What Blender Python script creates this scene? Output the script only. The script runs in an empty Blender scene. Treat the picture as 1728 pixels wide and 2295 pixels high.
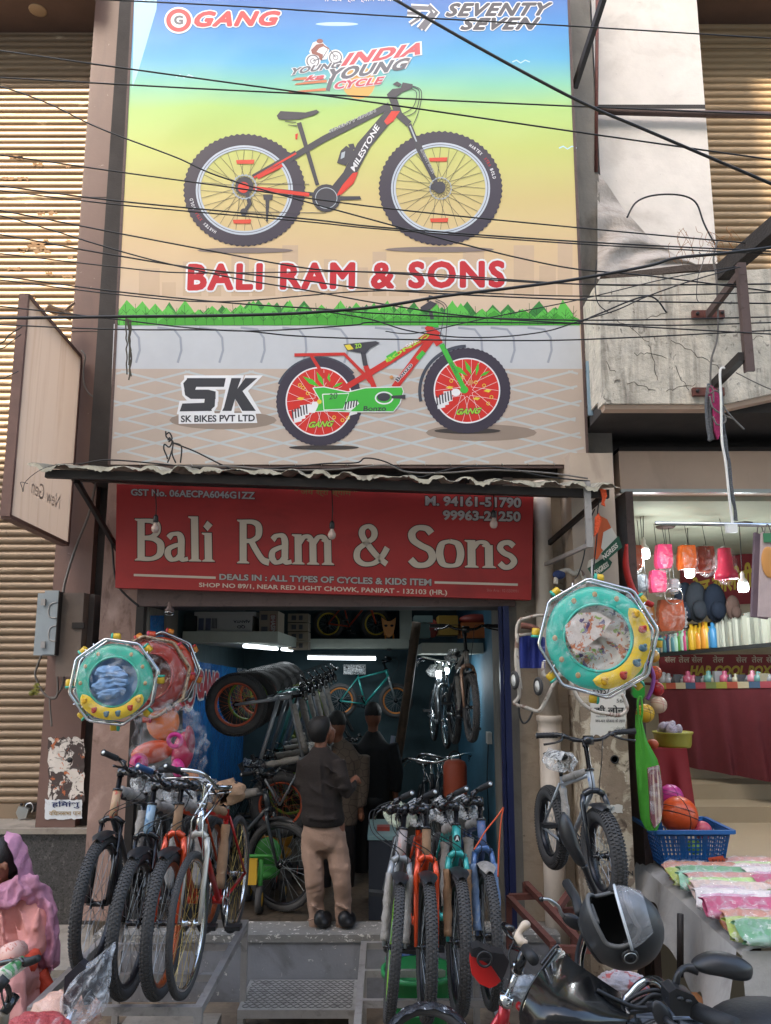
import bpy, math, random
from math import sin, cos, pi, radians, sqrt, atan2
from mathutils import Vector, Matrix
random.seed(7)
S = bpy.context.scene
COL = S.collection
V = Vector
# ---------------------------------------------------------------- camera, sky, sun, exposure
CAM_Z = 2.6
PITCH = math.atan(0.185)
cam = bpy.data.cameras.new('camera'); cam.sensor_fit = 'HORIZONTAL'; cam.sensor_width = 36
cam.lens = 36*1850/1728; cam.clip_start = .05; cam.clip_end = 600
cam_o = bpy.data.objects.new('camera', cam); COL.objects.link(cam_o)
cam_o.location = (0, 0, CAM_Z); cam_o.rotation_euler = (pi/2+PITCH, 0, 0)
S.camera = cam_o
SUN_D = V((.36, 1.0, -.92)).normalized()          # the way the light travels
sun = bpy.data.lights.new('sun', 'SUN'); sun.energy = 3.6; sun.angle = radians(.7); sun.color = (1, .86, .66)
sun_o = bpy.data.objects.new('sun', sun); COL.objects.link(sun_o)
sun_o.rotation_euler = SUN_D.to_track_quat('-Z', 'Y').to_euler(); sun_o.location = (-4, -6, 14)
world = bpy.data.worlds.new('World'); S.world = world; world.use_nodes = True
wn = world.node_tree; wn.nodes.clear()
sky = wn.nodes.new('ShaderNodeTexSky'); sky.sky_type = 'NISHITA'; sky.sun_disc = False
sky.sun_elevation = math.asin(-SUN_D.z); sky.sun_rotation = math.atan2(-SUN_D.x, -SUN_D.y)
sky.air_density = 1.3; sky.dust_density = 4.0; sky.ozone_density = .8
bg = wn.nodes.new('ShaderNodeBackground'); bg.inputs[1].default_value = .15
wo = wn.nodes.new('ShaderNodeOutputWorld')
wn.links.new(sky.outputs[0], bg.inputs[0]); wn.links.new(bg.outputs[0], wo.inputs[0])
S.view_settings.view_transform = 'Standard'; S.view_settings.look = 'None'
S.view_settings.exposure = 2.3; S.view_settings.gamma = 1; S.view_settings.use_curve_mapping = False

# ---------------------------------------------------------------- helpers
FV = 1850/1.0372
CP, SP = cos(PITCH), sin(PITCH)
def P(x, y, Y):
    w = 1106.4-y; fwd = FV*CP-SP*w; up = FV*SP+CP*w
    return V(((x-833)*Y/fwd, Y, CAM_Z+up*Y/fwd))
def PZ(x, y, z):
    w = 1106.4-y; fwd = FV*CP-SP*w; up = FV*SP+CP*w
    return P(x, y, (z-CAM_Z)*fwd/up)
def PX(y, Y): return P(833, y, Y).z
def MPP(y, Y): return Y/(FV*CP-SP*(1106.4-y))      # metres in one unit across
def catmull(pts, k=6, closed=False):
    pts = [V(p) for p in pts]; n = len(pts)
    if n < 3: return pts
    out = []
    rng = range(n) if closed else range(n-1)
    for i in rng:
        if closed: a, b, c_, d = pts[(i-1) % n], pts[i], pts[(i+1) % n], pts[(i+2) % n]
        else: a, b, c_, d = pts[max(i-1, 0)], pts[i], pts[i+1], pts[min(i+2, n-1)]
        for j in range(k):
            t = j/k
            out.append(.5*((2*b)+(-a+c_)*t+(2*a-5*b+4*c_-d)*t*t+(-a+3*b-3*c_+d)*t**3))
    if not closed: out.append(pts[-1])
    return out
def TR(pts, Y, k=6, closed=False):
    o = []
    for p in pts: o.append(P(p[0], p[1], p[2] if len(p) > 2 else Y))
    return catmull(o, k, closed) if k else o
def srgb(h):
    h = h.lstrip('#'); r = []
    for i in (0, 2, 4):
        c_ = int(h[i:i+2], 16)/255
        r.append(c_/12.92 if c_ <= .04045 else ((c_+.055)/1.055)**2.4)
    return tuple(r)
MATS = {}
def mat(name, col, rough=.6, metal=0., var=.12, scale=6, bump=0., bscale=60, layers=(), coat=0., emit=None, es=1., alpha=1., trans=0., world=False, spec=.5):
    """procedural surface: a base colour broken up by noise, then layers (colour, (sx,sy,sz), lo, hi, strength, kind)"""
    if name in MATS: return MATS[name]
    if isinstance(col, str): col = srgb(col)
    m = bpy.data.materials.new(name); m.use_nodes = True; nt = m.node_tree; N = nt.nodes; L = nt.links
    b = N['Principled BSDF']
    b.inputs['Roughness'].default_value = rough; b.inputs['Metallic'].default_value = metal
    b.inputs['Coat Weight'].default_value = coat; b.inputs['Alpha'].default_value = alpha
    b.inputs['Transmission Weight'].default_value = trans; b.inputs['Specular IOR Level'].default_value = spec
    if world: src = N.new('ShaderNodeNewGeometry').outputs['Position']
    else: src = N.new('ShaderNodeTexCoord').outputs['Object']
    def noise(sc, detail=6, kind='noise', dist=0):
        mp = N.new('ShaderNodeMapping'); L.new(src, mp.inputs[0]); mp.inputs['Scale'].default_value = sc
        if kind == 'voronoi':
            t = N.new('ShaderNodeTexVoronoi'); t.feature = 'DISTANCE_TO_EDGE'; t.inputs['Scale'].default_value = 1; L.new(mp.outputs[0], t.inputs['Vector']); return t.outputs['Distance']
        if kind == 'cells':
            t = N.new('ShaderNodeTexVoronoi'); t.inputs['Scale'].default_value = 1; L.new(mp.outputs[0], t.inputs['Vector'])
            s_ = N.new('ShaderNodeSeparateColor'); L.new(t.outputs['Color'], s_.inputs[0]); return s_.outputs[0]
        t = N.new('ShaderNodeTexNoise'); t.inputs['Scale'].default_value = 1; t.inputs['Detail'].default_value = detail; t.inputs['Roughness'].default_value = .62
        t.inputs['Distortion'].default_value = dist
        L.new(mp.outputs[0], t.inputs['Vector']); return t.outputs['Fac']
    def ramp(f, lo, hi, a=0., b_=1.):
        r = N.new('ShaderNodeMapRange'); r.inputs[1].default_value = lo; r.inputs[2].default_value = hi; r.inputs[3].default_value = a; r.inputs[4].default_value = b_
        L.new(f, r.inputs[0]); return r.outputs[0]
    def mix(f, a, b_):
        x = N.new('ShaderNodeMix'); x.data_type = 'RGBA'; L.new(f, x.inputs[0])
        for k, s_ in ((6, a), (7, b_)):
            if isinstance(s_, tuple): x.inputs[k].default_value = (*s_[:3], 1)
            else: L.new(s_, x.inputs[k])
        return x.outputs[2]
    cur = tuple(col[:3])
    if var > 0:
        f = ramp(noise((scale,)*3), .3, .7)
        cur = mix(f, tuple(c_*(1-var) for c_ in col[:3]), tuple(min(1, c_*(1+var)) for c_ in col[:3]))
    for (lc, sc, lo, hi, st, kd) in layers:
        if isinstance(lc, str): lc = srgb(lc)
        if not isinstance(sc, tuple): sc = (sc,)*3
        cur = mix(ramp(noise(sc, 8, kd, .6 if kd == 'noise' else 0), lo, hi, 0, st), cur, tuple(lc))
    if isinstance(cur, tuple): b.inputs['Base Color'].default_value = (*cur, 1)
    else: L.new(cur, b.inputs['Base Color'])
    if bump:
        bn = N.new('ShaderNodeBump'); bn.inputs['Strength'].default_value = 1; bn.inputs['Distance'].default_value = bump
        L.new(noise((bscale,)*3, 5), bn.inputs['Height']); L.new(bn.outputs[0], b.inputs['Normal'])
    if emit:
        if isinstance(emit, str): emit = srgb(emit)
        b.inputs['Emission Color'].default_value = (*emit, 1); b.inputs['Emission Strength'].default_value = es
    MATS[name] = m; return m
def film(name, tint=(.9, .92, .95), lo=.05, hi=.45, scale=18, rough=.12):
    """thin crinkled clear plastic"""
    if name in MATS: return MATS[name]
    m = bpy.data.materials.new(name); m.use_nodes = True; nt = m.node_tree; N = nt.nodes; L = nt.links; N.clear()
    out = N.new('ShaderNodeOutputMaterial'); mx = N.new('ShaderNodeMixShader'); tr = N.new('ShaderNodeBsdfTransparent')
    pr = N.new('ShaderNodeBsdfPrincipled'); pr.inputs['Base Color'].default_value = (*tint, 1); pr.inputs['Roughness'].default_value = rough; pr.inputs['Specular IOR Level'].default_value = .9
    tc = N.new('ShaderNodeTexCoord'); n = N.new('ShaderNodeTexNoise'); n.inputs['Scale'].default_value = scale; n.inputs['Detail'].default_value = 7; n.inputs['Distortion'].default_value = 1.5
    L.new(tc.outputs['Object'], n.inputs['Vector'])
    r = N.new('ShaderNodeMapRange'); r.inputs[1].default_value = .42; r.inputs[2].default_value = .68; r.inputs[3].default_value = lo; r.inputs[4].default_value = hi
    L.new(n.outputs['Fac'], r.inputs[0]); L.new(r.outputs[0], mx.inputs[0])
    bn = N.new('ShaderNodeBump'); bn.inputs['Distance'].default_value = .03; L.new(n.outputs['Fac'], bn.inputs['Height']); L.new(bn.outputs[0], pr.inputs['Normal'])
    L.new(tr.outputs[0], mx.inputs[1]); L.new(pr.outputs[0], mx.inputs[2]); L.new(mx.outputs[0], out.inputs[0])
    MATS[name] = m; return m
def flat(name, col, rough=.55, **k): return mat(name, col, rough, var=k.pop('var', .05), scale=3, **k)

MW = {}
def basis(d, up=V((0, 0, 1))):
    d = d.normalized()
    if abs(d.dot(up)) > .98: up = V((0, 1, 0)) if abs(d.y) < .9 else V((1, 0, 0))
    x = d.cross(up).normalized(); return x, x.cross(d).normalized()*1, d
class MB:
    def __init__(s): s.v = []; s.f = []; s.sm = []
    def add(s, vs, fs, smooth=False):
        n = len(s.v); s.v += [V(a) for a in vs]; s.f += [tuple(n+i for i in f) for f in fs]; s.sm += [smooth]*len(fs); return s
    def box(s, a, b):
        x0, x1 = sorted((a[0], b[0])); y0, y1 = sorted((a[1], b[1])); z0, z1 = sorted((a[2], b[2]))
        return s.add([(x0, y0, z0), (x1, y0, z0), (x1, y1, z0), (x0, y1, z0), (x0, y0, z1), (x1, y0, z1), (x1, y1, z1), (x0, y1, z1)],
                     [(0, 3, 2, 1), (4, 5, 6, 7), (0, 1, 5, 4), (1, 2, 6, 5), (2, 3, 7, 6), (3, 0, 4, 7)])
    def bar(s, p, q, w, h=None, up=V((0, 0, 1))):
        p, q = V(p), V(q); h = h or w; x, y, d = basis(q-p, up); vs = []
        for c_ in (p, q):
            for a, b in ((-1, -1), (1, -1), (1, 1), (-1, 1)): vs.append(c_+x*a*w/2+y*b*h/2)
        return s.add(vs, [(0, 1, 2, 3), (7, 6, 5, 4), (0, 4, 5, 1), (1, 5, 6, 2), (2, 6, 7, 3), (3, 7, 4, 0)])
    def tube(s, pts, r, n=8, closed=False, caps=True, flat_=1., up=V((0, 0, 1))):
        pts = [V(p) for p in pts]; m = len(pts)
        rr = r if isinstance(r, (list, tuple)) else [r]*m
        if len(rr) != m:
            a = rr; rr = []
            for i in range(m):
                t = i/(m-1)*(len(a)-1); j = min(int(t), len(a)-2); rr.append(a[j]+(a[j+1]-a[j])*(t-j))
        vs = []; px = None
        for i in range(m):
            if closed: d = pts[(i+1) % m]-pts[i-1]
            else: d = pts[min(i+1, m-1)]-pts[max(i-1, 0)]
            if d.length < 1e-9: d = V((0, 0, 1))
            d.normalize()
            if px is None: x, y, _ = basis(d, up)
            else:
                x = px-d*px.dot(d)
                if x.length < 1e-6: x = basis(d, up)[0]
                x.normalize(); y = x.cross(d)
            px = x
            for k in range(n):
                a = 2*pi*k/n; vs.append(pts[i]+x*cos(a)*rr[i]+y*sin(a)*rr[i]*flat_)
        fs = []
        for i in range(m if closed else m-1):
            j = (i+1) % m
            for k in range(n): fs.append((i*n+k, i*n+(k+1) % n, j*n+(k+1) % n, j*n+k))
        if caps and not closed: fs += [tuple(range(n))[::-1], tuple((m-1)*n+k for k in range(n))]
        return s.add(vs, fs, True)
    def lathe(s, prof, c=(0, 0, 0), ax=V((0, 0, 1)), n=20, smooth=True, caps=True):
        c = V(c); x, y, d = basis(V(ax)); vs = []
        for r, h in prof:
            for k in range(n):
                a = 2*pi*k/n; vs.append(c+x*cos(a)*r+y*sin(a)*r+d*h)
        fs = []
        for i in range(len(prof)-1):
            for k in range(n): fs.append((i*n+k, i*n+(k+1) % n, (i+1)*n+(k+1) % n, (i+1)*n+k))
        if caps:
            if prof[0][0] > 1e-4: fs.append(tuple(range(n))[::-1])
            if prof[-1][0] > 1e-4: fs.append(tuple((len(prof)-1)*n+k for k in range(n)))
        return s.add(vs, fs, smooth)
    def ell(s, c, r, M=None, n=14, m=9):
        if not isinstance(r, (tuple, list)): r = (r,)*3
        c = V(c); M = M or Matrix.Identity(3); vs = []
        for i in range(m+1):
            t = pi*i/m
            for k in range(n):
                a = 2*pi*k/n; vs.append(c+M @ V((r[0]*sin(t)*cos(a), r[1]*sin(t)*sin(a), r[2]*cos(t))))
        fs = []
        for i in range(m):
            for k in range(n):
                q = (i*n+k, (i+1)*n+k, (i+1)*n+(k+1) % n, i*n+(k+1) % n)
                if i == 0: q = (q[0], q[1], q[2])
                elif i == m-1: q = (q[0], q[1], q[3])
                fs.append(q)
        return s.add(vs, fs, True)
    def torus(s, c, R, r, ax=V((0, 0, 1)), n=32, k=8, sy=1.):
        x, y, d = basis(V(ax)); c = V(c)
        return s.tube([c+x*cos(2*pi*i/n)*R+y*sin(2*pi*i/n)*R*sy for i in range(n)], r, k, True)
    def poly(s, pts): return s.add(pts, [tuple(range(len(pts)))])
    def prism(s, pts, d, smooth=False):
        n = len(pts); pts = [V(p) for p in pts]; d = V(d)
        return s.add(pts+[p+d for p in pts], [tuple(range(n))[::-1], tuple(range(n, 2*n))]+[(i, (i+1) % n, n+(i+1) % n, n+i) for i in range(n)], smooth)
    def grid(s, fn, nu, nv, smooth=True, thick=0):
        vs = [fn(i/nu, j/nv) for j in range(nv+1) for i in range(nu+1)]
        fs = [(j*(nu+1)+i, j*(nu+1)+i+1, (j+1)*(nu+1)+i+1, (j+1)*(nu+1)+i) for j in range(nv) for i in range(nu)]
        return s.add(vs, fs, smooth)
    def mesh(s, name, inv=None):
        me = bpy.data.meshes.new(name)
        me.from_pydata([(inv @ v_) if inv else v_ for v_ in s.v], [], s.f)
        me.polygons.foreach_set('use_smooth', s.sm); me.update(); return me
    def build(s, name, m, parent=None, local=False, kind=None, label=None):
        inv = None; mw = Matrix.Identity(4)
        if parent is not None:
            mw = MW[parent.name]
            if not local: inv = mw.inverted()
        o = bpy.data.objects.new(name, s.mesh(name, inv)); COL.objects.link(o)
        if m: o.data.materials.append(m)
        if parent is not None: o.parent = parent
        MW[o.name] = mw
        if kind: o['kind'] = kind
        if label: o['label'] = label
        return o
def tag(o, label=None, cat=None, group=None, kind=None):
    if label: o['label'] = label
    if cat: o['category'] = cat
    if group: o['group'] = group
    if kind: o['kind'] = kind
    return o
def thing(name, label, cat, loc=(0, 0, 0), M=None, group=None, kind=None):
    o = bpy.data.objects.new(name, None); COL.objects.link(o); o.empty_display_size = .1
    mw = Matrix.Translation(V(loc)) @ (M.to_4x4() if M else Matrix.Identity(4))
    o.matrix_world = mw; MW[o.name] = mw.copy()
    return tag(o, label, cat, group, kind)
def solo(mb, name, m, label, cat, group=None, kind=None):
    n = len(mb.v); base = V((sum(v_.x for v_ in mb.v)/n, sum(v_.y for v_ in mb.v)/n, min(v_.z for v_ in mb.v)))
    mw = Matrix.Translation(base); o = bpy.data.objects.new(name, mb.mesh(name, mw.inverted())); COL.objects.link(o)
    if m: o.data.materials.append(m)
    o.location = base; MW[o.name] = mw
    return tag(o, label, cat, group, kind)
def struct(mb, name, m): return solo(mb, name, m, None, None, None, 'structure')
def part_copy(o, parent, loc=None):
    c_ = o.copy(); COL.objects.link(c_); c_.parent = parent; MW[c_.name] = MW.get(parent.name, Matrix.Identity(4))
    if loc is not None: c_.location = loc
    return c_
def copy_tree(o, parent=None, loc=None, label=None):
    c_ = o.copy(); COL.objects.link(c_); c_.parent = parent
    MW[c_.name] = MW.get(o.name, Matrix.Identity(4))
    if loc is not None: c_.location = loc; MW[c_.name] = Matrix.Translation(V(loc))
    if label: c_['label'] = label
    for ch in list(o.children): copy_tree(ch, c_)
    return c_
def fused(mb, voxel=.016, it=4, fac=.6, disp=None):
    """one continuous skin out of overlapping limbs"""
    t = MB(); t.v = mb.v; t.f = mb.f; t.sm = mb.sm
    o = bpy.data.objects.new('tmp', t.mesh('tmp')); COL.objects.link(o)
    r = o.modifiers.new('r', 'REMESH'); r.mode = 'VOXEL'; r.voxel_size = voxel; r.use_smooth_shade = True
    if it: sm = o.modifiers.new('s', 'SMOOTH'); sm.iterations = it; sm.factor = fac
    dg = bpy.context.evaluated_depsgraph_get(); me = o.evaluated_get(dg).to_mesh()
    out = MB(); out.v = [v_.co.copy() for v_ in me.vertices]; out.f = [tuple(p.vertices) for p in me.polygons]; out.sm = [True]*len(out.f)
    if disp:      # cloth folds: ridged noise stretched along one direction
        from mathutils import noise as nz
        amp, (sx, sy, sz) = disp; nn = [n_.vector.copy() for n_ in me.vertex_normals]
        for i, c_ in enumerate([v_.copy() for v_ in out.v]):
            p = V((c_.x*sx, c_.y*sy, c_.z*sz)); q = V((c_.x*sx*.4+7, c_.y*sy*.4, c_.z*sz*.9))
            r = (1-abs(nz.noise(p))*2.4)*.6+(1-abs(nz.noise(q*2.1+V((0, 3, 0))))*2.2)*.4
            out.v[i] = c_+nn[i]*amp*(r-.45)
    bpy.data.objects.remove(o); return out

# ---------------------------------------------------------------- lettering
TXT = {}; YB_PRINT = 6.4
def glyphs(s, off=0., shear=0., space=1.):
    key = (s, off, shear, space)
    if key in TXT: return TXT[key]
    c_ = bpy.data.curves.new('t', 'FONT'); c_.body = s; c_.offset = off; c_.shear = shear; c_.space_character = space; c_.resolution_u = 3
    o = bpy.data.objects.new('t', c_); COL.objects.link(o)
    dg = bpy.context.evaluated_depsgraph_get(); dg.update()
    me = o.evaluated_get(dg).to_mesh()
    vs = [(v_.co.x, v_.co.y) for v_ in me.vertices]; fs = [tuple(p.vertices) for p in me.polygons]
    par = list(range(len(vs)))
    def find(a):
        while par[a] != a: par[a] = par[par[a]]; a = par[a]
        return a
    for f in fs:
        for i in f[1:]: par[find(i)] = find(f[0])
    ids = {}; lay = []
    for i in range(len(vs)): lay.append(ids.setdefault(find(i), len(ids)))
    bpy.data.objects.remove(o); bpy.data.curves.remove(c_)
    TXT[key] = (vs, fs, lay); return TXT[key]
def quad(x0, y0, x1, y1, Y): return [P(x0, y0, Y), P(x1, y0, Y), P(x1, y1, Y), P(x0, y1, Y)]
def quad4(pts, Y): return [P(a, b, Y) for a, b in pts]
def lettering(s, q, m, parent=None, off=.0, shear=0., space=1., out=None, outm=None, lift=.0015, name='lettering', label=None, ofit=None, smear=None):
    """text fitted in the world quad q = TL, TR, BR, BL, lifted towards its front"""
    base = glyphs(s, off if ofit is None else ofit, shear, space)
    xs = [a[0] for a in base[0]]; ys = [a[1] for a in base[0]]
    x0, x1, y0, y1 = min(xs), max(xs), min(ys), max(ys)
    nrm = (q[1]-q[0]).cross(q[0]-q[3]).normalized(); res = None
    jobs = [(off, m, lift+.0008)]
    if out: jobs.insert(0, (off+out, outm, lift))
    if smear: jobs = [(off, outm, lift), (off, m, lift+.0012)]
    for ji, (of, mm, li) in enumerate(jobs):
      b = MB(); shifts = [(0, 0)]
      if smear:
        r_ = smear[1 if ji == 0 else 0]; shifts = [(r_*cos(2*pi*k/12), r_*sin(2*pi*k/12)) for k in range(12)]+([(r_*.5*cos(2*pi*k/6), r_*.5*sin(2*pi*k/6)) for k in range(6)] if ji == 0 else [])
      ex, ey = (q[1]-q[0]).normalized(), (q[0]-q[3]).normalized()
      for k_, (sx_, sy_) in enumerate(shifts):
        vs, fs, lay = glyphs(s, of, shear, space); o_ = []
        for (a, c_), l_ in zip(vs, lay):
            u = (a-x0)/(x1-x0); w = (c_-y0)/(y1-y0)
            p = q[3]*(1-u)*(1-w)+q[2]*u*(1-w)+q[1]*u*w+q[0]*(1-u)*w
            o_.append(p+ex*sx_+ey*sy_+nrm*(k_*.000008+(li*.2 if abs(q[0].y-YB_PRINT) < .001 else li)+(l_ % 8)*.00001))
        b.add(o_, fs)
      if parent is None: res = b; return res
      res = b.build(name, mm, parent, label=label)
    return res
LIFT = [0]
def decal(pts, Y, m, parent, name='print', lift=None, holes=None):
    """flat printed shape on the plane Y"""
    LIFT[0] += 1; l_ = (.001+.0001*(LIFT[0] % 40)) if lift is None else lift
    return MB().poly([P(a, b, Y-l_) for a, b in pts][::-1]).build(name, m, parent)
def circ(cx, cy, rx, ry, n=40, a0=0, a1=2*pi): return [(cx+rx*cos(a0+(a1-a0)*i/n), cy+ry*sin(a0+(a1-a0)*i/n)) for i in range(n+(0 if abs(a1-a0-2*pi) < 1e-6 else 1))]
class PR:
    """collects flat print of one colour, each piece a hair above the last"""
    def __init__(s, Y, lift=.002): s.b = MB(); s.Y = Y; s.l = lift; s.i = 0
    def _y(s): s.i += 1; return s.Y-s.l*.2-.000003*(s.i % 60)
    def poly(s, pts): y = s._y(); s.b.poly([P(a, b, y) for a, b in pts]); return s
    def ring(s, cx, cy, rx, ry, tx, ty=None, n=64, knob=0):
        y = s._y(); ty = ty or tx; vs = []
        for i in range(n):
            a = 2*pi*i/n; k = knob*(1 if i % 2 else -1)
            vs.append(P(cx+(rx+k)*cos(a), cy+(ry+k)*sin(a), y)); vs.append(P(cx+(rx-tx)*cos(a), cy+(ry-ty)*sin(a), y))
        s.b.add(vs, [(2*i, 2*i+1, (2*i+3) % (2*n), (2*i+2) % (2*n)) for i in range(n)]); return s
    def line(s, pts, w, w2=None):
        y = s._y(); n = len(pts); vs = []
        for i, (a, b) in enumerate(pts):
            p = pts[max(0, i-1)]; q = pts[min(n-1, i+1)]; dx, dy = q[0]-p[0], q[1]-p[1]; l_ = sqrt(dx*dx+dy*dy) or 1
            ww = (w if w2 is None else w+(w2-w)*i/(n-1))/2
            vs += [P(a-dy/l_*ww, b+dx/l_*ww, y), P(a+dy/l_*ww, b-dx/l_*ww, y)]
        s.b.add(vs, [(2*i, 2*i+1, 2*i+3, 2*i+2) for i in range(n-1)]); return s
    def dot(s, cx, cy, rx, ry=None, n=20): return s.poly(circ(cx, cy, rx, ry or rx, n))
    def done(s, name, m, parent):
        return s.b.build(name, m, parent)
# ---------------------------------------------------------------- materials
DIRT = srgb('#3a332c')
M = {}
M['asphalt'] = mat('asphalt', '#8a8175', .9, var=.25, scale=3, bump=.004, bscale=90, world=True, layers=[('#8a7f70', 2, .5, .7, .5, 'noise')])
M['slat'] = mat('shutter_paint', '#867460', .5, .25, var=.10, scale=2, world=True, bump=.0015, bscale=40, layers=[('#7a6246', (3, 3, 26), .60, .68, .7, 'noise'), ('#5b4a3a', (9, 9, 9), .66, .72, .8, 'noise'), ('#e2d3b8', (2.5, 2, 12), .62, .7, .5, 'noise')])
M['slat_r'] = mat('shutter_paint_right', '#9f886a', .5, .2, var=.08, scale=2, world=True, layers=[('#7a5f3d', (3, 3, 20), .62, .72, .5, 'noise')])
M['pilaster'] = mat('pilaster_cladding', '#6d544c', .45, var=.07, scale=3, world=True, bump=.001, bscale=30, layers=[('#5f4c47', (7, 7, 1.2), .55, .72, .5, 'noise'), ('#a58f86', (14, 14, 14), .68, .72, .6, 'noise')])
M['pink_wall'] = mat('pink_wall', '#957b71', .85, world=True, var=.12, scale=5, bump=.004, bscale=30, layers=[('#6e564c', (9, 9, 3), .56, .66, .7, 'noise'), ('#c0a59a', 3, .55, .7, .6, 'noise'), ('#5a2c22', (20, 20, 9), .69, .72, .8, 'noise')])
M['cream_wall'] = mat('cream_wall', '#a79988', .85, world=True, var=.1, scale=4, bump=.004, bscale=26, layers=[('#776a5d', (3, 3, 9), .54, .7, .55, 'noise'), ('#55493f', (14, 14, 14), .66, .71, .8, 'noise')])
M['white_wall'] = mat('whitewashed_plaster', '#dad3cb', .85, world=True, var=.08, scale=3, bump=.002, bscale=30, layers=[('#a0958b', (2.2, 2, 2.6), .5, .78, .45, 'noise'), ('#6d635b', (30, 30, 30), .70, .73, .6, 'noise')])
M['grey_wall'] = mat('grey_plaster', '#77736c', .9, world=True, var=.12, scale=4, bump=.003, bscale=30, layers=[('#4c4843', (4, 4, 2), .52, .72, .7, 'noise')])
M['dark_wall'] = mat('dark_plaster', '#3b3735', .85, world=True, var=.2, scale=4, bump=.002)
M['parapet'] = mat('weathered_concrete', '#c6beaf', .93, world=True, var=.22, scale=7, bump=.012, bscale=22, layers=[('#5e574e', (9, 9, 1.1), .50, .72, .85, 'noise'), ('#cfc8ba', (5, 5, 5), .54, .70, .7, 'noise'), ('#3b352f', (16, 16, 12), .60, .68, .75, 'noise'), ('#8a6748', (10, 10, .8), .62, .70, .55, 'noise')])
M['granite'] = mat('dark_granite', '#454342', .3, world=True, var=.25, scale=30, layers=[('#6b6866', (38, 38, 38), .54, .66, .7, 'noise'), ('#15140f', (60, 60, 60), .5, .6, .7, 'noise')])
M['slab'] = mat('stone_slab', '#8b8378', .8, world=True, var=.15, scale=6, bump=.003, layers=[('#5d554b', 7, .52, .7, .7, 'noise')])
M['brown_box'] = mat('brown_fascia', '#cbb09c', .6, world=True, var=.08, scale=2, layers=[('#9c8271', (3, 3, 1), .55, .75, .5, 'noise')])
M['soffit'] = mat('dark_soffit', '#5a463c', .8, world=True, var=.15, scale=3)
M['rust'] = mat('rusty_red_steel', '#6a3f36', .7, .2, world=True, var=.15, scale=12, layers=[('#4a2c26', 20, .55, .68, .7, 'noise')])
M['rustbrown'] = mat('brown_painted_steel', '#5b4a46', .65, .2, var=.12, scale=10, layers=[('#40302c', 20, .55, .68, .7, 'noise')])
M['dark_steel'] = mat('dark_steel', '#2b2624', .6, .3, var=.2, scale=10)
M['grey_steel'] = mat('grey_painted_steel', '#9a9693', .5, .3, var=.1, scale=14, bump=.0008, layers=[('#5e5a57', 12, .55, .7, .6, 'noise'), ('#c3bfba', 40, .68, .72, .7, 'noise')])
M['step_steel'] = mat('chequer_plate_steel', '#a19f9b', .5, .15, var=.14, scale=8, world=True, layers=[('#454340', 9, .52, .7, .6, 'noise')])
M['riser'] = mat('grey_painted_riser', '#808186', .7, world=True, var=.1, scale=4, bump=.002, layers=[('#d8d4cc', (20, 20, 20), .64, .66, .9, 'noise'), ('#45413e', (3, 3, 3), .48, .7, .65, 'noise')])
M['chrome'] = flat('chrome', '#cfd2d4', .12, metal=1.)
M['alu'] = flat('brushed_aluminium', '#b8bab8', .3, metal=.9)
M['black_metal'] = flat('black_gloss_paint', '#151518', .22, metal=.2, coat=.4)
M['black_matt'] = flat('matt_black', '#1b1b1c', .6)
M['plastic_black'] = mat('black_plastic', '#1d1d1f', .42, var=.15, scale=12, bump=.0004, bscale=200)
M['rubber'] = mat('tyre_rubber', '#3a3939', .75, var=.18, scale=14, layers=[('#4a4845', 30, .58, .72, .5, 'noise')])
M['rubber_lt'] = mat('dusty_tyre_rubber', '#3a3b3e', .8, var=.18, scale=14, layers=[('#5f6064', 26, .55, .7, .5, 'noise')])
M['white'] = flat('white_paint', '#d9d6cf', .6)
M['wpl'] = flat('white_plastic', '#dcdcd8', .35)
M['rustpipe'] = mat('rusty_white_tube', '#b5ada2', .5, .2, var=.1, scale=10, layers=[('#6b4535', 14, .54, .62, .85, 'noise')])
M['cable'] = flat('black_cable', '#17181a', .55)
M['cable_g'] = flat('grey_cable', '#66615c', .6)
M['floor_in'] = mat('patterned_floor_tile', '#4c4237', .55, world=True, var=.1, scale=8, layers=[('#30291f', (9, 9, 9), .10, .02, .7, 'voronoi')])
M['blue_in'] = mat('blue_shop_wall', '#2c5d74', .7, world=True, var=.12, scale=3, layers=[('#1c5468', 3, .5, .7, .5, 'noise')])
M['teal_in'] = mat('teal_shop_wall', '#33474c', .8, world=True, var=.12, scale=3, layers=[('#1d2c30', (4, 4, 1.5), .5, .7, .6, 'noise')])
M['ceil_in'] = mat('shop_ceiling', '#a9b0a6', .85, world=True, var=.06)
M['navy'] = mat('navy_door_frame', '#151d42', .4, .2, world=True, var=.1, scale=5, layers=[('#8d93b0', 60, .72, .74, .6, 'noise')])
M['concrete_shelf'] = mat('painted_concrete_shelf', '#b4b9ac', .8, world=True, var=.08, scale=8, bump=.003)
M['rshop_wall'] = mat('cream_shop_wall', '#b9ad98', .8, world=True, var=.08)
M['rshop_floor'] = mat('beige_floor_tiles', '#a08f77', .55, world=True, var=.06, scale=2)
M['maroon'] = mat('maroon_cloth', '#5e1d26', .85, var=.1, scale=10)
M['opposite'] = mat('opposite_facade', '#cfc3b2', .85, world=True, var=.1, scale=1)
TUBE = mat('lit_tube', '#ffffff', .5, var=0, emit='#eaf6ff', es=1.2)
BULB = mat('lit_bulb', '#ffffff', .5, var=0, emit='#eef8ff', es=2.5)

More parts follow.
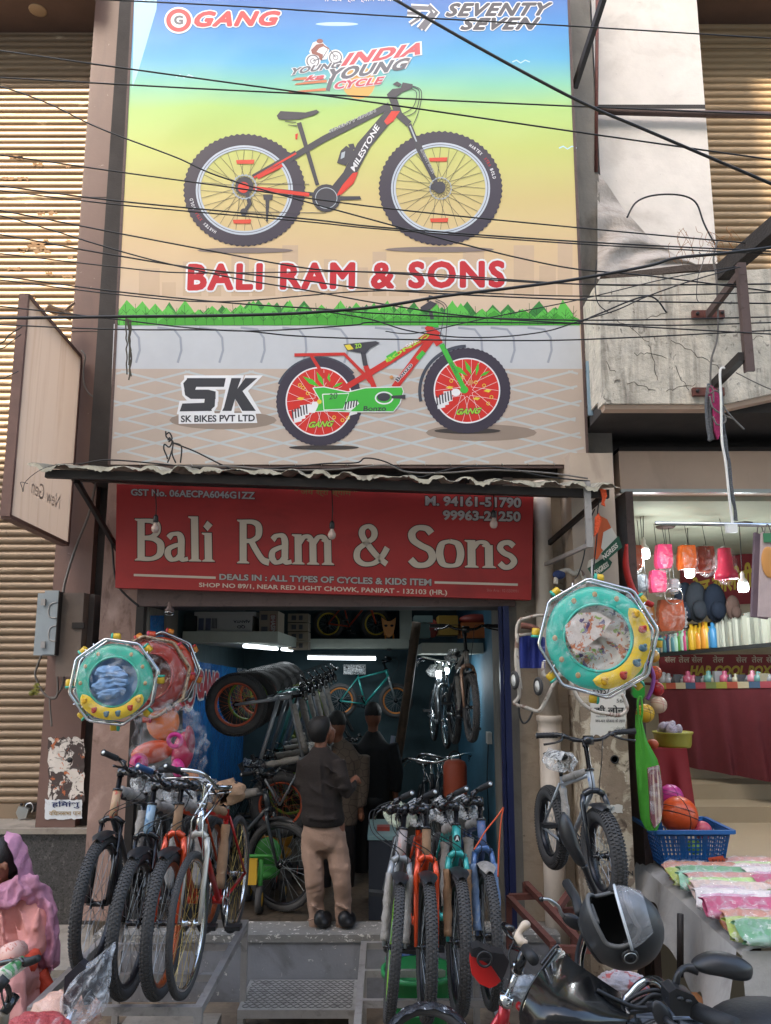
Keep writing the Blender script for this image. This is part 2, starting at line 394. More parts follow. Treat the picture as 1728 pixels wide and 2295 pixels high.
# ---------------------------------------------------------------- ground and far side of the street
struct(MB().box((-40, -30, -.3), (40, 30, 0)), 'ground', M['asphalt'])
struct(MB().box((-2.9, 3.9, .004), (2.2, 6.3, .28)), 'pavement', mat('dusty_brown_pavement', '#6f6152', .9, world=True, var=.2, scale=5, bump=.006, bscale=30, layers=[('#94836c', 4, .5, .7, .7, 'noise'), ('#3f362c', 11, .6, .7, .7, 'noise')]))
FZ = .72                                            # shop floor
YF = 6.3                                            # threshold
XL = P(315, 1500, 6.6).x; XR = P(1092, 1500, 6.6).x
def opp(name, pts, label):  # unseen buildings, outline and depth shaped to pattern the sunlight on the facade
    t = thing(name, label, 'building', (sum(p[0] for p in pts)/len(pts), -9, 0))
    MB().prism([(x, -9, z) for x, z in pts], (0, -1.2 if max(p[1] for p in pts) > 25 else -7, 0)).build('wall', M['opposite'], t)
    b = MB(); x0 = min(p[0] for p in pts)+.7; x1 = max(p[0] for p in pts)-.7; z = 1.2
    while z < min(min(p[1] for p in pts if p[1] > 1)-1.6, 16):
        x = x0
        while x < x1-1.2:
            b.box((x, -8.98, z), (x+1.1, -8.9, z+1.3)); x += 2.3
        z += 3
    b.build('window', M['dark_steel'], t, kind='stuff')
opp('shade_building', [(-22, 0), (-8.64, 0), (-8.64, 19.4), (-22, 19.4)], 'unseen low building across the street, shaped to let sun onto the left shutter')
opp('shade_building', [(-8.62, 0), (-2.55, 0), (-2.55, 27), (-7.4, 27), (-8.62, 25)], 'unseen tall thin building across the street, shaped to keep sun off the billboard')
opp('shade_building', [(-2.53, 0), (22, 0), (22, 20.8), (-2.2, 20.8), (-2.53, 20.9)], 'unseen long building across the street, shaped to let sun onto the right shutter')

# ---------------------------------------------------------------- walls of the shop row
def wall(name, a, b, m, label, cat='wall'): return solo(MB().box(a, b), name, m, label, cat)
ZT = 11.
PLZ = 1.33
xpl = P(160, 640, 6.9).x; xpr = P(236, 640, 6.9).x
t = thing('pilaster', 'tall brown clad pilaster between the left shutter and the billboard, torn posters at its foot', 'pillar', (xpl, 6.9, PLZ))
MB().box((xpl, 6.9, PLZ), (xpr, 7.6, ZT)).build('shaft', M['pilaster'], t)
for zz in (2.9, 4.2, 5.5, 6.8):
    MB().box((xpl+.002, 6.897, zz), (xpr-.002, 6.9, zz+.006)).build('joint', M['dark_wall'], t)
PILAR = t
pz0 = PX(1772, 6.9); pz1 = PX(1592, 6.9)
posterm = mat('torn_poster_paper', '#cfc8c0', .9, world=True, var=.1, scale=8, layers=[('#4a3f3d', (13, 13, 10), .49, .52, 1, 'noise'), ('#c06a3e', (17, 17, 17), .60, .62, .8, 'noise'), ('#55504c', (9, 9, 30), .58, .62, .6, 'noise')])
def torn(x0, y0, x1, y1, Y, m, parent, name='torn_poster', n=14, j=5, label=None):
    pts = []
    for i in range(n): pts.append((x0+(x1-x0)*i/n, y0+random.uniform(-j, j)))
    for i in range(n): pts.append((x1+random.uniform(-j, j)*.4, y0+(y1-y0)*i/n))
    for i in range(n): pts.append((x1-(x1-x0)*i/n, y1+random.uniform(-j, j)))
    for i in range(n): pts.append((x0+random.uniform(-j, j)*.4, y1-(y1-y0)*i/n))
    return MB().prism([P(a, b, Y) for a, b in pts][::-1], (0, .003, 0)).build(name, m, parent, label=label)
torn(104, 1596, 182, 1735, 6.895, posterm, PILAR)
pm2 = flat('white_poster_paper', '#cfd4d8', .8, layers=[('#8f8a84', 14, .6, .7, .6, 'noise')])
torn(97, 1728, 177, 1770, 6.892, pm2, PILAR, 'election_poster', j=2)
lettering('हिमांशु', quad(112, 1730, 172, 1747, 6.889), flat('navy_print', '#1d2c5c'), PILAR, off=.02)
lettering('विधानसभा पान', quad(106, 1750, 175, 1762, 6.889), flat('ochre_print', '#94783a'), PILAR, off=.01)
MB().lathe([(.022, 0), (.022, .004)], P(151, 1642, 6.898), V((0, -1, 0))).build('drain_hole', M['black_matt'], PILAR)
# dark return between pilaster and shop
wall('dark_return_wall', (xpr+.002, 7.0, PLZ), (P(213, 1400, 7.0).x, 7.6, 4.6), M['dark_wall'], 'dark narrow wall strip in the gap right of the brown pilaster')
wall('pink_wall', (P(212, 1400, 6.62).x, 6.62, FZ), (XL-.10, 7.5, 4.1), M['pink_wall'], 'stained pink plaster wall behind the left baby walkers')
wall('jamb_wall', (XL-.098, 6.58, FZ), (XL, 7.5, 4.1), M['grey_wall'], 'grey plaster jamb on the left side of the bicycle shop entrance')
wall('upper_wall', (xpr+.004, 6.66, 4.102), (P(1290, 600, 6.66).x, 7.6, ZT), M['dark_wall'], 'dark wall of the upper storey hidden behind the billboard')
# right pier
XP0 = P(1240, 1200, 6.2).x; XP1 = P(1336, 1200, 6.2).x
wall('cream_pier', (XR+.10, 6.6, 0), (XP0+.2, 7.5, 4.1), M['cream_wall'], 'cream plaster pier with cracks behind the white drain pipe')
wall('grey_jamb', (XR+.02, 6.56, 0), (XR+.098, 7.5, 4.1), M['grey_wall'], 'grey plaster jamb right of the navy door frame')
zp1 = PX(978, 6.2)
t = thing('poster_pillar', 'worn brown and cream street pillar covered in torn Hindi posters between the two shops', 'pillar', (XP0, 6.2, 0))
wornm = mat('worn_pillar_plaster', '#8a7a68', .92, world=True, var=.15, scale=7, bump=.008, bscale=24, layers=[('#c0b49f', (4.5, 4.5, 4), .50, .54, .9, 'noise'), ('#4c3e33', (8, 8, 8), .57, .63, .8, 'noise'), ('#d4cdbf', (13, 13, 13), .66, .69, .8, 'noise')])
zs = PX(1505, 6.2)
MB().box((XP0, 6.2, 0), (XP1, 6.9, zs)).build('shaft', wornm, t)
MB().box((XP0, 6.215, zs), (XP1, 6.9, zp1)).build('upper_shaft', mat('cream_paint', '#b3a292', .8, world=True, var=.08, scale=3, layers=[('#7d6d60', (4, 4, 2), .58, .72, .5, 'noise')]), t)
PP = t
MB().lathe([(.03, 0), (.03, .006), (.021, .006), (.021, 0)], P(1328, 1641, 6.196), V((0, -1, 0)), 20).build('drain_hole', M['black_matt'], t)
pw = flat('white_notice_paper', '#cfccc4', .85, layers=[('#9a938a', 12, .6, .68, .5, 'noise')])
blackp = flat('black_print', '#1b1b1d')
torn(1276, 1483, 1352, 1590, 6.195, pw, t, 'loan_notice', j=3)
for s_, q_, of in (('85957', (1280, 1486, 1318, 1500), .02), ('568', (1332, 1510, 1352, 1518), .0), ('की लोन', (1284, 1524, 1348, 1542), .02), ('महिलाओं व युवा को', (1287, 1545, 1348, 1551), 0), ('जन-धन योजना के तहत', (1286, 1553, 1350, 1562), .01), ('लोन की', (1330, 1570, 1350, 1578), 0)):
    lettering(s_, quad(*q_, 6.192), blackp, t, off=of)
torn(1290, 1740, 1345, 1756, 6.196, pw, t, 'paper_scrap', j=2)
lettering('महादेव ही', quad(1298, 1742, 1328, 1752, 6.193), flat('teal_print', '#3c7078'), t)
lettering('INDIAN', quad(1312, 1882, 1368, 1891, 6.194), blackp, t, off=.02)
lettering('WAL', quad(1330, 1912, 1362, 1924, 6.194), blackp, t, off=.02)
# left shutter, its plinth and soffit
SY = 7.3; zsoff = PX(72, SY)
def slat_mesh(w, pitch):
    b = MB(); n = 11; vs = []
    for i in range(n+1):
        z = pitch*i/n; t_ = i/n
        y = -.015*sin(pi*min(1, t_/.8))**.6 if t_ < .8 else .014*sin(pi*(t_-.8)/.2)
        for x in (-w/2, w/2): vs.append((x, y, z))
    return b.add(vs, [(2*i, 2*i+1, 2*i+3, 2*i+2) for i in range(n)], True).mesh('slat')
def shutter(x0, x1, Y, z0, z1, pitch, m, label, name='roller_shutter', jit=.0):
    t = thing(name, label, 'shutter', ((x0+x1)/2, Y, z0)); me = slat_mesh(x1-x0, pitch); me.materials.append(m)
    z = z0+.12
    while z < z1:
        o = bpy.data.objects.new('slat', me); COL.objects.link(o); o.parent = t; o.location = (0, random.uniform(-.003, .003), z-z0)
        o.rotation_euler = (random.uniform(-.04, .04), 0, random.uniform(-.0012, .0012)); MW[o.name] = MW[t.name]
        z += pitch
    MB().box((x0, Y-.02, z0), (x1, Y+.01, z0+.118)).build('bottom_rail', m, t)
    MB().box((x0, Y+.03, z0), (x1, Y+.05, z1)).build('backing', M['dark_wall'], t)
    t['z'] = 0; del t['z']
    return t
SH = shutter(-5.2, xpl-.01, SY, PLZ, zsoff, .0672, M['slat'], 'dirty beige roller shutter on the left with peeling slats and a padlock')
for i, (x, y) in enumerate(((30, 1775), (118, 1774), (47, 1738), (84, 1788))):
    MB().lathe([(.012, 0), (.012, .01), (.005, .014)], P(x, min(y, 1772), SY-.022), V((0, -1, 0)), 8).build('bolt', M['dark_steel'], SH)
flk = mat('peeled_paint', '#5c4630', .9, var=.3, scale=20)
for i in range(26):
    x, y = random.uniform(2, 150), random.choice((random.uniform(300, 600), random.uniform(300, 1100), random.uniform(520, 560))); w_ = random.uniform(12, 44); p = P(x, y, SY-.017)
    if p.x+w_*.004 > xpl-.03: continue
    pts = []; n_ = 9
    for k in range(n_): pts.append((x+w_*k/n_, y-random.uniform(0, 4)))
    for k in range(n_): pts.append((x+w_*(1-k/n_), y+random.uniform(2, 7)))
    MB().prism([P(a, b_, SY-.0165) for a, b_ in pts][::-1], (0, .002, 0)).build('paint_flake', flk, SH)
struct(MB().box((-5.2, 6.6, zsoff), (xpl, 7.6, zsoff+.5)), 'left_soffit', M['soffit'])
b = MB().lathe([(.001, -.01), (.05, -.012), (.07, -.006), (.085, -.004), (.085, 0)], P(80, 42, 7.0)*1, V((0, 0, 1)), 20)
dz = zsoff-.001-P(80, 42, 7.0).z
for v_ in b.v: v_.z += dz
solo(b, 'downlight', flat('dull_downlight', '#9c8468', .5), 'round recessed downlight in the dark ceiling above the left shutter', 'light')
t = thing('granite_plinth', 'speckled dark granite plinth with a stone ledge below the left shutter', 'plinth', (-4, 6.85, 0))
MB().box((-5.2, 6.88, 0), (P(205, 1900, 6.88).x, 7.35, PLZ-.04)).build('granite_face', M['granite'], t)
MB().box((-5.2, 6.84, PLZ-.04), (P(208, 1800, 6.84).x, 7.5, PLZ-.001)).build('ledge', M['slab'], t)
b = MB(); x_ = P(150, 1950, 6.3).x
solo(MB().box((-5.2, 5.9, .5), (P(200, 2060, 6.3).x, 6.87, .62)), 'stone_bench', M['slab'], 'worn grey stone slab along the foot of the granite plinth', 'slab')
# shop front riser, threshold
t = thing('shop_riser', 'grey painted riser with white chipped edge under the bicycle shop floor', 'step', (0, YF, 0))
MB().box((P(205, 2000, YF).x, YF, 0), (XR+.3, YF+.3, FZ-.05)).build('riser_face', M['riser'], t)
MB().box((P(205, 2000, YF).x, YF-.012, FZ-.05), (XR+.3, YF+.3, FZ)).build('edge', mat('chipped_edge', '#7c7a76', .8, world=True, var=.1, scale=9, bump=.004, layers=[('#dedad2', (26, 26, 40), .60, .64, .9, 'noise')]), t)
# interior of bicycle shop
ZC = 3.62; YB_ = 11.2
struct(MB().box((XL-.3, YF+.3, FZ-.1), (XR+.3, YB_, FZ)), 'shop_floor', M['floor_in'])
struct(MB().box((XL-.3, 6.7, ZC), (XR+.3, YB_, ZC+.2)), 'shop_ceiling', M['ceil_in'])
struct(MB().box((XL-.3, YB_, FZ), (XR+.3, YB_+.1, ZC)), 'shop_back_wall', M['teal_in'])
struct(MB().box((XL-.12, 7.5, FZ), (XL-.02, YB_, ZC)), 'shop_left_wall', M['teal_in'])
struct(MB().box((XR+.02, 7.5, FZ), (XR+.12, YB_, ZC)), 'shop_right_wall', M['blue_in'])
zo = PX(1312, 6.6)
wall('lintel_wall', (XL-.1, 6.6, zo), (XR+.1, 7.0, 4.1), M['dark_wall'], 'dark lintel above the bicycle shop entrance, behind the red signboard')
t = thing('shutter_guide', 'brown steel shutter box and guide frame around the top of the shop entrance', 'frame', (XL, 6.5, zo))
MB().box((XL-.08, 6.5, zo), (XR+.08, 6.598, zo+.17)).build('shutter_box', M['rustbrown'], t)
MB().box((XL-.08, 6.5, FZ), (XL-.02, 6.578, zo-.002)).build('guide', M['dark_steel'], t)
t = thing('door_frame', 'tall navy blue steel door frame post with white specks', 'frame', (XR, 6.5, FZ))
MB().box((XR-.055, 6.46, FZ), (XR-.03, 6.52, zo-.004)).build('post', M['navy'], t)
MB().box((XR-.026, 6.42, FZ), (XR+.018, 6.50, zo-.004)).build('post', M['navy'], t)
# loft shelves
t = thing('loft_shelf', 'pale concrete loft shelf along the left wall of the shop, cartons on it', 'shelf', (XL, 7.6, 2.75))
zl = P(500, 1388, 7.7).z
MB().prism([(XL, 7.7, zl), (P(600, 1388, 7.7).x, 7.7, zl), (P(655, 1420, 10.6).x, 10.6, zl), (XL, 10.6, zl)], (0, 0, .1)).build('slab', M['concrete_shelf'], t)
t = thing('loft_shelf', 'pale concrete loft shelf across the back of the shop with two parked toys', 'shelf', (0, 10.6, 2.75))
MB().box((P(655, 1420, 10.6).x-.6, 10.6, zl), (P(884, 1420, 10.6).x, 11.2, zl+.12)).build('slab', M['concrete_shelf'], t)
MB().box((P(864, 1360, 10.62).x, 10.62, zl+.12), (P(890, 1360, 10.62).x, 11.1, ZC)).build('upright', M['concrete_shelf'], t)
t = thing('loft_shelf', 'small concrete loft shelf on the right above the bright bulb', 'shelf', (.5, 8, 2.75))
zr = P(930, 1412, 8.0).z
MB().box((P(912, 1412, 8.0).x, 8.0, zr), (XR, 9.6, zr+.1)).build('slab', M['concrete_shelf'], t)

# ---------------------------------------------------------------- right side of the facade
gx0 = P(1233, 500, 6.66).x; gx1 = P(1288, 500, 6.66).x
wall('grey_strip_wall', (gx0, 6.6, PX(1000, 6.6)), (gx1+.03, 6.658, ZT), M['grey_wall'], 'narrow grey plaster strip right of the billboard edge')
wx0 = P(1293, 300, 6.85).x; wx1 = P(1529, 300, 6.85).x
t = thing('white_pillar', 'wide whitewashed pillar right of the billboard, crossed by a dark pipe', 'pillar', (wx0, 6.85, 5))
MB().box((wx0, 6.85, 4.6), (wx1, 7.6, ZT)).build('shaft', M['white_wall'], t)
MB().box((wx0, 6.846, PX(234, 6.846)), (wx1, 6.85, PX(226, 6.846))).build('crack', M['dark_wall'], t)
solo(MB().tube([P(1291, -60, 6.6), P(1288, 372, 6.6)], .016), 'rusty_pipe', M['rust'], 'thin reddish brown pipe running down beside the white pillar', 'pipe')
solo(MB().tube([P(1293, 240, 6.78), P(1500, 246, 6.78), P(1720, 250, 6.78)], .032), 'horizontal_conduit', M['rustbrown'], 'dark horizontal conduit crossing the white pillar and right shutter', 'pipe')
solo(MB().bar(P(1316, -40, 6.1), P(1241, 190, 6.5), .045), 'diagonal_brace', M['dark_steel'], 'dark diagonal steel brace at the upper right corner of the billboard', 'brace')
RY = 7.4
SR = shutter(wx1+.01, 6.2, RY, 4.9, PX(55, RY), .078, M['slat_r'], 'tan roller shutter at upper right, half sunlit behind the white pillar')
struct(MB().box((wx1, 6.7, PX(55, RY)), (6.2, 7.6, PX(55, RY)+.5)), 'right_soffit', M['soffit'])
# parapet of the balcony
t = thing('balcony_parapet', 'cracked and stained concrete balcony parapet above the toy shop', 'balcony', (P(1295, 880, 5.9).x, 5.9, 4))
pts = [(1296, 603), (1400, 596), (1480, 590), (1572, 585), (1680, 580), (1830, 578), (1830, 812), (1680, 848), (1571, 872), (1302, 872)]
MB().prism([P(a, b, 5.9) for a, b in pts][::-1], (0, .14, 0)).build('front_face', M['parapet'], t)
pts2 = [(1304, 872.5), (1571, 872.5), (1680, 848.5), (1830, 813), (1830, 824), (1680, 860), (1571, 884), (1308, 884)]
MB().prism([P(a, b, 5.93) for a, b in pts2][::-1], (0, .1, 0)).build('bottom_lip', M['brown_box'], t)
zs_ = P(1300, 884, 5.95).z
MB().box((P(1298, 700, 5.95).x, 6.05, zs_), (6.3, 6.84, zs_+.1)).build('floor_slab', M['dark_wall'], t)
MB().box((P(1298, 700, 5.9).x, 6.045, zs_+.1), (P(1298, 700, 5.9).x+.13, 6.84, P(1296, 603, 5.9).z)).build('side_face', M['parapet'], t)
# cracks as thin dark threads raised off the face
b = MB()
def crack(x, y, dx, dy, n, sc=7):
    pts = [(x, y)]
    for i in range(n): x += dx+random.uniform(-sc, sc)*.5; y += dy+random.uniform(-sc, sc); pts.append((x, y))
    b.tube([P(a, c_, 5.899) for a, c_ in pts], .0022, 3)
for a in ((1370, 762, 9, 0, 8), (1450, 735, 9, 5, 12), (1355, 830, 7, 2, 9), (1400, 745, 2, 9, 9), (1460, 790, 2, 8, 7), (1330, 690, 8, 3, 8), (1310, 780, 3, 5, 6), (1600, 735, 8, -2, 7), (1395, 690, 6, -1, 7), (1440, 845, 8, -1, 8)): crack(*a)
b.build('crack', flat('crack_dark', '#2c2723', .9), t, kind='stuff')
# tarp
tp = [(1291, 372), (1297, 375), (1312, 410), (1345, 455), (1400, 505), (1470, 548), (1500, 562), (1515, 580), (1400, 592), (1293, 600)]
tarp = mat('torn_grey_tarp', '#aaa198', .8, var=.1, scale=5, bump=.02, bscale=7, layers=[('#7d736a', (4, 4, 9), .5, .66, .6, 'noise')])
def tarpf(u, w):
    x0 = 1291; top = [(0, 372), (.1, 400), (.25, 450), (.5, 512), (.75, 550), (1, 575)]
    for i in range(5):
        if top[i][0] <= u <= top[i+1][0]: q = (u-top[i][0])/(top[i+1][0]-top[i][0]); yt = top[i][1]+q*(top[i+1][1]-top[i][1])
    y = yt+(603-yt)*w
    return P(x0+u*222, y, 6.66-.26*w-.045*sin(u*19+w*7)*(.3+w)-.035*sin(w*17+u*23))
solo(MB().grid(tarpf, 30, 20), 'torn_tarp', tarp, 'torn grey tarpaulin hanging over the corner of the white pillar', 'tarp')
solo(MB().prism([P(1300, 594, 6.1), P(1480, 572, 6.1), P(1590, 568, 6.1), P(1590, 582, 6.1), P(1480, 586, 6.1), P(1330, 604, 6.1)][::-1], (0, .3, 0)), 'broken_ledge_board', mat('rotten_board', '#4b4038', .9, var=.3, scale=15, bump=.01), 'rotten dark board lying along the top of the balcony parapet', 'board')
# grey blue sheet under
solo(MB().box(P(1272, 897, 6.3), P(1292, 782, 6.32)), 'sheet_metal_piece', flat('blue_grey_sheet', '#7f97a6', .5), 'pale blue grey sheet metal piece left of the parapet', 'panel')
solo(MB().box(P(1292, 897, 6.3), P(1480, 884, 6.32)), 'blue_grey_strip', flat('blue_grey_sheet', '#7f97a6', .5), 'thin blue grey metal strip just under the parapet', 'panel')
# fascia of the toy shop
fx0 = P(1338, 1000, 6.6).x
zf0 = PX(1057, 6.6); zf1 = PX(975, 6.6)
t = thing('shop_fascia', 'brown fascia box above the toy shop opening', 'fascia', (fx0, 6.6, zf0))
MB().box((fx0, 6.6, zf0), (6.3, 6.95, zf1)).build('panel', M['brown_box'], t)
MB().box((fx0, 6.58, zf1), (6.3, 6.95, zf1+.03)).build('top_trim', M['dark_steel'], t)
MB().box((fx0, 6.59, zf0-.03), (6.3, 6.63, zf0-.001)).build('bottom_trim', M['alu'], t)
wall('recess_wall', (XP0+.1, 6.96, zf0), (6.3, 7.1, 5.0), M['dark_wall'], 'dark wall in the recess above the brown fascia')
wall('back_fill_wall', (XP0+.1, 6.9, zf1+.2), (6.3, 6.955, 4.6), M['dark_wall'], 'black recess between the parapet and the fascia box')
# toy shop interior
RF = P(1500, 1850, 6.9).z; RC = 3.97; RB = 10.4; RX0 = P(1345, 1400, 6.95).x
struct(MB().box((RX0-.1, 6.9, RC), (8.2, RB, RC+.1)), 'toy_shop_ceiling', mat('toy_shop_ceiling', '#a7ab98', .85, world=True, var=.05))
struct(MB().box((RX0-.2, RB, 0), (8.2, RB+.1, RC+.1)), 'toy_shop_back_wall', M['rshop_wall'])
struct(MB().box((RX0-.12, 6.95, 0), (RX0-.02, RB, RC+.1)), 'toy_shop_side_wall', M['rshop_wall'])
struct(MB().box((8.2, 6.95, 0), (8.3, RB, RC+.1)), 'toy_shop_right_wall', M['rshop_wall'])
t = thing('toy_shop_steps', 'three shallow beige tiled steps inside the toy shop', 'steps', (3.5, 7.2, 0)); t['kind'] = 'structure'; del t['label']; del t['category']
for i, (y, yy) in enumerate(((1852, 6.85), (1727, 8.3), (1682, 8.75), (1640, 9.2))):
    MB().box((RX0-.02, yy, 0), (8.2, RB, RF+i*.145)).build('step', M['rshop_floor'], t)
solo(MB().box((RX0-.04, 6.5, 0), (RX0+.02, 6.9, zf0-.04)), 'brown_door_post', M['rustbrown'], 'brown steel post at the left edge of the toy shop opening', 'post')
# ---------------------------------------------------------------- big billboard
YB = 6.4
def board_mat():
    m = bpy.data.materials.new('billboard_print'); m.use_nodes = True; nt = m.node_tree; N = nt.nodes; L = nt.links; b = N['Principled BSDF']
    b.inputs['Roughness'].default_value = .38
    g = N.new('ShaderNodeNewGeometry'); s = N.new('ShaderNodeSeparateXYZ'); L.new(g.outputs['Position'], s.inputs[0])
    r = N.new('ShaderNodeMapRange'); z0 = PX(1006, YB); z1 = PX(-40, YB); r.inputs[1].default_value = z0; r.inputs[2].default_value = z1
    # soft waviness so bands are not ruler straight
    n = N.new('ShaderNodeTexNoise'); n.inputs['Scale'].default_value = .8; L.new(g.outputs['Position'], n.inputs['Vector'])
    ma = N.new('ShaderNodeMath'); ma.operation = 'MULTIPLY_ADD'; L.new(n.outputs['Fac'], ma.inputs[0]); ma.inputs[1].default_value = .25; L.new(s.outputs[2], ma.inputs[2])
    mb = N.new('ShaderNodeMath'); mb.operation = 'SUBTRACT'; L.new(ma.outputs[0], mb.inputs[0]); mb.inputs[1].default_value = .125
    L.new(mb.outputs[0], r.inputs[0])
    cr = N.new('ShaderNodeValToRGB'); L.new(r.outputs[0], cr.inputs[0]); e = cr.color_ramp.elements
    def fr(y): return (PX(y, YB)-z0)/(z1-z0)
    st = [(1006, '#b9a999'), (640, '#cdb59c'), (540, '#d0b48b'), (430, '#cdba7d'), (320, '#bcc46c'), (235, '#a9ca72'), (185, '#7fc3a4'), (130, '#4fa6cf'), (60, '#2f86c8'), (0, '#2468b4')]
    e[0].position = 0; e[0].color = (*srgb(st[0][1]), 1); e[1].position = fr(0); e[1].color = (*srgb(st[-1][1]), 1)
    for y, c_ in st[1:-1]: q = e.new(fr(y)); q.color = (*srgb(c_), 1)
    L.new(cr.outputs[0], b.inputs['Base Color'])
    w = N.new('ShaderNodeTexNoise'); w.inputs['Scale'].default_value = 1.3; w.inputs['Detail'].default_value = 2; L.new(g.outputs['Position'], w.inputs['Vector'])
    bn = N.new('ShaderNodeBump'); bn.inputs['Distance'].default_value = .02; L.new(w.outputs['Fac'], bn.inputs['Height']); L.new(bn.outputs[0], b.inputs['Normal'])
    return m
bbl, bbr = P(236, 1004, YB), P(1270, 1004, YB); btl, btr = P(290, -60, YB), P(1226, -60, YB)
BB = thing('billboard', 'huge flex billboard with two bicycles and red shop name above the bicycle shop', 'billboard', ((bbl.x+bbr.x)/2, YB, bbl.z))
MB().poly([bbl, btl, btr, bbr][::-1]).build('print_sheet', board_mat(), BB)
MB().prism([p+V((0, .004, 0)) for p in (bbl, btl, btr, bbr)], (0, .12, 0)).build('backing_box', M['dark_steel'], BB)
for a, b_ in ((bbl, btl), (btr, bbr), (bbl, bbr)):
    MB().bar(a+V((0, .02, 0)), b_+V((0, .02, 0)), .022, .05).build('frame_edge', M['rustbrown'], BB)
for i in range(17):
    x = 300+i*56; MB().bar(P(x, 1001, YB-.002), P(x+3, 1005, YB-.002), .02, .004).build('lacing_eyelet', M['alu'], BB)
FP = lambda n, h, **k: flat('print_'+n, h, .4, **k)
pW, pR, pK, pG = FP('white', '#dfe0e2'), FP('red', '#b01c26'), FP('dark', '#3b3a42'), FP('grey', '#5e5f68')
pTy, pRim, pSp = FP('tyre_violet_black', '#383240'), FP('rim', '#b9c2cc'), FP('spoke', '#4a463e')
def done(pr, name, m): return pr.done(name, m, BB)
# sunlit wedge at the board's top left corner, painted as a pale patch
done(PR(YB, .0008).poly([(291, -60), (342, -60), (338, 20), (300, 150), (286, 190)]), 'sun_wedge_paint', FP('ray', '#9fd0ea'))
# city silhouette
c_ = PR(YB, .0010)
for x, w_, h_ in ((300, 45, 60), (350, 30, 30), (395, 40, 75), (450, 28, 45), (500, 38, 90), (545, 50, 60), (610, 34, 110), (650, 40, 50), (700, 28, 80), (740, 55, 62), (805, 30, 96), (840, 44, 50), (905, 40, 84), (960, 34, 60), (1000, 46, 96), (1060, 30, 70), (1110, 44, 110), (1165, 36, 66), (1205, 32, 120)):
    c_.poly([(x, 640), (x, 640-h_), (x+w_, 640-h_), (x+w_, 640)])
done(c_, 'skyline_print', FP('sand', '#c2a88c'))
c_ = PR(YB, .0012)
for x, y in ((1127, 136), (1228, 322), (400, 168)):
    c_.line([(x-20, y-2), (x-11, y-6), (x-2, y), (x+8, y-6), (x+18, y-2)], 3, 2.4)
c_.poly(circ(728, 52, 46, 4))
done(c_, 'bird_print', FP('pale_blue', '#b6d6e6'))
done(PR(YB, .0012).dot(775, 178, 36), 'sun_print', FP('sun_orange', '#e0a656'))
# street zone
b0 = PR(YB, .0014); b0.poly([(246, 700), (1252, 697), (1258, 797), (242, 797)]); done(b0, 'pavement_band', FP('pale_grey_blue', '#b9bcc0'))
b0 = PR(YB, .0018); b0.poly([(242, 797), (1258, 797), (1269, 1003), (237, 1003)]); done(b0, 'tile_band', FP('beige', '#b6a699'))
b0 = PR(YB, .0023)
for x in (300, 390, 480, 570, 660, 750, 860, 960, 1040, 1110, 1190):
    b0.line([(x-50, 708), (x-14, 712), (x, 730), (x+2, 757), (x-6, 784)], 5)
done(b0, 'arch_print', FP('arch_grey', '#9398a2'))
import bisect
b0 = PR(YB, .0023)
def clipline(p, q, w_):
    # clip to the band between y 797 and 1003 and the board edges
    pts = []
    for i in range(41):
        t_ = i/40; x = p[0]+(q[0]-p[0])*t_; y = p[1]+(q[1]-p[1])*t_
        if 799 < y < 1002 and 243-(y-797)*.02 < x < 1256+(y-797)*.05: pts.append((x, y))
    if len(pts) > 1: b0.line([pts[0], pts[-1]], w_)
for i in range(-6, 9):
    clipline((240+i*138, 797), (240+i*138+860, 1010), 4.5); clipline((1260-i*138, 797), (1260-i*138-860, 1010), 4.5)
done(b0, 'tile_joint_print', FP('joint_blue', '#b4babb'))
b0 = PR(YB, .0046); b0.dot(482, 908, 116, 20); b0.dot(1040, 935, 120, 18); done(b0, 'round_shadow_print', FP('taupe', '#8f8074'))
# leaves
for col, h_, seed, (a, b_) in (('leaf_dark', '#2f7c33', 1, (0, 1)), ('leaf_mid', '#57b544', 2, (1, 0)), ('leaf_green', '#3f9a2c', 3, (0, 1))):
    random.seed(seed); c_ = PR(YB, .0046+seed*.0024)
    x = 262+seed*9
    while x < 1244:
        yb = 703; t_ = random.uniform(34, 56) if seed < 3 else random.uniform(20, 34); w_ = random.uniform(17, 25); dx = random.uniform(-7, 7)
        xa = lambda v_: max(249, min(1253, v_))
        L_ = [(.0, .9), (.15, 1.05), (.32, 1.08), (.5, .92), (.66, .66), (.8, .38), (.9, .18)]
        c_.poly([(xa(x-w_*k_+dx*h_), yb-t_*h_) for h_, k_ in L_]+[(xa(x+dx), yb-t_)]+[(xa(x+w_*k_+dx*h_), yb-t_*h_) for h_, k_ in L_[::-1]])
        x += random.uniform(24, 40)
    done(c_, 'leaf_print', FP(col, h_))
    v_ = PR(YB, .0071+seed*.0024-.0002*0)
random.seed(9); c_ = PR(YB, .0146); x = 258
while x < 1244:
    t_ = random.uniform(25, 48); dx = random.uniform(-5, 5); c_.line([(x, 702), (x+dx, 702-t_)], .9)
    for k in (.3, .55): c_.line([(x+dx*k, 702-t_*k), (x+dx*k+8, 702-t_*k-9)], .8); c_.line([(x+dx*k, 702-t_*k), (x+dx*k-8, 702-t_*k-9)], .8)
    x += random.uniform(16, 26)
done(c_, 'leaf_vein_print', FP('vein_dark', '#1e4a1c'))
random.seed(7)
L2 = .0150
def spokes(pr, cx, cy, r, n, w_=.9, ry=None):
    ry = ry or r
    for i in range(n):
        a = 2*pi*i/n; o = .12*(1 if i % 2 else -1)
        pr.line([(cx+12*cos(a+o*6), cy+12*sin(a+o*6)), (cx+r*cos(a), cy+ry*sin(a))], w_)
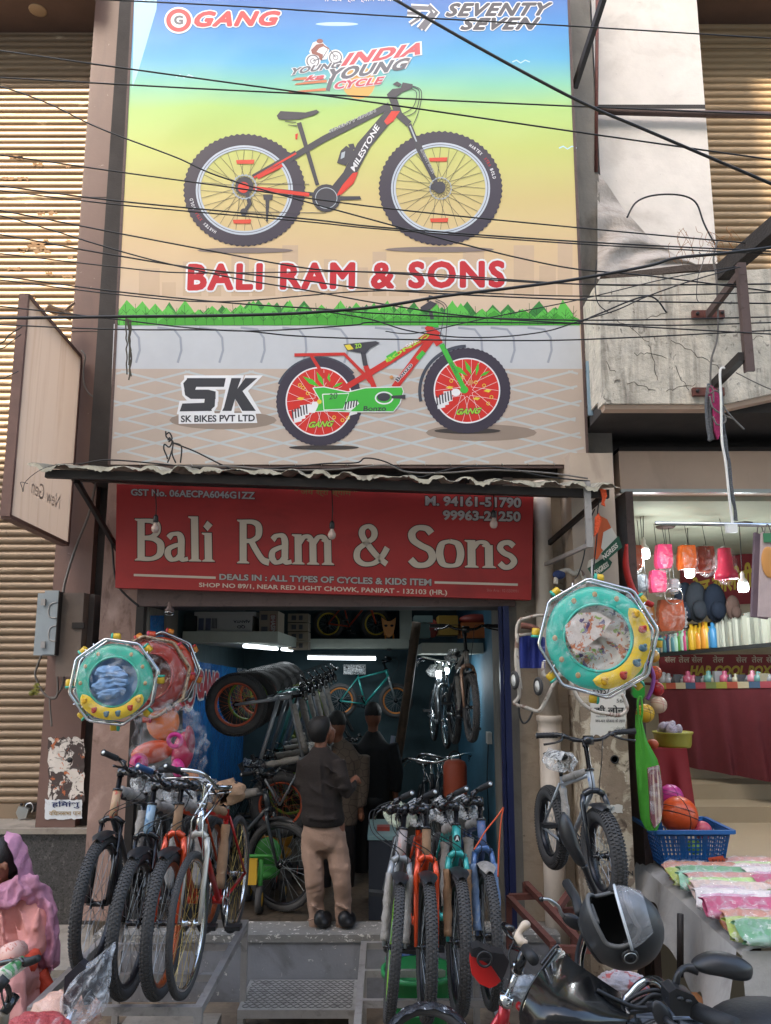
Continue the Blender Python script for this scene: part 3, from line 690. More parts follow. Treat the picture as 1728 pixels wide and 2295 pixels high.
# --- upper bicycle
sh = PR(YB, L2); sh.dot(530, 541, 104, 6); sh.dot(950, 539, 118, 6); done(sh, 'ground_shadow_print', FP('shadow_grey', '#7d6f6a'))
for cx, cy, rx, ry in ((528, 411, 131, 121), (952, 407, 133, 123)): done(PR(YB, L2+.002).ring(cx, cy, rx, ry, 28, 26, 130, 1.5), 'tyre_print', pTy)
rm = PR(YB, L2+.003)
for cx, cy, rx, ry in ((528, 411, 105, 97), (952, 407, 107, 99)): rm.ring(cx, cy, rx, ry, 10, 9, 72)
done(rm, 'rim_print', pRim)
rm = PR(YB, L2+.0036)
for cx, cy, rx, ry in ((528, 411, 101, 93), (952, 407, 103, 95)): rm.ring(cx, cy, rx, ry, 1.6, 1.5, 72)
done(rm, 'rim_line_print', pG)
sp = PR(YB, L2+.004); spokes(sp, 528, 411, 94, 32, .9, 87); spokes(sp, 952, 407, 96, 32, .9, 89); done(sp, 'spoke_print', pSp)
rf = PR(YB, L2+.007)
for x, y in ((530, 350), (523, 479), (947, 345), (949, 476)): rf.poly([(x-20, y-4), (x+20, y-5), (x+18, y+4), (x-18, y+4)])
done(rf, 'reflector_print', FP('reflector', '#d4472f'))
fr = PR(YB, L2+.008)
fr.line([(622, 346), (700, 300), (842, 228)], 13, 15)                                  # top tube
fr.line([(646, 265), (686, 400)], 10, 8)                                               # seat tube and post
fr.poly([(836, 236), (866, 238), (800, 318), (772, 372), (752, 398), (724, 424), (716, 404), (742, 372), (772, 310)])
fr.line([(546, 382), (640, 330)], 9, 11); fr.line([(530, 404), (700, 422)], 7, 8)
fr.dot(705, 428, 31, 30); fr.poly([(735, 424), (778, 424), (781, 431), (735, 433)])
fr.line([(846, 205), (862, 248), (884, 268)], 17, 15)
fr.line([(884, 268), (902, 312)], 10); fr.line([(902, 312), (944, 400)], 15, 9); fr.dot(950, 405, 13); fr.dot(944, 404, 17, 8)
fr.poly([(598, 250), (606, 240), (660, 243), (684, 237), (690, 242), (678, 249), (648, 258), (618, 259), (602, 258)])
fr.line([(616, 262), (640, 264), (622, 270), (644, 272)], 2)
fr.poly([(836, 204), (848, 192), (866, 190), (870, 178), (892, 182), (890, 192), (868, 200), (852, 214), (838, 212)]); fr.poly([(848, 182), (858, 176), (868, 182), (862, 188)])
fr.dot(528, 402, 20, 20); fr.line([(528, 402), (540, 440), (527, 460)], 10, 8); fr.dot(527, 458, 8); fr.line([(578, 425), (577, 478)], 9, 4); fr.poly([(568, 420), (590, 420), (588, 432), (570, 432)])
fr.poly([(736, 326), (748, 315), (766, 326), (748, 358), (728, 352)]); fr.poly([(752, 312), (764, 310), (768, 322), (758, 326)])
fr.line([(534, 397), (668, 398)], 1.4); fr.line([(534, 458), (704, 460)], 1.4)
done(fr, 'dark_frame_print', pK)
cb = PR(YB, L2+.0105)
for q in ([(884, 190), (900, 200), (892, 232), (860, 250)], [(888, 186), (906, 198), (898, 240), (868, 254)], [(886, 184), (910, 196), (906, 236), (892, 272)]):
    cb.line([tuple(p)[:2] for p in [(v_.x, v_.z) for v_ in catmull([V((a, 0, b_)) for a, b_ in q], 6)]], 1.6)
done(cb, 'brake_hose_print', pK)
rd = PR(YB, L2+.0115)
rd.poly([(846, 240), (864, 240), (850, 262), (836, 270), (830, 262)]); rd.line([(640, 331), (596, 356), (548, 384)], 4)
rd.poly([(762, 374), (774, 372), (764, 396), (738, 420), (726, 424), (740, 400)]); rd.line([(548, 406), (668, 421)], 8, 8); rd.line([(556, 384), (610, 357)], 7); rd.dot(526, 405, 12)
rd.poly([(638, 290), (644, 288), (642, 302), (638, 300)])
done(rd, 'red_frame_print', FP('bright_red', '#d23423'))
wt = PR(YB, L2+.0125); wt.ring(528, 404, 27, 27, 3, None, 40, 1.4); wt.ring(705, 428, 24, 23, 1.6); wt.ring(952, 407, 24, 24, 2, None, 40, 1)
wt.line([(886, 272), (900, 306)], 3); wt.poly([(738, 330), (746, 327), (744, 340), (736, 344)])
done(wt, 'metal_print', FP('pale_metal', '#a9b2ba'))
def tline(s_, p, q, h_, m_, lift, **k):
    dx, dy = q[0]-p[0], q[1]-p[1]; l_ = sqrt(dx*dx+dy*dy); nx, ny = dy/l_*h_, -dx/l_*h_
    return lettering(s_, [P(p[0]+nx, p[1]+ny, YB), P(q[0]+nx, q[1]+ny, YB), P(q[0], q[1], YB), P(p[0], p[1], YB)], m_, BB, lift=lift, **k)
tline('MILESTONE', (766, 372), (822, 274), 12, pW, L2+.0125, off=.02, shear=.2)
tline('SEVENTY SEVEN', (712, 288), (814, 242), 6, pG, L2+.0125, off=.03, shear=.2, out=.03, outm=pW)
tline('SEVENTY SEVEN', (908, 325), (934, 376), 6, pG, L2+.0125, off=.02, out=.03, outm=pW)
tline('MILESTONE', (554, 380), (592, 360), 3.5, pK, L2+.0128)
def arctext(s_, cx, cy, r, a0, a1, h_, m_):
    n = len(s_)
    for i, ch in enumerate(s_):
        if ch == ' ': continue
        a = a0+(a1-a0)*(i+.5)/n; d = (a1-a0)/n*.36
        pts = [(cx+(r+h_)*cos(a-d), cy+(r+h_)*sin(a-d)*.925), (cx+(r+h_)*cos(a+d), cy+(r+h_)*sin(a+d)*.925), (cx+r*cos(a+d), cy+r*sin(a+d)*.925), (cx+r*cos(a-d), cy+r*sin(a-d)*.925)]
        lettering(ch, quad4(pts, YB), m_, BB, off=.02, lift=L2+.0036)
arctext('HARTEX', 952, 407, 115, -1.02, -.72, 7, pW); arctext('XTRA', 952, 407, 115, -.64, -.44, 7, pR); arctext('BOLD', 952, 407, 115, -.40, -.18, 7, pW)
arctext('HARTEX', 528, 411, 113, 2.12, 2.42, 7, pW); arctext('XTRA', 528, 411, 113, 2.48, 2.68, 7, pR); arctext('BOLD', 528, 411, 113, 2.74, 2.98, 7, pW)
# --- lower bicycle
L3 = L2
s2 = PR(YB, L3); s2.dot(700, 967, 76, 5); s2.dot(1010, 931, 72, 6); done(s2, 'ground_shadow_print', FP('shadow_dark', '#3c3634'))
fd = PR(YB, L3+.001)
def arc(cx, cy, rx, ry, a0, a1, n=24): return [(cx+rx*cos(a0+(a1-a0)*i/n), cy+ry*sin(a0+(a1-a0)*i/n)) for i in range(n+1)]
fd.line(arc(690, 868, 95, 95, pi*1.13, pi*1.78), 6); fd.line(arc(1010, 846, 103, 98, pi*.93, pi*1.49), 7); done(fd, 'mudguard_print', FP('mudguard', '#3f4450'))
done(PR(YB, L3+.002).ring(690, 868, 93, 95, 22, 22, 110, .8), 'tyre_print', pTy); done(PR(YB, L3+.002).ring(1009, 844, 94, 92, 24, 23, 110, .8), 'tyre_print', pTy)
done(PR(YB, L3+.003).dot(690, 868, 72, 74, 60), 'wheel_disc_print', FP('disc_red', '#c92a22')); done(PR(YB, L3+.003).dot(1009, 844, 71, 70, 60), 'wheel_disc_print', FP('disc_red', '#c92a22'))
wr = PR(YB, L3+.0035); wr.ring(690, 868, 73, 75, 3); wr.ring(1009, 844, 72, 71, 3)
for cx, cy, r in ((690, 868, 70), (1009, 844, 68)): spokes(wr, cx, cy, r, 22, .7)
for x, y in ((640, 902), (648, 896), (656, 888), (950, 872), (958, 866), (966, 858), (760, 886), (768, 880)):   # striped animal bodies
    wr.poly([(x-8, y-12), (x+10, y-14), (x+12, y+8), (x-4, y+12)])
wr.dot(667, 880, 9, 7); wr.dot(985, 848, 10, 8); wr.dot(784, 876, 9, 6)
done(wr, 'white_detail_print', pW)
zb = PR(YB, L3+.0062)
for bx, by in ((634, 894), (946, 864), (756, 880)):
    for i in range(6): zb.poly([(bx+i*6-4, by-8-i*2.4), (bx+i*6-1, by-9-i*2.4), (bx+i*6+1, by+12-i*2.4), (bx+i*6-2, by+12-i*2.4)])
done(zb, 'stripe_print', pK)
lf = PR(YB, L3+.0062); random.seed(3)
for cx, cy in ((690, 868), (1009, 844)):
    for i in range(9):
        a = -2.4+i*.24+random.uniform(-.05, .05); r0, r1 = 34, 66
        x0, y0, x1, y1 = cx+12+r0*.6*cos(a), cy-26+r0*.2*sin(a), cx+r1*cos(a), cy+r1*sin(a)
        xm, ym = (x0+x1)/2, (y0+y1)/2; dx, dy = (y1-y0)*.13, -(x1-x0)*.13
        if i % 2: lf.poly([(x0, y0), (xm+dx, ym+dy), (x1, y1), (xm-dx, ym-dy)])
done(lf, 'leaf_print', FP('leaf_bright', '#49b32f'))
yl = PR(YB, L3+.0065)
for x, y in ((655, 838), (665, 850), (648, 832), (975, 823), (1062, 858), (1055, 872), (1046, 833), (740, 908), (752, 903), (722, 902), (1000, 815), (1028, 826)): yl.ring(x, y, 4, 4, 1.4, None, 12)
for x, y in ((650, 862), (972, 838), (1030, 862), (1054, 845)): yl.poly([(x-9, y), (x-2, y-4), (x+8, y-2), (x+2, y+3)])
done(yl, 'ring_print', FP('yellow', '#d9c43c'))
mk = PR(YB, L3+.0072); mk.dot(1017, 826, 6, 5); mk.dot(800, 852, 5, 5); mk.dot(690, 884, 6, 5); mk.dot(846, 815, 4, 4); done(mk, 'animal_face_print', FP('tan', '#c58a55'))
rd = PR(YB, L3+.009)
rd.line([(636, 767), (744, 765), (790, 812), (800, 826)], 7); rd.line([(672, 768), (724, 850)], 7); rd.line([(732, 846), (836, 784), (930, 722)], 12, 15)
rd.line([(790, 790), (812, 846)], 11); rd.line([(852, 838), (945, 714)], 15, 17); rd.line([(924, 704), (950, 744)], 16, 17)
done(rd, 'red_frame_print', FP('frame_red', '#bf2b25'))
gr = PR(YB, L3+.0108)
gr.poly([(676, 838), (700, 836), (752, 847), (790, 838), (868, 836), (872, 846), (864, 872), (850, 890), (760, 890), (706, 888), (668, 890), (690, 862)])
gr.line([(954, 744), (1003, 840)], 11, 10); gr.dot(1003, 842, 9, 8)
gr.line([(838, 776), (858, 762)], 14, 12); gr.line([(902, 776), (916, 760)], 10); gr.poly([(922, 690), (946, 694), (948, 708), (920, 704)])
done(gr, 'green_guard_print', FP('guard_green', '#3fae3c'))
gw = PR(YB, L3+.0125)
gw.line([(676, 838), (700, 836), (752, 847), (790, 838), (868, 836), (872, 846), (864, 872), (850, 890), (760, 890), (706, 888), (668, 890), (690, 862), (676, 838)], 2)
gw.ring(830, 860, 20, 14, 3, 3); gw.line([(697, 852), (754, 850), (742, 884), (700, 886), (697, 852)], 2); gw.poly([(742, 886), (752, 868), (772, 866), (776, 872), (758, 888)]); gw.poly([(664, 892), (676, 868), (690, 868), (686, 880), (680, 892)])
done(gw, 'guard_outline_print', pW)
bk = PR(YB, L3+.014)
bk.poly([(742, 744), (812, 737), (821, 741), (800, 752), (790, 764), (750, 757)]); bk.line([(784, 758), (790, 790)], 10); bk.dot(829, 858, 14, 9); bk.poly([(846, 855), (876, 853), (876, 862), (846, 861)])
bk.poly([(908, 664), (930, 650), (944, 656), (930, 668), (912, 672)]); bk.line([(924, 652), (928, 640), (942, 644)], 5); bk.line([(930, 672), (934, 690)], 8)
for i in range(5): bk.poly([(744+i*6, 886-i*2), (747+i*6, 886-i*2), (749+i*6, 868-i*1), (746+i*6, 868-i*1)])
done(bk, 'black_part_print', pK)
sd = PR(YB, L3+.0152); sd.poly([(744, 746), (756, 744), (764, 754), (752, 757)]); sd.dot(690, 868, 5, 5); done(sd, 'seat_spot_print', FP('yellow', '#d9c43c'))
cb = PR(YB, L3+.0152)
for q in ([(940, 650), (960, 664), (956, 700), (950, 730)], [(942, 646), (966, 664), (964, 720), (962, 754)]): cb.line([(v_.x, v_.z) for v_ in catmull([V((a, 0, b_)) for a, b_ in q], 6)], 1.6)
done(cb, 'brake_cable_print', pK)
yg = FP('lime', '#9ccf3a')
lettering('GANG', quad4([(669, 912), (722, 909), (719, 922), (666, 925)], YB), yg, BB, off=.03, shear=.25, out=.05, outm=pK, lift=L3+.009)
lettering('GANG', quad4([(988, 884), (1041, 881), (1038, 894), (985, 897)], YB), yg, BB, off=.03, shear=.25, out=.05, outm=pK, lift=L3+.009)
lettering('Bonzo', quad4([(786, 878), (835, 877), (834, 889), (785, 889)], YB), pK, BB, off=.02, lift=L3+.0145)
lettering('20', quad4([(712, 852), (730, 848), (728, 862), (711, 864)], YB), pK, BB, lift=L3+.0145)
tline('Bonzo', (860, 826), (892, 790), 9, pK, L3+.0145, off=.03, out=.05, outm=pW)
tline('BONZO', (836, 784), (930, 726), 8, yg, L3+.0125, off=.03); tline('GANG', (878, 752), (906, 737), 6, pW, L3+.0145, off=.03); tline('GANG', (972, 786), (984, 808), 5, pK, L3+.0145)
lettering('ZO', quad4([(766, 744), (780, 742), (782, 752), (768, 754)], YB), yg, BB, off=.03, lift=L3+.0152)
# --- titles
lettering('BALI RAM & SONS', quad4([(410, 573), (1088, 566), (1088, 619), (408, 626)], YB), FP('title_red', '#bb1f2b'), BB, off=.0, space=1.16, outm=pW, lift=L2, smear=(.0135, .030))
pDk = FP('logo_dark', '#33343a')
skl = PR(YB, L3+.001)
def sk(pr, g):
    h_ = g/2
    for q in ([(404-h_, 817-h_), (488+h_, 817-h_), (484+h_, 836+h_), (404-h_, 836+h_)], [(396-h_, 828), (406, 817-h_), (424, 836+h_), (420, 848), (400-h_, 850)], [(398-h_, 842-h_), (450+h_, 842-h_), (466+h_, 846), (466+h_, 862+h_), (412-h_, 862+h_), (400-h_, 854)], [(444-h_, 850), (466+h_, 850), (464+h_, 878), (452+h_, 889+h_), (440-h_, 880)], [(394-h_, 872-h_), (452+h_, 870-h_), (458+h_, 888+h_), (388-h_, 889+h_)]): pr.poly(q)
    pr.poly([(484-g/2, 880+g/2), (500-g/2, 817-g/2), (521+g/2, 817-g/2), (513+g/2, 840), (530, 817-g/2), (556+g, 817-g/2), (524+g, 845), (553+g, 888+g/2), (524, 888+g/2), (508, 862), (500+g/2, 888+g/2), (480-g/2, 888+g/2)])
sk(skl, 12); skl.poly([(386, 894), (552, 892), (556, 914), (386, 916)]); done(skl, 'logo_outline_print', pW)
skl = PR(YB, L3+.0035); sk(skl, 0); done(skl, 'logo_print', pDk)
lettering('SK BIKES PVT LTD', quad4([(391, 898), (551, 896), (551, 911), (391, 913)], YB), pDk, BB, off=.03, lift=L3+.0035)
# top logos
lettering('GANG', quad4([(424, 27), (604, 26), (602, 54), (422, 57)], YB), FP('logo_red', '#c03038'), BB, off=.0, shear=.3, space=1.14, outm=pW, lift=L2, smear=(.012, .024))
lg = PR(YB, L2); lg.dot(386, 44, 31, 29, 48); done(lg, 'logo_outline_print', pW)
lg = PR(YB, L2+.001); lg.dot(386, 44, 27, 25, 48); done(lg, 'logo_print', FP('logo_red', '#c03038'))
lg = PR(YB, L2+.002); lg.dot(386, 44, 17, 16, 40); done(lg, 'logo_ring_print', pW)
lettering('G', quad(376, 34, 396, 54, YB), pG, BB, off=.05, lift=L2+.0025)
lettering('SEVENTY', quad4([(968, 9), (1192, 7), (1186, 33), (964, 35)], YB), pK, BB, off=.0, shear=.3, space=1.12, outm=pW, lift=L2, smear=(.009, .019))
lettering('SEVEN', quad4([(1000, 41), (1166, 39), (1158, 63), (996, 64)], YB), pK, BB, off=.0, shear=.3, space=1.12, outm=pW, lift=L2, smear=(.009, .019))
for pr, g, m_, l_ in ((0, 7, pW, L2), (0, 0, pG, L2+.001)):
    a = PR(YB, l_)
    a.line([(888, 16), (928, 18), (934, 28), (906, 62)], 9+g, 8+g); a.line([(880, 28), (906, 30), (904, 40), (886, 52)], 7+g, 5+g); a.line([(926, 12), (944, 26), (914, 64)], 7+g, 8+g)
    done(a, 'seventy_seven_mark_print', m_)
lettering('!! जय श्री श्याम जी की !!', quad(702, -7, 868, 6, YB), pW, BB, off=.02, lift=L2)
# slogan
def slog(s_, a, m_, of=.05):
    lettering(s_, quad4(a, YB), m_, BB, off=of, shear=.25, space=1.1, out=.07, outm=pW, lift=L2+.001)
sr = FP('slogan_red', '#c24a54')
slog('INDIA', [(744, 117), (916, 91), (908, 118), (736, 144)], sr)
slog('YOUNG', [(632, 148), (740, 132), (736, 146), (628, 163)], pG); slog('ka', [(662, 165), (704, 158), (700, 172), (658, 176)], sr)
slog('YOUNG', [(712, 150), (888, 124), (880, 150), (706, 178)], pG); slog('CYCLE', [(724, 177), (832, 165), (828, 182), (722, 194)], sr)
a = PR(YB, L2+.0015); a.line([(716, 170), (708, 196)], 9); done(a, 'slogan_print', pG)
a = PR(YB, L2+.0014)
for p in ([(640, 180), (706, 172), (706, 178), (636, 184)], [(625, 198), (704, 190), (704, 196), (620, 201)], [(640, 168), (664, 166), (662, 172), (630, 174)]): a.poly(p)
done(a, 'speed_stripe_print', FP('stripe_orange', '#c9764e'))
a = PR(YB, L2+.0005)
for cx, cy, r in ((676, 132, 17), (725, 124, 17)): a.dot(cx, cy, r)
a.poly([(668, 112), (676, 92), (692, 86), (704, 98), (712, 106), (706, 128), (680, 132)]); done(a, 'rider_outline_print', pW)
a = PR(YB, L2+.0012)
for cx, cy in ((676, 132), (725, 124)): a.ring(cx, cy, 14, 14, 2.6, None, 32); a.ring(cx, cy, 6, 6, 1.6, None, 20)
a.line([(676, 132), (698, 124), (710, 104), (725, 124)], 2.4); done(a, 'rider_bicycle_print', pG)
a = PR(YB, L2+.0020); a.poly([(672, 108), (684, 96), (698, 94), (702, 99), (690, 104), (684, 112), (698, 118), (696, 130), (692, 130), (688, 121), (674, 116)]); a.dot(691, 89, 7, 5); a.line([(696, 97), (710, 105)], 3)
done(a, 'rider_print', FP('rider_brown', '#8a4c42'))

# ---------------------------------------------------------------- red sign board
YS = 6.42
sp_ = [P(252, 1046, YS), P(1153, 1074, YS), P(1148, 1296, YS), P(249, 1270, YS)]
SG = thing('shop_sign', 'long red signboard reading Bali Ram & Sons above the shop entrance', 'sign', (sp_[3]+sp_[2])/2)
redm = mat('sign_red', '#a82a28', .5, var=.05, scale=2, bump=.001, bscale=8, layers=[('#6d1b18', (1.5, 1, 3), .5, .75, .5, 'noise')])
MB().prism([sp_[0], sp_[3], sp_[2], sp_[1]], (0, .12, 0)).build('board', redm, SG)
def SQ(x0, y0, x1, y1): # follow the slight slope of the board
    f = lambda x: (x-252)/900*26
    return [P(x0, y0, YS), P(x1, y1, YS)] 
def srow(x0, x1, yt0, yt1, yb0, yb1): return [P(x0, yt0, YS), P(x1, yt1, YS), P(x1, yb1, YS), P(x0, yb0, YS)]
cream, signk = flat('sign_cream', '#cdbdab', .5), flat('sign_shadow', '#3a1513', .6)
greyl = flat('sign_grey_letters', '#a8a19c', .5)
def sl(s_, q, m_=cream, **k): return lettering(s_, q, m_, SG, lift=.0012, **k)
sl('GST No. 06AECPA6046G1ZZ', srow(283, 551, 1056, 1063, 1071, 1079), greyl, off=.03, out=.04, outm=signk)
sl('“ जय श्री श्याम ”', srow(636, 772, 1054, 1057, 1072, 1075), flat('sign_gold', '#7c6a3a', .5), off=.01)
sl('M. 94161-51790', srow(919, 1126, 1071, 1075, 1093, 1098), greyl, off=.04, out=.05, outm=signk)
sl('99963-21250', srow(957, 1125, 1102, 1105, 1124, 1128), greyl, off=.04, out=.05, outm=signk)
sl('DEALS IN : ALL TYPES OF CYCLES & KIDS ITEM', srow(474, 932, 1240, 1251, 1253, 1266), greyl, off=.035, out=.04, outm=signk)
sl('SHOP NO 89/1, NEAR RED LIGHT CHOWK, PANIPAT - 132103 (HR.)', srow(430, 966, 1259, 1275, 1271, 1289), cream, off=.02)
sl('Shiv Arts : 9215509991', srow(1052, 1120, 1272, 1274, 1278, 1281), flat('sign_faint', '#b06a62', .5))
for x0, x1, y0, y1 in ((289, 466, 1240, 1246), (939, 1119, 1256, 1261)):
    MB().prism([P(x0, y0, YS-.002), P(x1, y1, YS-.002), P(x1, y1+5, YS-.002), P(x0, y0+5, YS-.002)][::-1], (0, .001, 0)).build('rule_line', cream, SG)
# serif letters drawn with a broad pen
def pen(strokes, q, layer=0., grow=0., m_=None, name='lettering'):
    nrm = (q[1]-q[0]).cross(q[0]-q[3]).normalized(); b = MB()
    for si, (pts, w0, w1) in enumerate(strokes):
        if pts[0] == 'poly': P2 = pts[1]; polys = [P2]
        else:
            c2 = [(v_.x, v_.y) for v_ in catmull([V((a, b_, 0)) for a, b_ in pts], 7)] if len(pts) > 2 else pts
            n = len(c2); L_ = []; R_ = []
            for i, (a, b_) in enumerate(c2):
                p = c2[max(0, i-1)]; r = c2[min(n-1, i+1)]; dx, dy = r[0]-p[0], r[1]-p[1]; l_ = sqrt(dx*dx+dy*dy) or 1
                ang = atan2(dy, dx); k = abs(sin(ang-.12)); w_ = (w1+(w0-w1)*k**1.3)/2+grow
                L_.append((a-dy/l_*w_, b_+dx/l_*w_)); R_.append((a+dy/l_*w_, b_-dx/l_*w_))
            polys = [[L_[i], L_[i+1], R_[i+1], R_[i]] for i in range(n-1)]
            if grow: pass
        for pl in polys:
            b.poly([q[3]*(1-u)*(1-v_)+q[2]*u*(1-v_)+q[1]*u*v_+q[0]*(1-u)*v_+nrm*(layer+.00005*si) for u, v_ in pl])
    return b.build(name, m_, SG)
# each glyph in a cell 0..w wide, 1 cap height; x height .66
def stem(x, h_=1., w_=.17, y0=0): return [('poly', [(x-w_/2-.07, y0), (x-w_/2-.07, y0+.025), (x-w_/2, y0+.06), (x-w_/2, y0+h_-.06), (x-w_/2-.07, y0+h_-.03), (x-w_/2-.07, y0+h_), (x+w_/2, y0+h_), (x+w_/2, y0+.06), (x+w_/2+.07, y0+.025), (x+w_/2+.07, y0)])]
def G(ch):
    T_, t_ = .17, .07; X = .68
    st = lambda x, h_=1.: (stem(x, h_)[0], 0, 0)
    if ch == 'B': return .82, [st(.2), ([(.2, .965), (.48, .96), (.62, .88), (.63, .70), (.5, .58), (.26, .545)], .16, t_), ([(.26, .54), (.55, .52), (.72, .40), (.70, .16), (.5, .04), (.2, .035)], .17, t_)]
    if ch == 'R': return .90, [st(.2), ([(.2, .965), (.48, .96), (.63, .86), (.62, .64), (.46, .53), (.26, .51)], .16, t_), ([(.42, .52), (.56, .3), (.74, .08), (.92, .02)], .13, .13)]
    if ch == 'a': return .66, [([(.12, .55), (.22, .64), (.38, .65), (.46, .54), (.46, .3), (.46, .1), (.52, .03), (.64, .05)], .16, t_), ([(.44, .40), (.28, .36), (.13, .28), (.10, .14), (.2, .03), (.34, .05), (.45, .15)], .15, t_)]
    if ch == 'l': return .36, [st(.17, 1.08)]
    if ch == 'i': return .36, [st(.17, X), (('poly', [(.06, .86), (.17, .98), (.28, .87), (.17, .75)]), 0, 0)]
    if ch == 'm': return 1.16, [st(.17, X), st(.58, X-.12), st(.99, X-.12), ([(.22, .50), (.34, .63), (.48, .63), (.58, .50)], .13, t_), ([(.62, .50), (.74, .63), (.88, .63), (.99, .50)], .13, t_)]
    if ch == 'n': return .78, [st(.17, X), st(.6, X-.12), ([(.22, .50), (.34, .63), (.50, .63), (.60, .50)], .13, t_)]
    if ch == 'o': return .72, [([(.36, .65), (.17, .58), (.10, .34), (.17, .08), (.36, .02), (.55, .08), (.62, .34), (.55, .58), (.36, .65)], .16, t_)]
    if ch == 's': return .54, [([(.44, .56), (.32, .65), (.16, .62), (.10, .50), (.2, .38), (.36, .30), (.44, .17), (.34, .04), (.2, .02), (.08, .12)], .13, .10)]
    if ch == 'S': return .70, [([(.60, .84), (.48, .96), (.26, .97), (.12, .84), (.15, .66), (.34, .52), (.56, .40), (.62, .20), (.48, .04), (.24, .02), (.08, .16)], .16, .11)]
    if ch == '&': return .98, [([(.92, .44), (.78, .22), (.56, .04), (.28, .01), (.10, .14), (.12, .36), (.32, .52), (.54, .68), (.56, .86), (.42, .97), (.26, .90), (.24, .72), (.44, .44), (.66, .2), (.9, .02)], .15, .08)]
    return .34, []
def serif_word(s_, x0, x1, yt, yb, slope=26/900):
    cells = [G(c_) for c_ in s_]; tot = sum(c_[0] for c_ in cells); x = 0
    st = []
    for w_, g in cells:
        for p, a, b_ in g:
            if p[0] == 'poly': st.append((('poly', [((x+u)/tot, v_) for u, v_ in p[1]]), a, b_))
            else: st.append(([((x+u), v_) for u, v_ in p], a, b_))
        x += w_
    return st, tot
def put_word(s_, x0, x1, yt, yb, dy):
    st, tot = serif_word(s_, x0, x1, yt, yb)
    # work in cell units, then map u/tot
    def conv(grow):
        out = []
        for p, a, b_ in st:
            if p[0] == 'poly':
                cx = sum(u for u, _ in p[1])/len(p[1]); cy = sum(v_ for _, v_ in p[1])/len(p[1])
                out.append((('poly', [(u*tot+(grow if u > cx else -grow), v_+(grow if v_ > cy else -grow)) for u, v_ in p[1]]), a, b_))
            else: out.append((p, a+2*grow, b_+2*grow))
        return out
    o_, ux, uy = P(x0, yb, YS), (P(x1, yb+dy, YS)-P(x0, yb, YS))/tot, P(x0, yt, YS)-P(x0, yb, YS)
    q = [o_+uy, o_+uy+ux, o_+ux, o_]
    pen(conv(.034), q, .0012, 0, signk, 'letter_outline'); pen(conv(.012), q, .0026, 0, cream)
put_word('Bali', 289, 466, 1122, 1210, 3); put_word('Ram', 510, 722, 1124, 1216, 4); put_word('&', 764, 842, 1134, 1219, 2); put_word('Sons', 880, 1120, 1138, 1222, 6)
for s_ in ():pass
# ---------------------------------------------------------------- awning
AW = thing('corrugated_awning', 'worn corrugated sheet awning with ragged light edge over the red sign', 'awning', (0, 5.75, 4.1))
awn = mat('corrugated_sheet', '#8f897a', .7, .1, var=.15, scale=9, bump=.002, layers=[('#4b443b', 9, .5, .7, .7, 'noise'), ('#c6c0ae', (5, 5, 5), .55, .66, .6, 'noise')])
AYF, AYB = 5.72, 6.36
def edge_y(x):  # front edge height in picture units
    t_ = (x-60)/1280
    return 1001+12*t_+34*max(0, t_)**1.6
def sheet(xa, xb, lift):
    def fn(u, w):
        x = xa+(xb-xa)*u; ph = (x-60)/62.*2*pi
        wv = math.tanh(2.2*sin(ph+.5*sin(x*.011)))*(.012+.008*sin(x*.021)); rag = random.uniform(-.012, .012) if w == 0 else 0
        p = P(x, edge_y(x), AYF); drop = (1-w)**3*.05
        return V((p.x, AYF+rag+(AYB-AYF)*w, p.z+wv-drop*.3+lift+.10*w))
    return MB().grid(fn, int((xb-xa)/3), 8)
for i, (a, b_) in enumerate(((60, 420), (405, 760), (745, 1080), (1065, 1338))):
    s_ = sheet(a, b_, .006*(i % 2)); s_.build('sheet', awn, AW)
    def lipf(u, w, a=a, b_=b_, i=i):
        x = a+(b_-a)*u; ph = (x-60)/62.*2*pi; p = P(x, edge_y(x), AYF)
        h_ = max(0, .014+.016*sin(ph*.5+i)+random.uniform(-.008, .008))+.004
        return V((p.x+random.uniform(-.002, .002), AYF-.004+w*.006-.012*w, p.z+math.tanh(2.2*sin(ph+.5*sin(x*.011)))*(.012+.008*sin(x*.021))-.015-w*h_+.006*(i % 2)))
    MB().grid(lipf, int((b_-a)/4), 1).build('torn_edge', mat('torn_sheet_edge', '#9c9684', .7, var=.25, scale=14, layers=[('#5a5245', 18, .55, .66, .7, 'noise')]), AW)
zb_ = P(200, 1036, 5.80).z
MB().bar(P(100, 1024, 5.80), P(1315, 1068, 5.80), .045, .06).build('front_beam', M['dark_steel'], AW)
MB().bar(P(100, 1020, 5.80)+V((0, .5, .07)), P(1315, 1060, 5.80)+V((0, .5, .07)), .05, .05).build('rear_beam', M['dark_steel'], AW)
for (a, b_) in (((165, 1040, 5.85), (256, 1190, 6.6)), ((1300, 1075, 5.85), (1168, 1190, 6.55))):
    MB().bar(P(*a), P(*b_), .03, .035).build('strut', M['dark_steel'], AW)
for x in (330, 560, 800, 1010):
    MB().bar(P(x, 1040, 5.82), V((P(x, 1050, 5.82).x, 6.4, P(x, 1050, 5.82).z+.16)), .03).build('rafter', M['dark_steel'], AW)
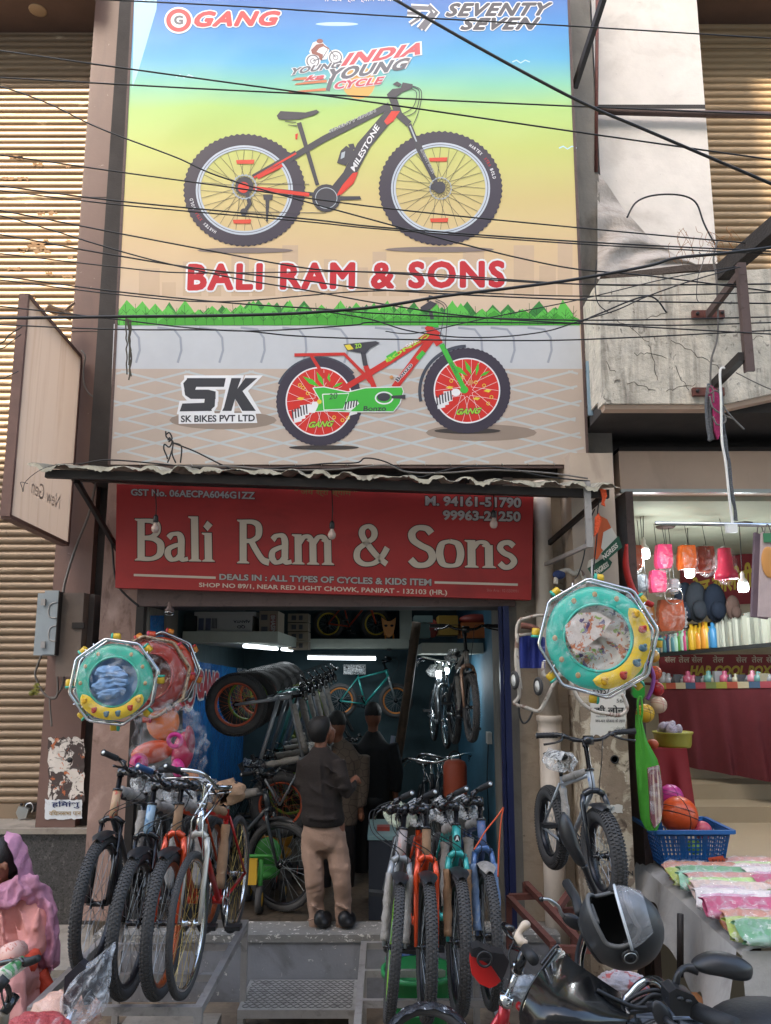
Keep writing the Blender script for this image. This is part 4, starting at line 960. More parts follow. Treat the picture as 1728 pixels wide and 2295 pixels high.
# bulbs hanging under the awning
for x, y0, y1, lab in ((335, 1070, 1152, 'unlit bulb hanging before the letter B of the red sign'), (717, 1072, 1166, 'unlit bulb hanging before the word Ram, longest drop of the three'), (1067, 1082, 1142, 'unlit bulb hanging in front of the phone numbers')):
    p = P(x, y0, 6.0); q = P(x, y1, 6.0); t = thing('hanging_bulb', lab, 'light bulb', q, group='bulbs under the awning')
    z = q.z
    MB().lathe([(.001, 0), (.018, .004), (.028, .02), (.03, .038), (.022, .058), (.013, .072), (.013, .08)], q, n=16).build('glass_bulb', mat('dusty_bulb', '#b09a90', .25, var=.1), t)
    MB().lathe([(.016, .08), (.019, .085), (.019, .12), (.012, .135), (.006, .14)], q, n=14).build('socket', M['plastic_black'], t)
    MB().tube([q+V((0, 0, .135)), (q+p)/2+V((.006, 0, .06)), p+V((0, 0, .05))], .004, 5).build('wire', M['cable'], t)
q = P(366, 1326, 6.35); t = thing('broken_bulb', 'brown round lamp holder with a thin ring hanging at the entrance corner', 'lamp holder', q)
MB().lathe([(.001, 0), (.03, .01), (.035, .03), (.02, .05), (.012, .09)], q, n=14).build('holder', M['rustbrown'], t)
MB().torus(q+V((0, -.01, 0)), .036, .003, V((0, .3, 1)), 20, 5).build('ring', M['chrome'], t)
# ---------------------------------------------------------------- projecting sign box at left
SB = thing('projecting_sign', 'faded blank cream signboard jutting out from the left pilaster, seen edge on', 'sign', (-2.66, 6.3, 3.6))
sbp = [V((-2.655, 5.74, 5.30)), V((-2.655, 6.84, 5.24)), V((-2.655, 6.84, 3.59)), V((-2.655, 5.74, 3.63))]
faded = mat('faded_cream_flex', '#b09c8c', .6, var=.06, scale=2, layers=[('#7c5636', (3, 9, .5), .52, .66, .8, 'noise'), ('#cabdb0', (1, 1, 1), .5, .7, .6, 'noise')])
_nt = faded.node_tree; _b = _nt.nodes['Principled BSDF']; _tl = _nt.nodes.new('ShaderNodeBsdfTranslucent'); _mx = _nt.nodes.new('ShaderNodeMixShader'); _mx.inputs[0].default_value = .55
_tl.inputs[0].default_value = (.62, .48, .38, 1); _nt.links.new(_b.outputs[0], _mx.inputs[1]); _nt.links.new(_tl.outputs[0], _mx.inputs[2]); _nt.links.new(_mx.outputs[0], _nt.nodes['Material Output'].inputs[0])
MB().poly(sbp).build('panel', faded, SB)
for i in range(4):
    a, b_ = sbp[i], sbp[(i+1) % 4]; MB().bar(a+V((-.028, 0, 0)), b_+V((-.028, 0, 0)), .03, .07, V((1, 0, 0))).build('frame_bar', mat('sign_frame_brown', '#6b4f46', .6, var=.15, scale=10), SB)
lettering('New Gen', [V((-2.655, 6.6, 3.96)), V((-2.655, 6.05, 3.98)), V((-2.655, 6.05, 3.86)), V((-2.655, 6.6, 3.84))][::1], flat('bleached_print', '#b09e90'), SB, lift=-.0035)
solo(MB().bar(P(100, 664, 6.6), P(158, 686, 6.75), .12, .02).bar(P(122, 686, 6.6), P(160, 655, 6.78), .02), 'wall_bracket', flat('tan_bracket', '#8e7560', .7), 'small tan bracket fixed behind the projecting signboard', 'bracket')
# ---------------------------------------------------------------- overhead cables
def cable(pts, Y, r, label, m='cable', group='overhead cables across the street', name='overhead_cable'):
    pts = [(-60, pts[0][1]+(pts[0][1]-pts[1][1])*.1)]+pts if pts[0][0] <= 0 else pts
    w = TR(pts, Y, 8)
    if pts[-1][0] >= 1660: w.append(w[-1]+(w[-1]-w[-3])*3)
    b = MB().tube(w, r, 5); return solo(b, name, M[m], label, 'cable', group)
CB = [
 ([(200, -2), (520, 14), (833, 34), (1228, 56), (1666, 83)], 5.5, .007, 'topmost thin cable running over the brand logos of the billboard'),
 ([(0, 110), (192, 137), (520, 182), (833, 225), (1238, 284), (1666, 345)], 5.4, .008, 'cable descending from the upper left shutter over the big handlebar'),
 ([(0, 168), (400, 190), (833, 211), (1293, 232), (1666, 248)], 5.6, .008, 'nearly level cable above the big printed saddle'),
 ([(848, -4), (1040, 106), (1250, 218), (1400, 283), (1666, 397)], 5.0, .014, 'thick cable falling steeply over the upper right corner of the billboard'),
 ([(0, 187), (100, 222), (192, 267), (260, 295), (380, 340), (500, 390), (833, 483), (998, 527), (1133, 560), (1250, 582), (1400, 596), (1666, 630)], 5.3, .007, 'cable sagging diagonally through the rear wheel of the upper printed bicycle'),
 ([(0, 335), (260, 372), (500, 405), (833, 450), (1248, 492), (1666, 530)], 5.5, .007, 'cable crossing the chainring of the upper printed bicycle'),
 ([(0, 402), (260, 435), (650, 472), (833, 492), (1248, 522), (1666, 543)], 5.4, .0075, 'upper cable of the close pair below the upper printed pedals'),
 ([(0, 412), (260, 443), (650, 478), (833, 496), (1248, 527), (1666, 549)], 5.45, .0065, 'lower cable of the close pair below the upper printed pedals'),
 ([(0, 455), (260, 505), (450, 541), (665, 580), (833, 590), (1248, 614), (1666, 614)], 5.3, .007, 'cable running through the top of the red title letters'),
 ([(0, 466), (120, 500), (200, 525), (330, 562), (500, 600), (666, 628), (833, 658), (1040, 686), (1380, 706), (1666, 722)], 5.2, .0065, 'cable sagging below the red title and over the leaf band'),
 ([(0, 507), (180, 540), (250, 552), (425, 580), (640, 604), (833, 627), (1248, 648), (1666, 656)], 5.5, .0075, 'cable crossing the middle of the red title letters'),
 ([(0, 548), (250, 577), (420, 590), (833, 588), (1248, 614), (1440, 616), (1666, 613)], 5.6, .006, 'thin cable along the tops of the red title letters'),
 ([(0, 597), (250, 630), (500, 655), (700, 668), (833, 678), (1248, 692), (1666, 685)], 5.4, .007, 'upper cable crossing the printed leaves'),
 ([(0, 605), (250, 636), (480, 652), (833, 628), (1248, 640), (1666, 632)], 5.35, .006, 'cable dipping behind the printed leaves and rising to the parapet'),
 ([(0, 662), (250, 690), (425, 710), (560, 715), (760, 703), (833, 696), (1248, 699), (1450, 703), (1666, 697)], 5.3, .0065, 'cable along the lower edge of the printed leaves'),
 ([(0, 702), (250, 712), (500, 714), (640, 726), (833, 733), (1150, 736), (1350, 730), (1550, 720), (1666, 714)], 5.5, .007, 'lowest level cable passing over the small printed handlebar'),
 ([(0, 688), (150, 686), (300, 684), (425, 683), (600, 679), (720, 672), (833, 661), (960, 640), (1110, 622), (1248, 603), (1400, 575), (1460, 558), (1560, 548), (1666, 535)], 5.1, .014, 'thickest bundled cable rising from the leaf band to the right parapet'),
 ([(700, 673), (800, 690), (880, 714), (980, 728), (1080, 728), (1180, 716), (1252, 694), (1330, 671), (1400, 640), (1500, 605), (1600, 577)], 5.2, .006, 'loose cable looping under the leaves and up over the parapet'),
 ([(833, 716), (900, 720), (1040, 690), (1250, 648), (1450, 600), (1600, 575)], 5.25, .005, 'thin cable climbing from the small handlebar toward the steel post'),
 ([(0, 742), (20, 724), (48, 706)], 5.6, .006, 'short drooping cable at the far left, upper one'),
 ([(0, 754), (25, 738), (46, 722)], 5.6, .005, 'short drooping cable at the far left, lower one'),
 ([(0, 818), (20, 812), (40, 802)], 5.6, .005, 'short cable end meeting the projecting sign at the far left'),
]
for p_, Y_, r_, l_ in CB: cable(p_, Y_, r_*.78, l_)
cable([(1355, 470), (1372, 440), (1400, 425), (1440, 420), (1480, 424), (1505, 440), (1520, 480), (1535, 510), (1550, 535)], 6.4, .008, 'black cable arching over the white pillar above the tarpaulin', group=None)
cable([(1550, 520), (1542, 560), (1548, 600), (1552, 700), (1548, 740), (1537, 780), (1536, 840), (1542, 900)], 5.7, .008, 'grey cable dropping down the parapet to the rope bundle', 'cable_g', None)
cable([(1290, 560), (1286, 600), (1290, 650), (1310, 672), (1322, 676)], 5.85, .004, 'thin wire sagging at the corner of the parapet', group=None)
cable([(1510, 545), (1520, 560), (1508, 600), (1505, 640), (1509, 652)], 5.75, .004, 'light thin wire hanging from the ledge above the parapet', 'cable_g', None)
cable([(1590, 805), (1640, 830), (1700, 856)], 5.2, .004, 'thin pale wire running off right from the steel arm', 'cable_g', None)
cable([(1440, 675), (1400, 640), (1300, 676), (1250, 698)][::-1], 5.3, .006, 'short cable crossing diagonally before the parapet', group=None)
# frayed rag on the cable
b = MB()
for i in range(5):
    pts = [(272+i*3, 688+i)]; x, y = pts[0]
    for j in range(12): x += random.uniform(-3, 3)+(277-x)*.15; y += 11; pts.append((x, y))
    b.tube(TR(pts[:random.randint(8, 13)], 5.28, 3), .005, 5)
solo(b, 'frayed_rag', mat('faded_rag', '#4d473d', .9, var=.2), 'frayed rag strip hanging from the cables over the left end of the leaves', 'rag')
b = MB()
for q in ([(358, 932), (360, 945), (372, 952), (366, 966), (356, 960), (354, 970), (360, 985), (362, 992)], [(366, 945), (374, 960), (368, 985), (362, 1000)], [(362, 950), (374, 955), (372, 980), (380, 1000)], [(374, 957), (392, 965), (390, 1000)], [(376, 958), (420, 975), (470, 1000), (500, 1014)], [(358, 940), (366, 935), (372, 948), (364, 955)]):
    b.tube(TR(q, 6.0), .006, 5)
solo(b, 'wire_tangle', M['cable'], 'tangled bunch of black wire ends sticking up over the awning', 'cable')
for q, r_, l_, m_ in (([(170, 1004), (230, 994), (320, 1000), (420, 1010), (520, 1016), (620, 1010), (700, 1002), (770, 1000), (790, 990), (833, 998), (900, 1030), (940, 1022), (1010, 1008), (1090, 1012), (1180, 1030), (1275, 1040)], .006, 'thin black wire lying in loops along the awning top', 'cable'),
                      ([(400, 1008), (500, 1008), (600, 1016), (740, 1014), (833, 1005), (880, 1020), (960, 1022), (1060, 1016), (1180, 1022), (1270, 1034)], .007, 'grey wire lying along the right half of the awning top', 'cable_g')):
    cable(q, 5.9, r_, l_, m_, None, 'roof_wire')
cable([(60, 1045), (45, 1042), (48, 1055), (50, 1062), (56, 1040), (90, 1014), (130, 1003), (180, 1002)], 5.7, .0025, 'curly thin wire hanging off the left end of the awning', group=None, name='thin_wire')
# cables on the pilaster
cable([(176, 757), (184, 770), (180, 800), (182, 830), (192, 850), (206, 862), (222, 890), (233, 912)], 6.8, .008, 'light grey cable running down the pilaster beside the projecting sign', 'cable_g', None, 'wall_cable')
cable([(232, 800), (231, 900), (218, 1000), (208, 1040), (192, 1110), (165, 1180), (140, 1260), (136, 1300)], 6.75, .011, 'thick grey cable running down to the meter box', 'cable_g', None, 'wall_cable')
cable([(172, 1035), (190, 1075), (215, 1130), (240, 1170), (248, 1240), (262, 1275), (300, 1310)], 6.5, .009, 'black cable drooping past the left edge of the red sign', 'cable', None, 'wall_cable')
cable([(90, 1415), (80, 1440), (76, 1460), (90, 1492), (108, 1508), (124, 1500), (122, 1430)], 6.7, .009, 'grey cable looping out under the meter box', 'cable_g', None, 'wall_cable')
cable([(138, 1440), (136, 1480), (120, 1506), (108, 1512), (112, 1570)], 6.72, .008, 'grey cable hanging below the meter box, right of the loop', 'cable_g', None, 'wall_cable')
b = MB()
for i in range(6): a = P(72+random.uniform(-6, 6), 1478+i*4, 6.6); b.prism([a, a+V((.03, 0, .01)), a+V((.05, 0, -.012)), a+V((.02, 0, -.014))], (0, .01, 0))
b.ell(P(68, 1498, 6.6), .022)
solo(b, 'lemon_chilli_charm', mat('dried_lemon_chilli', '#6d6a25', .6, var=.4, scale=30), 'small green and yellow lemon and chilli charm hanging under the meter box', 'charm')
# meter boxes
t = thing('meter_box', 'grey plastic electric meter box with rounded windows on the pilaster', 'meter box', P(110, 1430, 6.6))
gm = mat('grey_meter_plastic', '#8d959a', .45, var=.08, scale=6, layers=[('#6d7478', 5, .55, .7, .5, 'noise')])
def slab(x0, y0, x1, y1, Y0, Y1):
    ym = (y0+y1)/2; return MB().box(V((P(x0, ym, Y0).x, Y0, P(x0, y1, Y0).z)), V((P(x1, ym, Y0).x, Y1, P(x1, y0, Y0).z)))
slab(77, 1282, 124, 1416, 6.55, 6.9).build('case', gm, t)
slab(92, 1276, 122, 1414, 6.52, 6.548).build('lid', gm, t)
for y in (1312, 1362): 
    MB().tube(TR([(122, y-10), (112, y-8), (106, y), (105, y+16), (110, y+22), (122, y+24)], 6.518, 5), .006, 5).build('window_rim', M['grey_steel'], t)
for y in (1294, 1386): slab(88, y, 97, y+14, 6.50, 6.518).build('latch', M['grey_steel'], t)
slab(122, 1278, 124, 1416, 6.51, 6.9).build('seam', M['dark_steel'], t)
t = thing('meter_cabinet', 'dusty brown metal meter cabinet beside the grey meter box', 'cabinet', P(150, 1460, 6.6))
cabm = mat('dusty_cabinet', '#6d5f56', .7, var=.12, scale=5, layers=[('#54483f', 5, .5, .7, .6, 'noise')])
slab(125, 1281, 176, 1462, 6.58, 6.88).build('body', cabm, t); slab(155, 1345, 181, 1358, 6.56, 6.578).build('hasp', M['dark_steel'], t)
slab(178, 1284, 200, 1450, 6.70, 6.88).build('side_panel', flat('side_panel', '#5c524e', .7), t)
slab(185, 1400, 195, 1408, 6.68, 6.698).build('sticker', M['white'], t)
# padlock
t = thing('padlock', 'steel padlock on the bottom rail of the left shutter', 'padlock', P(47, 1765, 7.2))
MB().prism([P(34, 1756, 7.2), P(40, 1742, 7.2), P(62, 1748, 7.2), P(56, 1768, 7.2), P(40, 1772, 7.2)][::-1], (0, .035, 0)).build('lock_body', M['alu'], t)
MB().tube(TR([(54, 1748), (58, 1738), (68, 1736), (72, 1746), (68, 1756)], 7.215, 5), .006, 6).build('shackle', M['chrome'], t)
slab(52, 1736, 78, 1754, 7.23, 7.27).build('hasp', M['dark_steel'], t)
# ---------------------------------------------------------------- steel post, arm and rope bundle right
t = thing('steel_bracket_post', 'brown steel channel post with angled braces bolted to the balcony parapet', 'bracket', P(1610, 800, 5.2))
slab(1604, 567, 1622, 801, 5.2, 5.22).build('post', M['rustbrown'], t)
slab(1604, 567, 1607, 801, 5.221, 5.27).build('flange', M['rustbrown'], t)
MB().bar(P(1604, 585, 5.2), P(1530, 680, 5.85), .035, .055).build('upper_brace', M['rustbrown'], t)
MB().bar(P(1604, 770, 5.22), P(1545, 830, 5.7), .05, .06).build('arm', M['dark_steel'], t)
slab(1497, 670, 1566, 686, 5.86, 5.895).build('wall_plate', M['rust'], t); slab(1498, 837, 1566, 854, 5.86, 5.895).build('wall_plate', M['rust'], t)
for x, y in ((1507, 678), (1560, 676), (1507, 845), (1556, 846)): MB().lathe([(.014, 0), (.014, .012), (.006, .016)], P(x, y, 5.86), V((0, -1, 0)), 6, smooth=False).build('bolt', M['dark_steel'], t)
solo(MB().bar(P(1700, 470, 5.1), P(1560, 590, 5.9), .10, .12), 'weathered_beam', mat('burnt_beam', '#332d2a', .85, var=.3, scale=12, bump=.006), 'dark weathered beam slanting up right of the balcony top', 'beam')
b = MB()
for i in range(26):
    x = random.uniform(1450, 1600); y = random.uniform(540, 575); p = [(x, y)]; 
    for j in range(4): x += random.uniform(-16, 16); y -= random.uniform(2, 22); p.append((x, y))
    b.tube(TR(p, 6.2, 3), .0022, 3)
solo(b, 'dry_twigs', flat('dry_twig', '#8a5c30', .8), 'dry brown twigs caught on top of the balcony ledge', 'twigs', kind='stuff')
t = thing('rope_bundle', 'grey rope bundle with a pink rag and wire loops tied to the steel arm', 'rope', P(1545, 870, 5.3))
b = MB()
for i, q in enumerate(([(1532, 830), (1527, 870), (1530, 920), (1534, 945), (1532, 952)], [(1538, 835), (1534, 880), (1536, 930), (1540, 950)], [(1556, 838), (1560, 880), (1562, 920), (1566, 945), (1568, 955)])):
    b.tube(TR(q, 5.3), .014, 7)
b.build('rope', mat('grey_rope', '#545659', .9, var=.5, scale=90, bump=.006, bscale=60), t)
MB().prism([P(a, c_, 5.27) for a, c_ in ((1536, 832), (1552, 845), (1560, 885), (1560, 930), (1553, 948), (1546, 930), (1542, 880), (1532, 850))][::-1], (0, .03, 0)).build('pink_rag', mat('pink_rag', '#a12a5c', .85, var=.3, scale=14, bump=.01, bscale=30), t)
b = MB()
for q in ([(1536, 850), (1545, 844), (1556, 852), (1562, 875), (1580, 900), (1608, 928)], [(1534, 856), (1540, 880), (1560, 895), (1585, 905)], [(1540, 900), (1550, 918), (1568, 910), (1560, 885)], [(1532, 852), (1530, 835), (1540, 842), (1542, 870)]): b.tube(TR(q, 5.24), .006, 5)
b.build('wire_loop', M['cable_g'], t)
solo(MB().tube(TR([(1566, 795), (1556, 802), (1558, 860), (1560, 950), (1568, 1000), (1578, 1095), (1584, 1138)], 5.2), .008, 6), 'white_cord', M['white'], 'white cord hanging down from the steel arm to the metal rod', 'cord')
solo(MB().tube(TR([(1566, 940), (1572, 985), (1576, 1000), (1580, 1060), (1588, 1098), (1590, 1125)], 5.22), [.010, .012, .010, .016, .010, .014], 7), 'grey_rope', mat('grey_rope', '#545659'), 'knotted dark grey rope hanging beside the white cord', 'rope')
solo(MB().tube([P(1416, 1131, 5.2), P(1760, 1136, 5.2)], .013, 8), 'hanging_rod', M['chrome'], 'horizontal chrome rod hung in front of the toy shop ceiling', 'rod')
solo(slab(1572, 1132, 1594, 1150, 5.16, 5.2), 'rod_clip', M['wpl'], 'small white plastic block clipped under the hanging rod', 'clip')
# drain pipe, steel square tube bracket
t = thing('drain_pipe', 'whitish plastic drain pipe with a coupling running down the cream pier', 'pipe', P(1192, 1540, 6.5))
pvc = mat('dirty_white_pvc', '#b9ada0', .55, world=True, var=.08, scale=5, layers=[('#857766', (5, 5, 1.5), .55, .7, .6, 'noise')])
xp = P(1191, 1600, 6.45).x; zc = PX(1555, 6.45)
MB().lathe([(.082, -zc+.05), (.082, -.02)], (xp, 6.5, zc), n=20).build('lower_pipe', pvc, t)
MB().lathe([(.096, -.12), (.10, -.115), (.10, -.10), (.092, -.095), (.092, -.02), (.10, -.012), (.10, .02), (.092, .03)], (xp, 6.5, zc), n=20).build('coupling', pvc, t)
MB().lathe([(.074, .03), (.074, 4.05-zc)], (xp, 6.5, zc), n=20).build('upper_pipe', pvc, t)
t = thing('steel_hook_frame', 'pale grey square steel bracket hanging down at the right end of the awning', 'bracket', P(1275, 1180, 5.8))
slab(1265, 1040, 1279, 1182, 5.75, 5.78).build('upright', M['grey_steel'], t)
MB().bar(P(1272, 1178, 5.765), P(1165, 1226, 6.55), .028).build('arm', M['grey_steel'], t)
MB().tube([P(1279, 1210, 5.76), P(1279, 1262, 5.7)], .007, 6).build('rod', M['grey_steel'], t)
cable([(1300, 1060), (1292, 1100), (1290, 1160), (1286, 1200), (1282, 1240), (1278, 1262)], 5.85, .005, 'thin black cord hanging down beside the party flag to the right walker', group=None, name='cord')
cable([(1285, 1100), (1270, 1140), (1262, 1200), (1250, 1240), (1242, 1250)], 5.95, .005, 'second thin black cord hanging left of the party flag', group=None, name='cord')
for i, (pts, m_, l_) in enumerate((([(1258, 1085), (1312, 1085), (1315, 1098), (1300, 1102), (1260, 1100)], M['rust'], None),)):
    pass
t = thing('orange_tassel', 'small frayed orange cloth tassel at the right end of the awning beam', 'tassel', P(1302, 1080, 5.8))
MB().prism([P(a, c_, 5.75) for a, c_ in ((1297, 1056), (1310, 1058), (1312, 1072), (1306, 1085), (1308, 1094), (1300, 1090), (1302, 1076))][::-1], (0, .015, 0)).build('cloth', mat('orange_cloth', '#c1461a', .8, var=.3, scale=25, bump=.01), t)
MB().prism([P(a, c_, 5.76) for a, c_ in ((1286, 1118), (1294, 1108), (1300, 1124), (1292, 1150), (1284, 1160))][::-1], (0, .01, 0)).build('lower_cloth', mat('orange_cloth', '#c1461a'), t)
# party flags: saffron, white, green
t = thing('party_flag', 'saffron white and green paper party flag with CONGRESS on its green band', 'flag', P(1310, 1180, 6.05))
def fp(pts, m_, nm, Y=6.05): return MB().prism([P(a, c_, Y) for a, c_ in pts][::-1], (0, .003, 0)).build(nm, m_, t)
saf, fwh, fgr = flat('flag_saffron', '#c4592c', .7), flat('flag_white', '#c9c2b6', .7), flat('flag_green', '#1d4a36', .7)
fp([(1287, 1160), (1283, 1205), (1290, 1210), (1302, 1190), (1330, 1160), (1312, 1122), (1292, 1112)], saf, 'saffron_band')
fp([(1304, 1150), (1322, 1140), (1336, 1165), (1306, 1192), (1299, 1184)], fwh, 'white_band', 6.045)
fp([(1299, 1196), (1336, 1158), (1338, 1162), (1345, 1182), (1308, 1214)], fgr, 'green_band', 6.04)
lettering('NGRESS', quad4([(1301, 1200), (1332, 1172), (1336, 1182), (1305, 1211)], 6.04), fwh, t, off=.03)
t = thing('party_flag', 'lower crumpled party flag showing CONGRESS on dark green, below the saffron one', 'flag', P(1300, 1230, 6.1))
fp([(1270, 1228), (1310, 1202), (1323, 1215), (1318, 1226), (1284, 1254)], fgr, 'green_band', 6.08)
fp([(1268, 1228), (1272, 1212), (1284, 1204), (1296, 1210), (1290, 1218)], fwh, 'white_band', 6.09)
lettering('CONGRESS', quad4([(1276, 1238), (1312, 1213), (1316, 1223), (1282, 1249)], 6.08), fwh, t, off=.03)
# ---------------------------------------------------------------- bicycles
MESHC = {}
def ringp(n): return [(cos(2*pi*i/n), sin(2*pi*i/n)) for i in range(n)]
def tyre_mesh(R, tw, knob):
    k = (R, tw, knob)
    if k in MESHC: return MESHC[k]
    b = MB(); r = tw/2; Rm = R-r; b.torus((0, 0, 0), Rm, r*.93, V((1, 0, 0)), 64, 12)
    n = int(2*pi*R/(.021 if knob > .0025 else .016))
    rows = ((-.62, 0), (-.2, .5), (.2, 0), (.62, .5)) if knob > .0025 else ((-.4, 0), (0, .5), (.4, 0))
    for row, ph in rows:
        an = row*1.35; sx = sin(an)*r*.93; rr = Rm+cos(an)*r*.93; wn = V((sin(an), 0, 0))
        for i in range(n):
            a = 2*pi*(i+ph)/n; rad = V((0, cos(a), sin(a))); tan = V((0, -sin(a), cos(a)))
            nrm = (V((1, 0, 0))*sin(an)+rad*cos(an)); lat = nrm.cross(tan)
            c = V((sx, rr*cos(a), rr*sin(a))); h = knob; w_ = tw*.10; l_ = 2*pi*R/n*.27
            if abs(row) > .5: w_ *= 1.2
            top = c+nrm*h; vs = []
            for cc, q in ((c-nrm*.003, 1.0), (top, .8)):
                for sa, sb in ((-1, -1), (1, -1), (1, 1), (-1, 1)): vs.append(cc+lat*sa*w_*q+tan*sb*l_*q)
            b.add(vs, [(4, 5, 6, 7), (0, 1, 5, 4), (1, 2, 6, 5), (2, 3, 7, 6), (3, 0, 4, 7)])
    MESHC[k] = b.mesh('tyre'); return MESHC[k]
def rim_mesh(R, tw):
    k = ('rim', R, tw)
    if k not in MESHC:
        ro = R-tw*.86; b = MB(); n = 56; vs = []; fs = []
        prof = [(ro, -tw*.24), (ro-.006, -tw*.27), (ro-.018, -tw*.2), (ro-.022, 0), (ro-.018, tw*.2), (ro-.006, tw*.27), (ro, tw*.24)]
        for cy, sy in ringp(n):
            for rr, x in prof: vs.append((x, rr*cy, rr*sy))
        m = len(prof)
        for i in range(n):
            j = (i+1) % n
            for q in range(m): fs.append((i*m+q, i*m+(q+1) % m, j*m+(q+1) % m, j*m+q))
        MESHC[k] = b.add(vs, fs, True).mesh('rim')
    return MESHC[k]
def spoke_mesh(R, tw, n=28, th=.0013):
    k = ('sp', R, tw, n, th)
    if k not in MESHC:
        b = MB(); ro = R-tw*.86-.018
        for i in range(n):
            a = 2*pi*i/n; s = 1 if i % 2 else -1; o = (.9 if (i//2) % 2 else -.9)
            b.tube([(s*.028, .022*cos(a+o), .022*sin(a+o)), (s*.002, ro*cos(a), ro*sin(a))], th, 3, caps=False)
        MESHC[k] = b.mesh('spokes')
    return MESHC[k]
def hub_mesh():
    if 'hub' not in MESHC:
        b = MB().lathe([(.006, -.06), (.009, -.05), (.009, -.034), (.026, -.033), (.026, -.029), (.014, -.026), (.014, .026), (.026, .029), (.026, .033), (.009, .034), (.009, .05), (.006, .06)], (0, 0, 0), V((1, 0, 0)), 12)
        MESHC['hub'] = b.mesh('hub')
    return MESHC['hub']
def inst(name, me, m, parent, loc=None):
    key = (me.name, m.name)
    if key not in MESHC:
        c_ = me.copy(); c_.materials.clear(); c_.materials.append(m); MESHC[key] = c_
    o = bpy.data.objects.new(name, MESHC[key]); COL.objects.link(o); o.parent = parent
    if loc is not None: o.location = loc
    MW[o.name] = MW[parent.name]; return o
def paint(name, h, **k): return mat('paint_'+name, h, .28, .25, var=.05, coat=.5, **k)
wrapm = mat('grey_foam_wrap', '#8c8781', .6, var=.2, scale=20, bump=.004, bscale=50, layers=[('#5d564f', 24, .54, .68, .6, 'noise'), ('#c5c2be', 34, .62, .7, .7, 'noise')])
kraft = mat('kraft_paper_wrap', '#8e6e52', .8, var=.15, scale=16, bump=.003, layers=[('#b9a184', 20, .6, .7, .6, 'noise')])
polyb = film('clear_bubble_wrap', (.78, .80, .80), .22, .85, 26, .2)
clearf = film('clear_film', (.9, .92, .95), .01, .22, 9, .07)
def bike(label, loc, yaw=0, lean=0, pitch=0, R=.35, tw=.064, knob=.0045, frame='#232428', fork=None, head=None, headm=None, rim=None, spoke=None, turn=0, k=1., wb=1.06, city=False, sus=False, wrap=None, fender=True, stemh=.09, grip='#1c1c1e', forkwrap=None, tubewrap=None, group=None, M3=None, simple=False, sw=.30, cat='bicycle', name='bicycle', seat_tall=.14, fendc=None, lean_fork=0, cut=None):
    Rz = Matrix.Rotation(yaw, 3, 'Z'); M3 = M3 or Rz @ Matrix.Rotation(pitch, 3, 'X') @ Matrix.Rotation(lean, 3, 'Y')
    t = thing(name, label, cat, loc, M3, group)
    fm = paint(frame.strip('#'), frame); km = paint((fork or frame).strip('#'), fork or frame); hm = headm or (paint(head.strip('#'), head) if head else fm)
    rm = rim or flat('rim_black', '#202126', .35, metal=.5); sm_ = spoke or flat('spoke_steel', '#9aa0a4', .3, metal=.9)
    F_ = V((0, -wb/2, R)); RA = V((0, wb/2, R)); d = V((0, .31, .95)).normalized(); fl = R+.065
    CR = F_+d*fl+V((0, -.0, 0)); HB = CR+d*.02; HT = HB+d*(.15*k); ST_ = HT+d*stemh
    BBk = V((0, wb/2-.43*k, R-.05*k)); ST = V((0, wb/2-.26*k-.03, R+.42*k)); SD = ST+V((0, .045, seat_tall))
    def wheel(c, nm):
        w_ = inst(nm, tyre_mesh(R, tw, knob), M['rubber'], t, c)
        inst('rim', rim_mesh(R, tw), rm, w_); inst('spokes', spoke_mesh(R, tw, 28, .0015), sm_, w_)['kind'] = 'stuff'; inst('hub', hub_mesh(), M['chrome'] if city else M['black_metal'], w_)
        return w_
    wheel(F_, 'front_wheel'); wheel(RA, 'rear_wheel')
    fr_ = MB(); r = .017*k if not city else .014
    fr_.tube([HT-d*.02, ST+V((0, 0, -.03))], r, 8); fr_.tube([HB+d*.015, BBk], r*1.25, 8); fr_.tube([BBk, ST+V((0, .005, .02))], r, 8)
    for s in (-1, 1):
        fr_.tube([ST+V((s*.016, 0, -.02)), RA+V((s*.062, 0, 0))], .009, 6); fr_.tube([BBk+V((s*.03, .02, 0)), RA+V((s*.062, 0, 0))], .010, 6)
    fr_.tube([BBk-V((.035, 0, 0)), BBk+V((.035, 0, 0))], .024*k, 10)
    fr_.build('frame', fm, t, local=True)
    h_ = MB().tube([HB, HT], [.025*k, .022*k, .022*k, .025*k], 12); h_.build('head_tube', hm, t, local=True)
    if tubewrap:
        w_ = MB(); 
        for a, b_ in ((HT, ST), (BBk, ST)):
            pts = [a.lerp(b_, .12+.74*i/9) for i in range(10)]; w_.tube(pts, [r*random.uniform(1.5, 2.3) for _ in pts], 9)
        w_.build('frame_wrap', tubewrap, t, local=True)
    f_ = MB(); off = .056 if tw < .075 else .075
    ax = d.cross(V((1, 0, 0))).normalized()
    for s in (-1, 1):
        L_ = F_+V((s*off, 0, 0))
        if sus: f_.tube([L_, L_+d*(fl*.62), L_+d*(fl*.62+.005), L_+d*fl], [.019, .017, .012, .012], 9)
        else: f_.tube([L_, L_+d*fl*.5, L_+d*(fl*.85), CR+V((s*off*.8, 0, .005))], [.010, .014, .016, .017], 9)
    if sus:
        f_.tube([CR+V((-off-.012, 0, -.005)), CR+V((-off*.5, 0, .022)), CR+V((off*.5, 0, .022)), CR+V((off+.012, 0, -.005))], .016, 8)
        f_.tube([F_+d*fl*.62+V((-off, -.02, 0)), F_+d*fl*.74+V((-off*.6, -.035, 0)), F_+d*fl*.74+V((off*.6, -.035, 0)), F_+d*fl*.62+V((off, -.02, 0))], .011, 7)
    else: f_.tube([CR+V((-off*.8, 0, .005)), CR+V((-off*.3, 0, .026)), CR+V((off*.3, 0, .026)), CR+V((off*.8, 0, .005))], .019, 8)
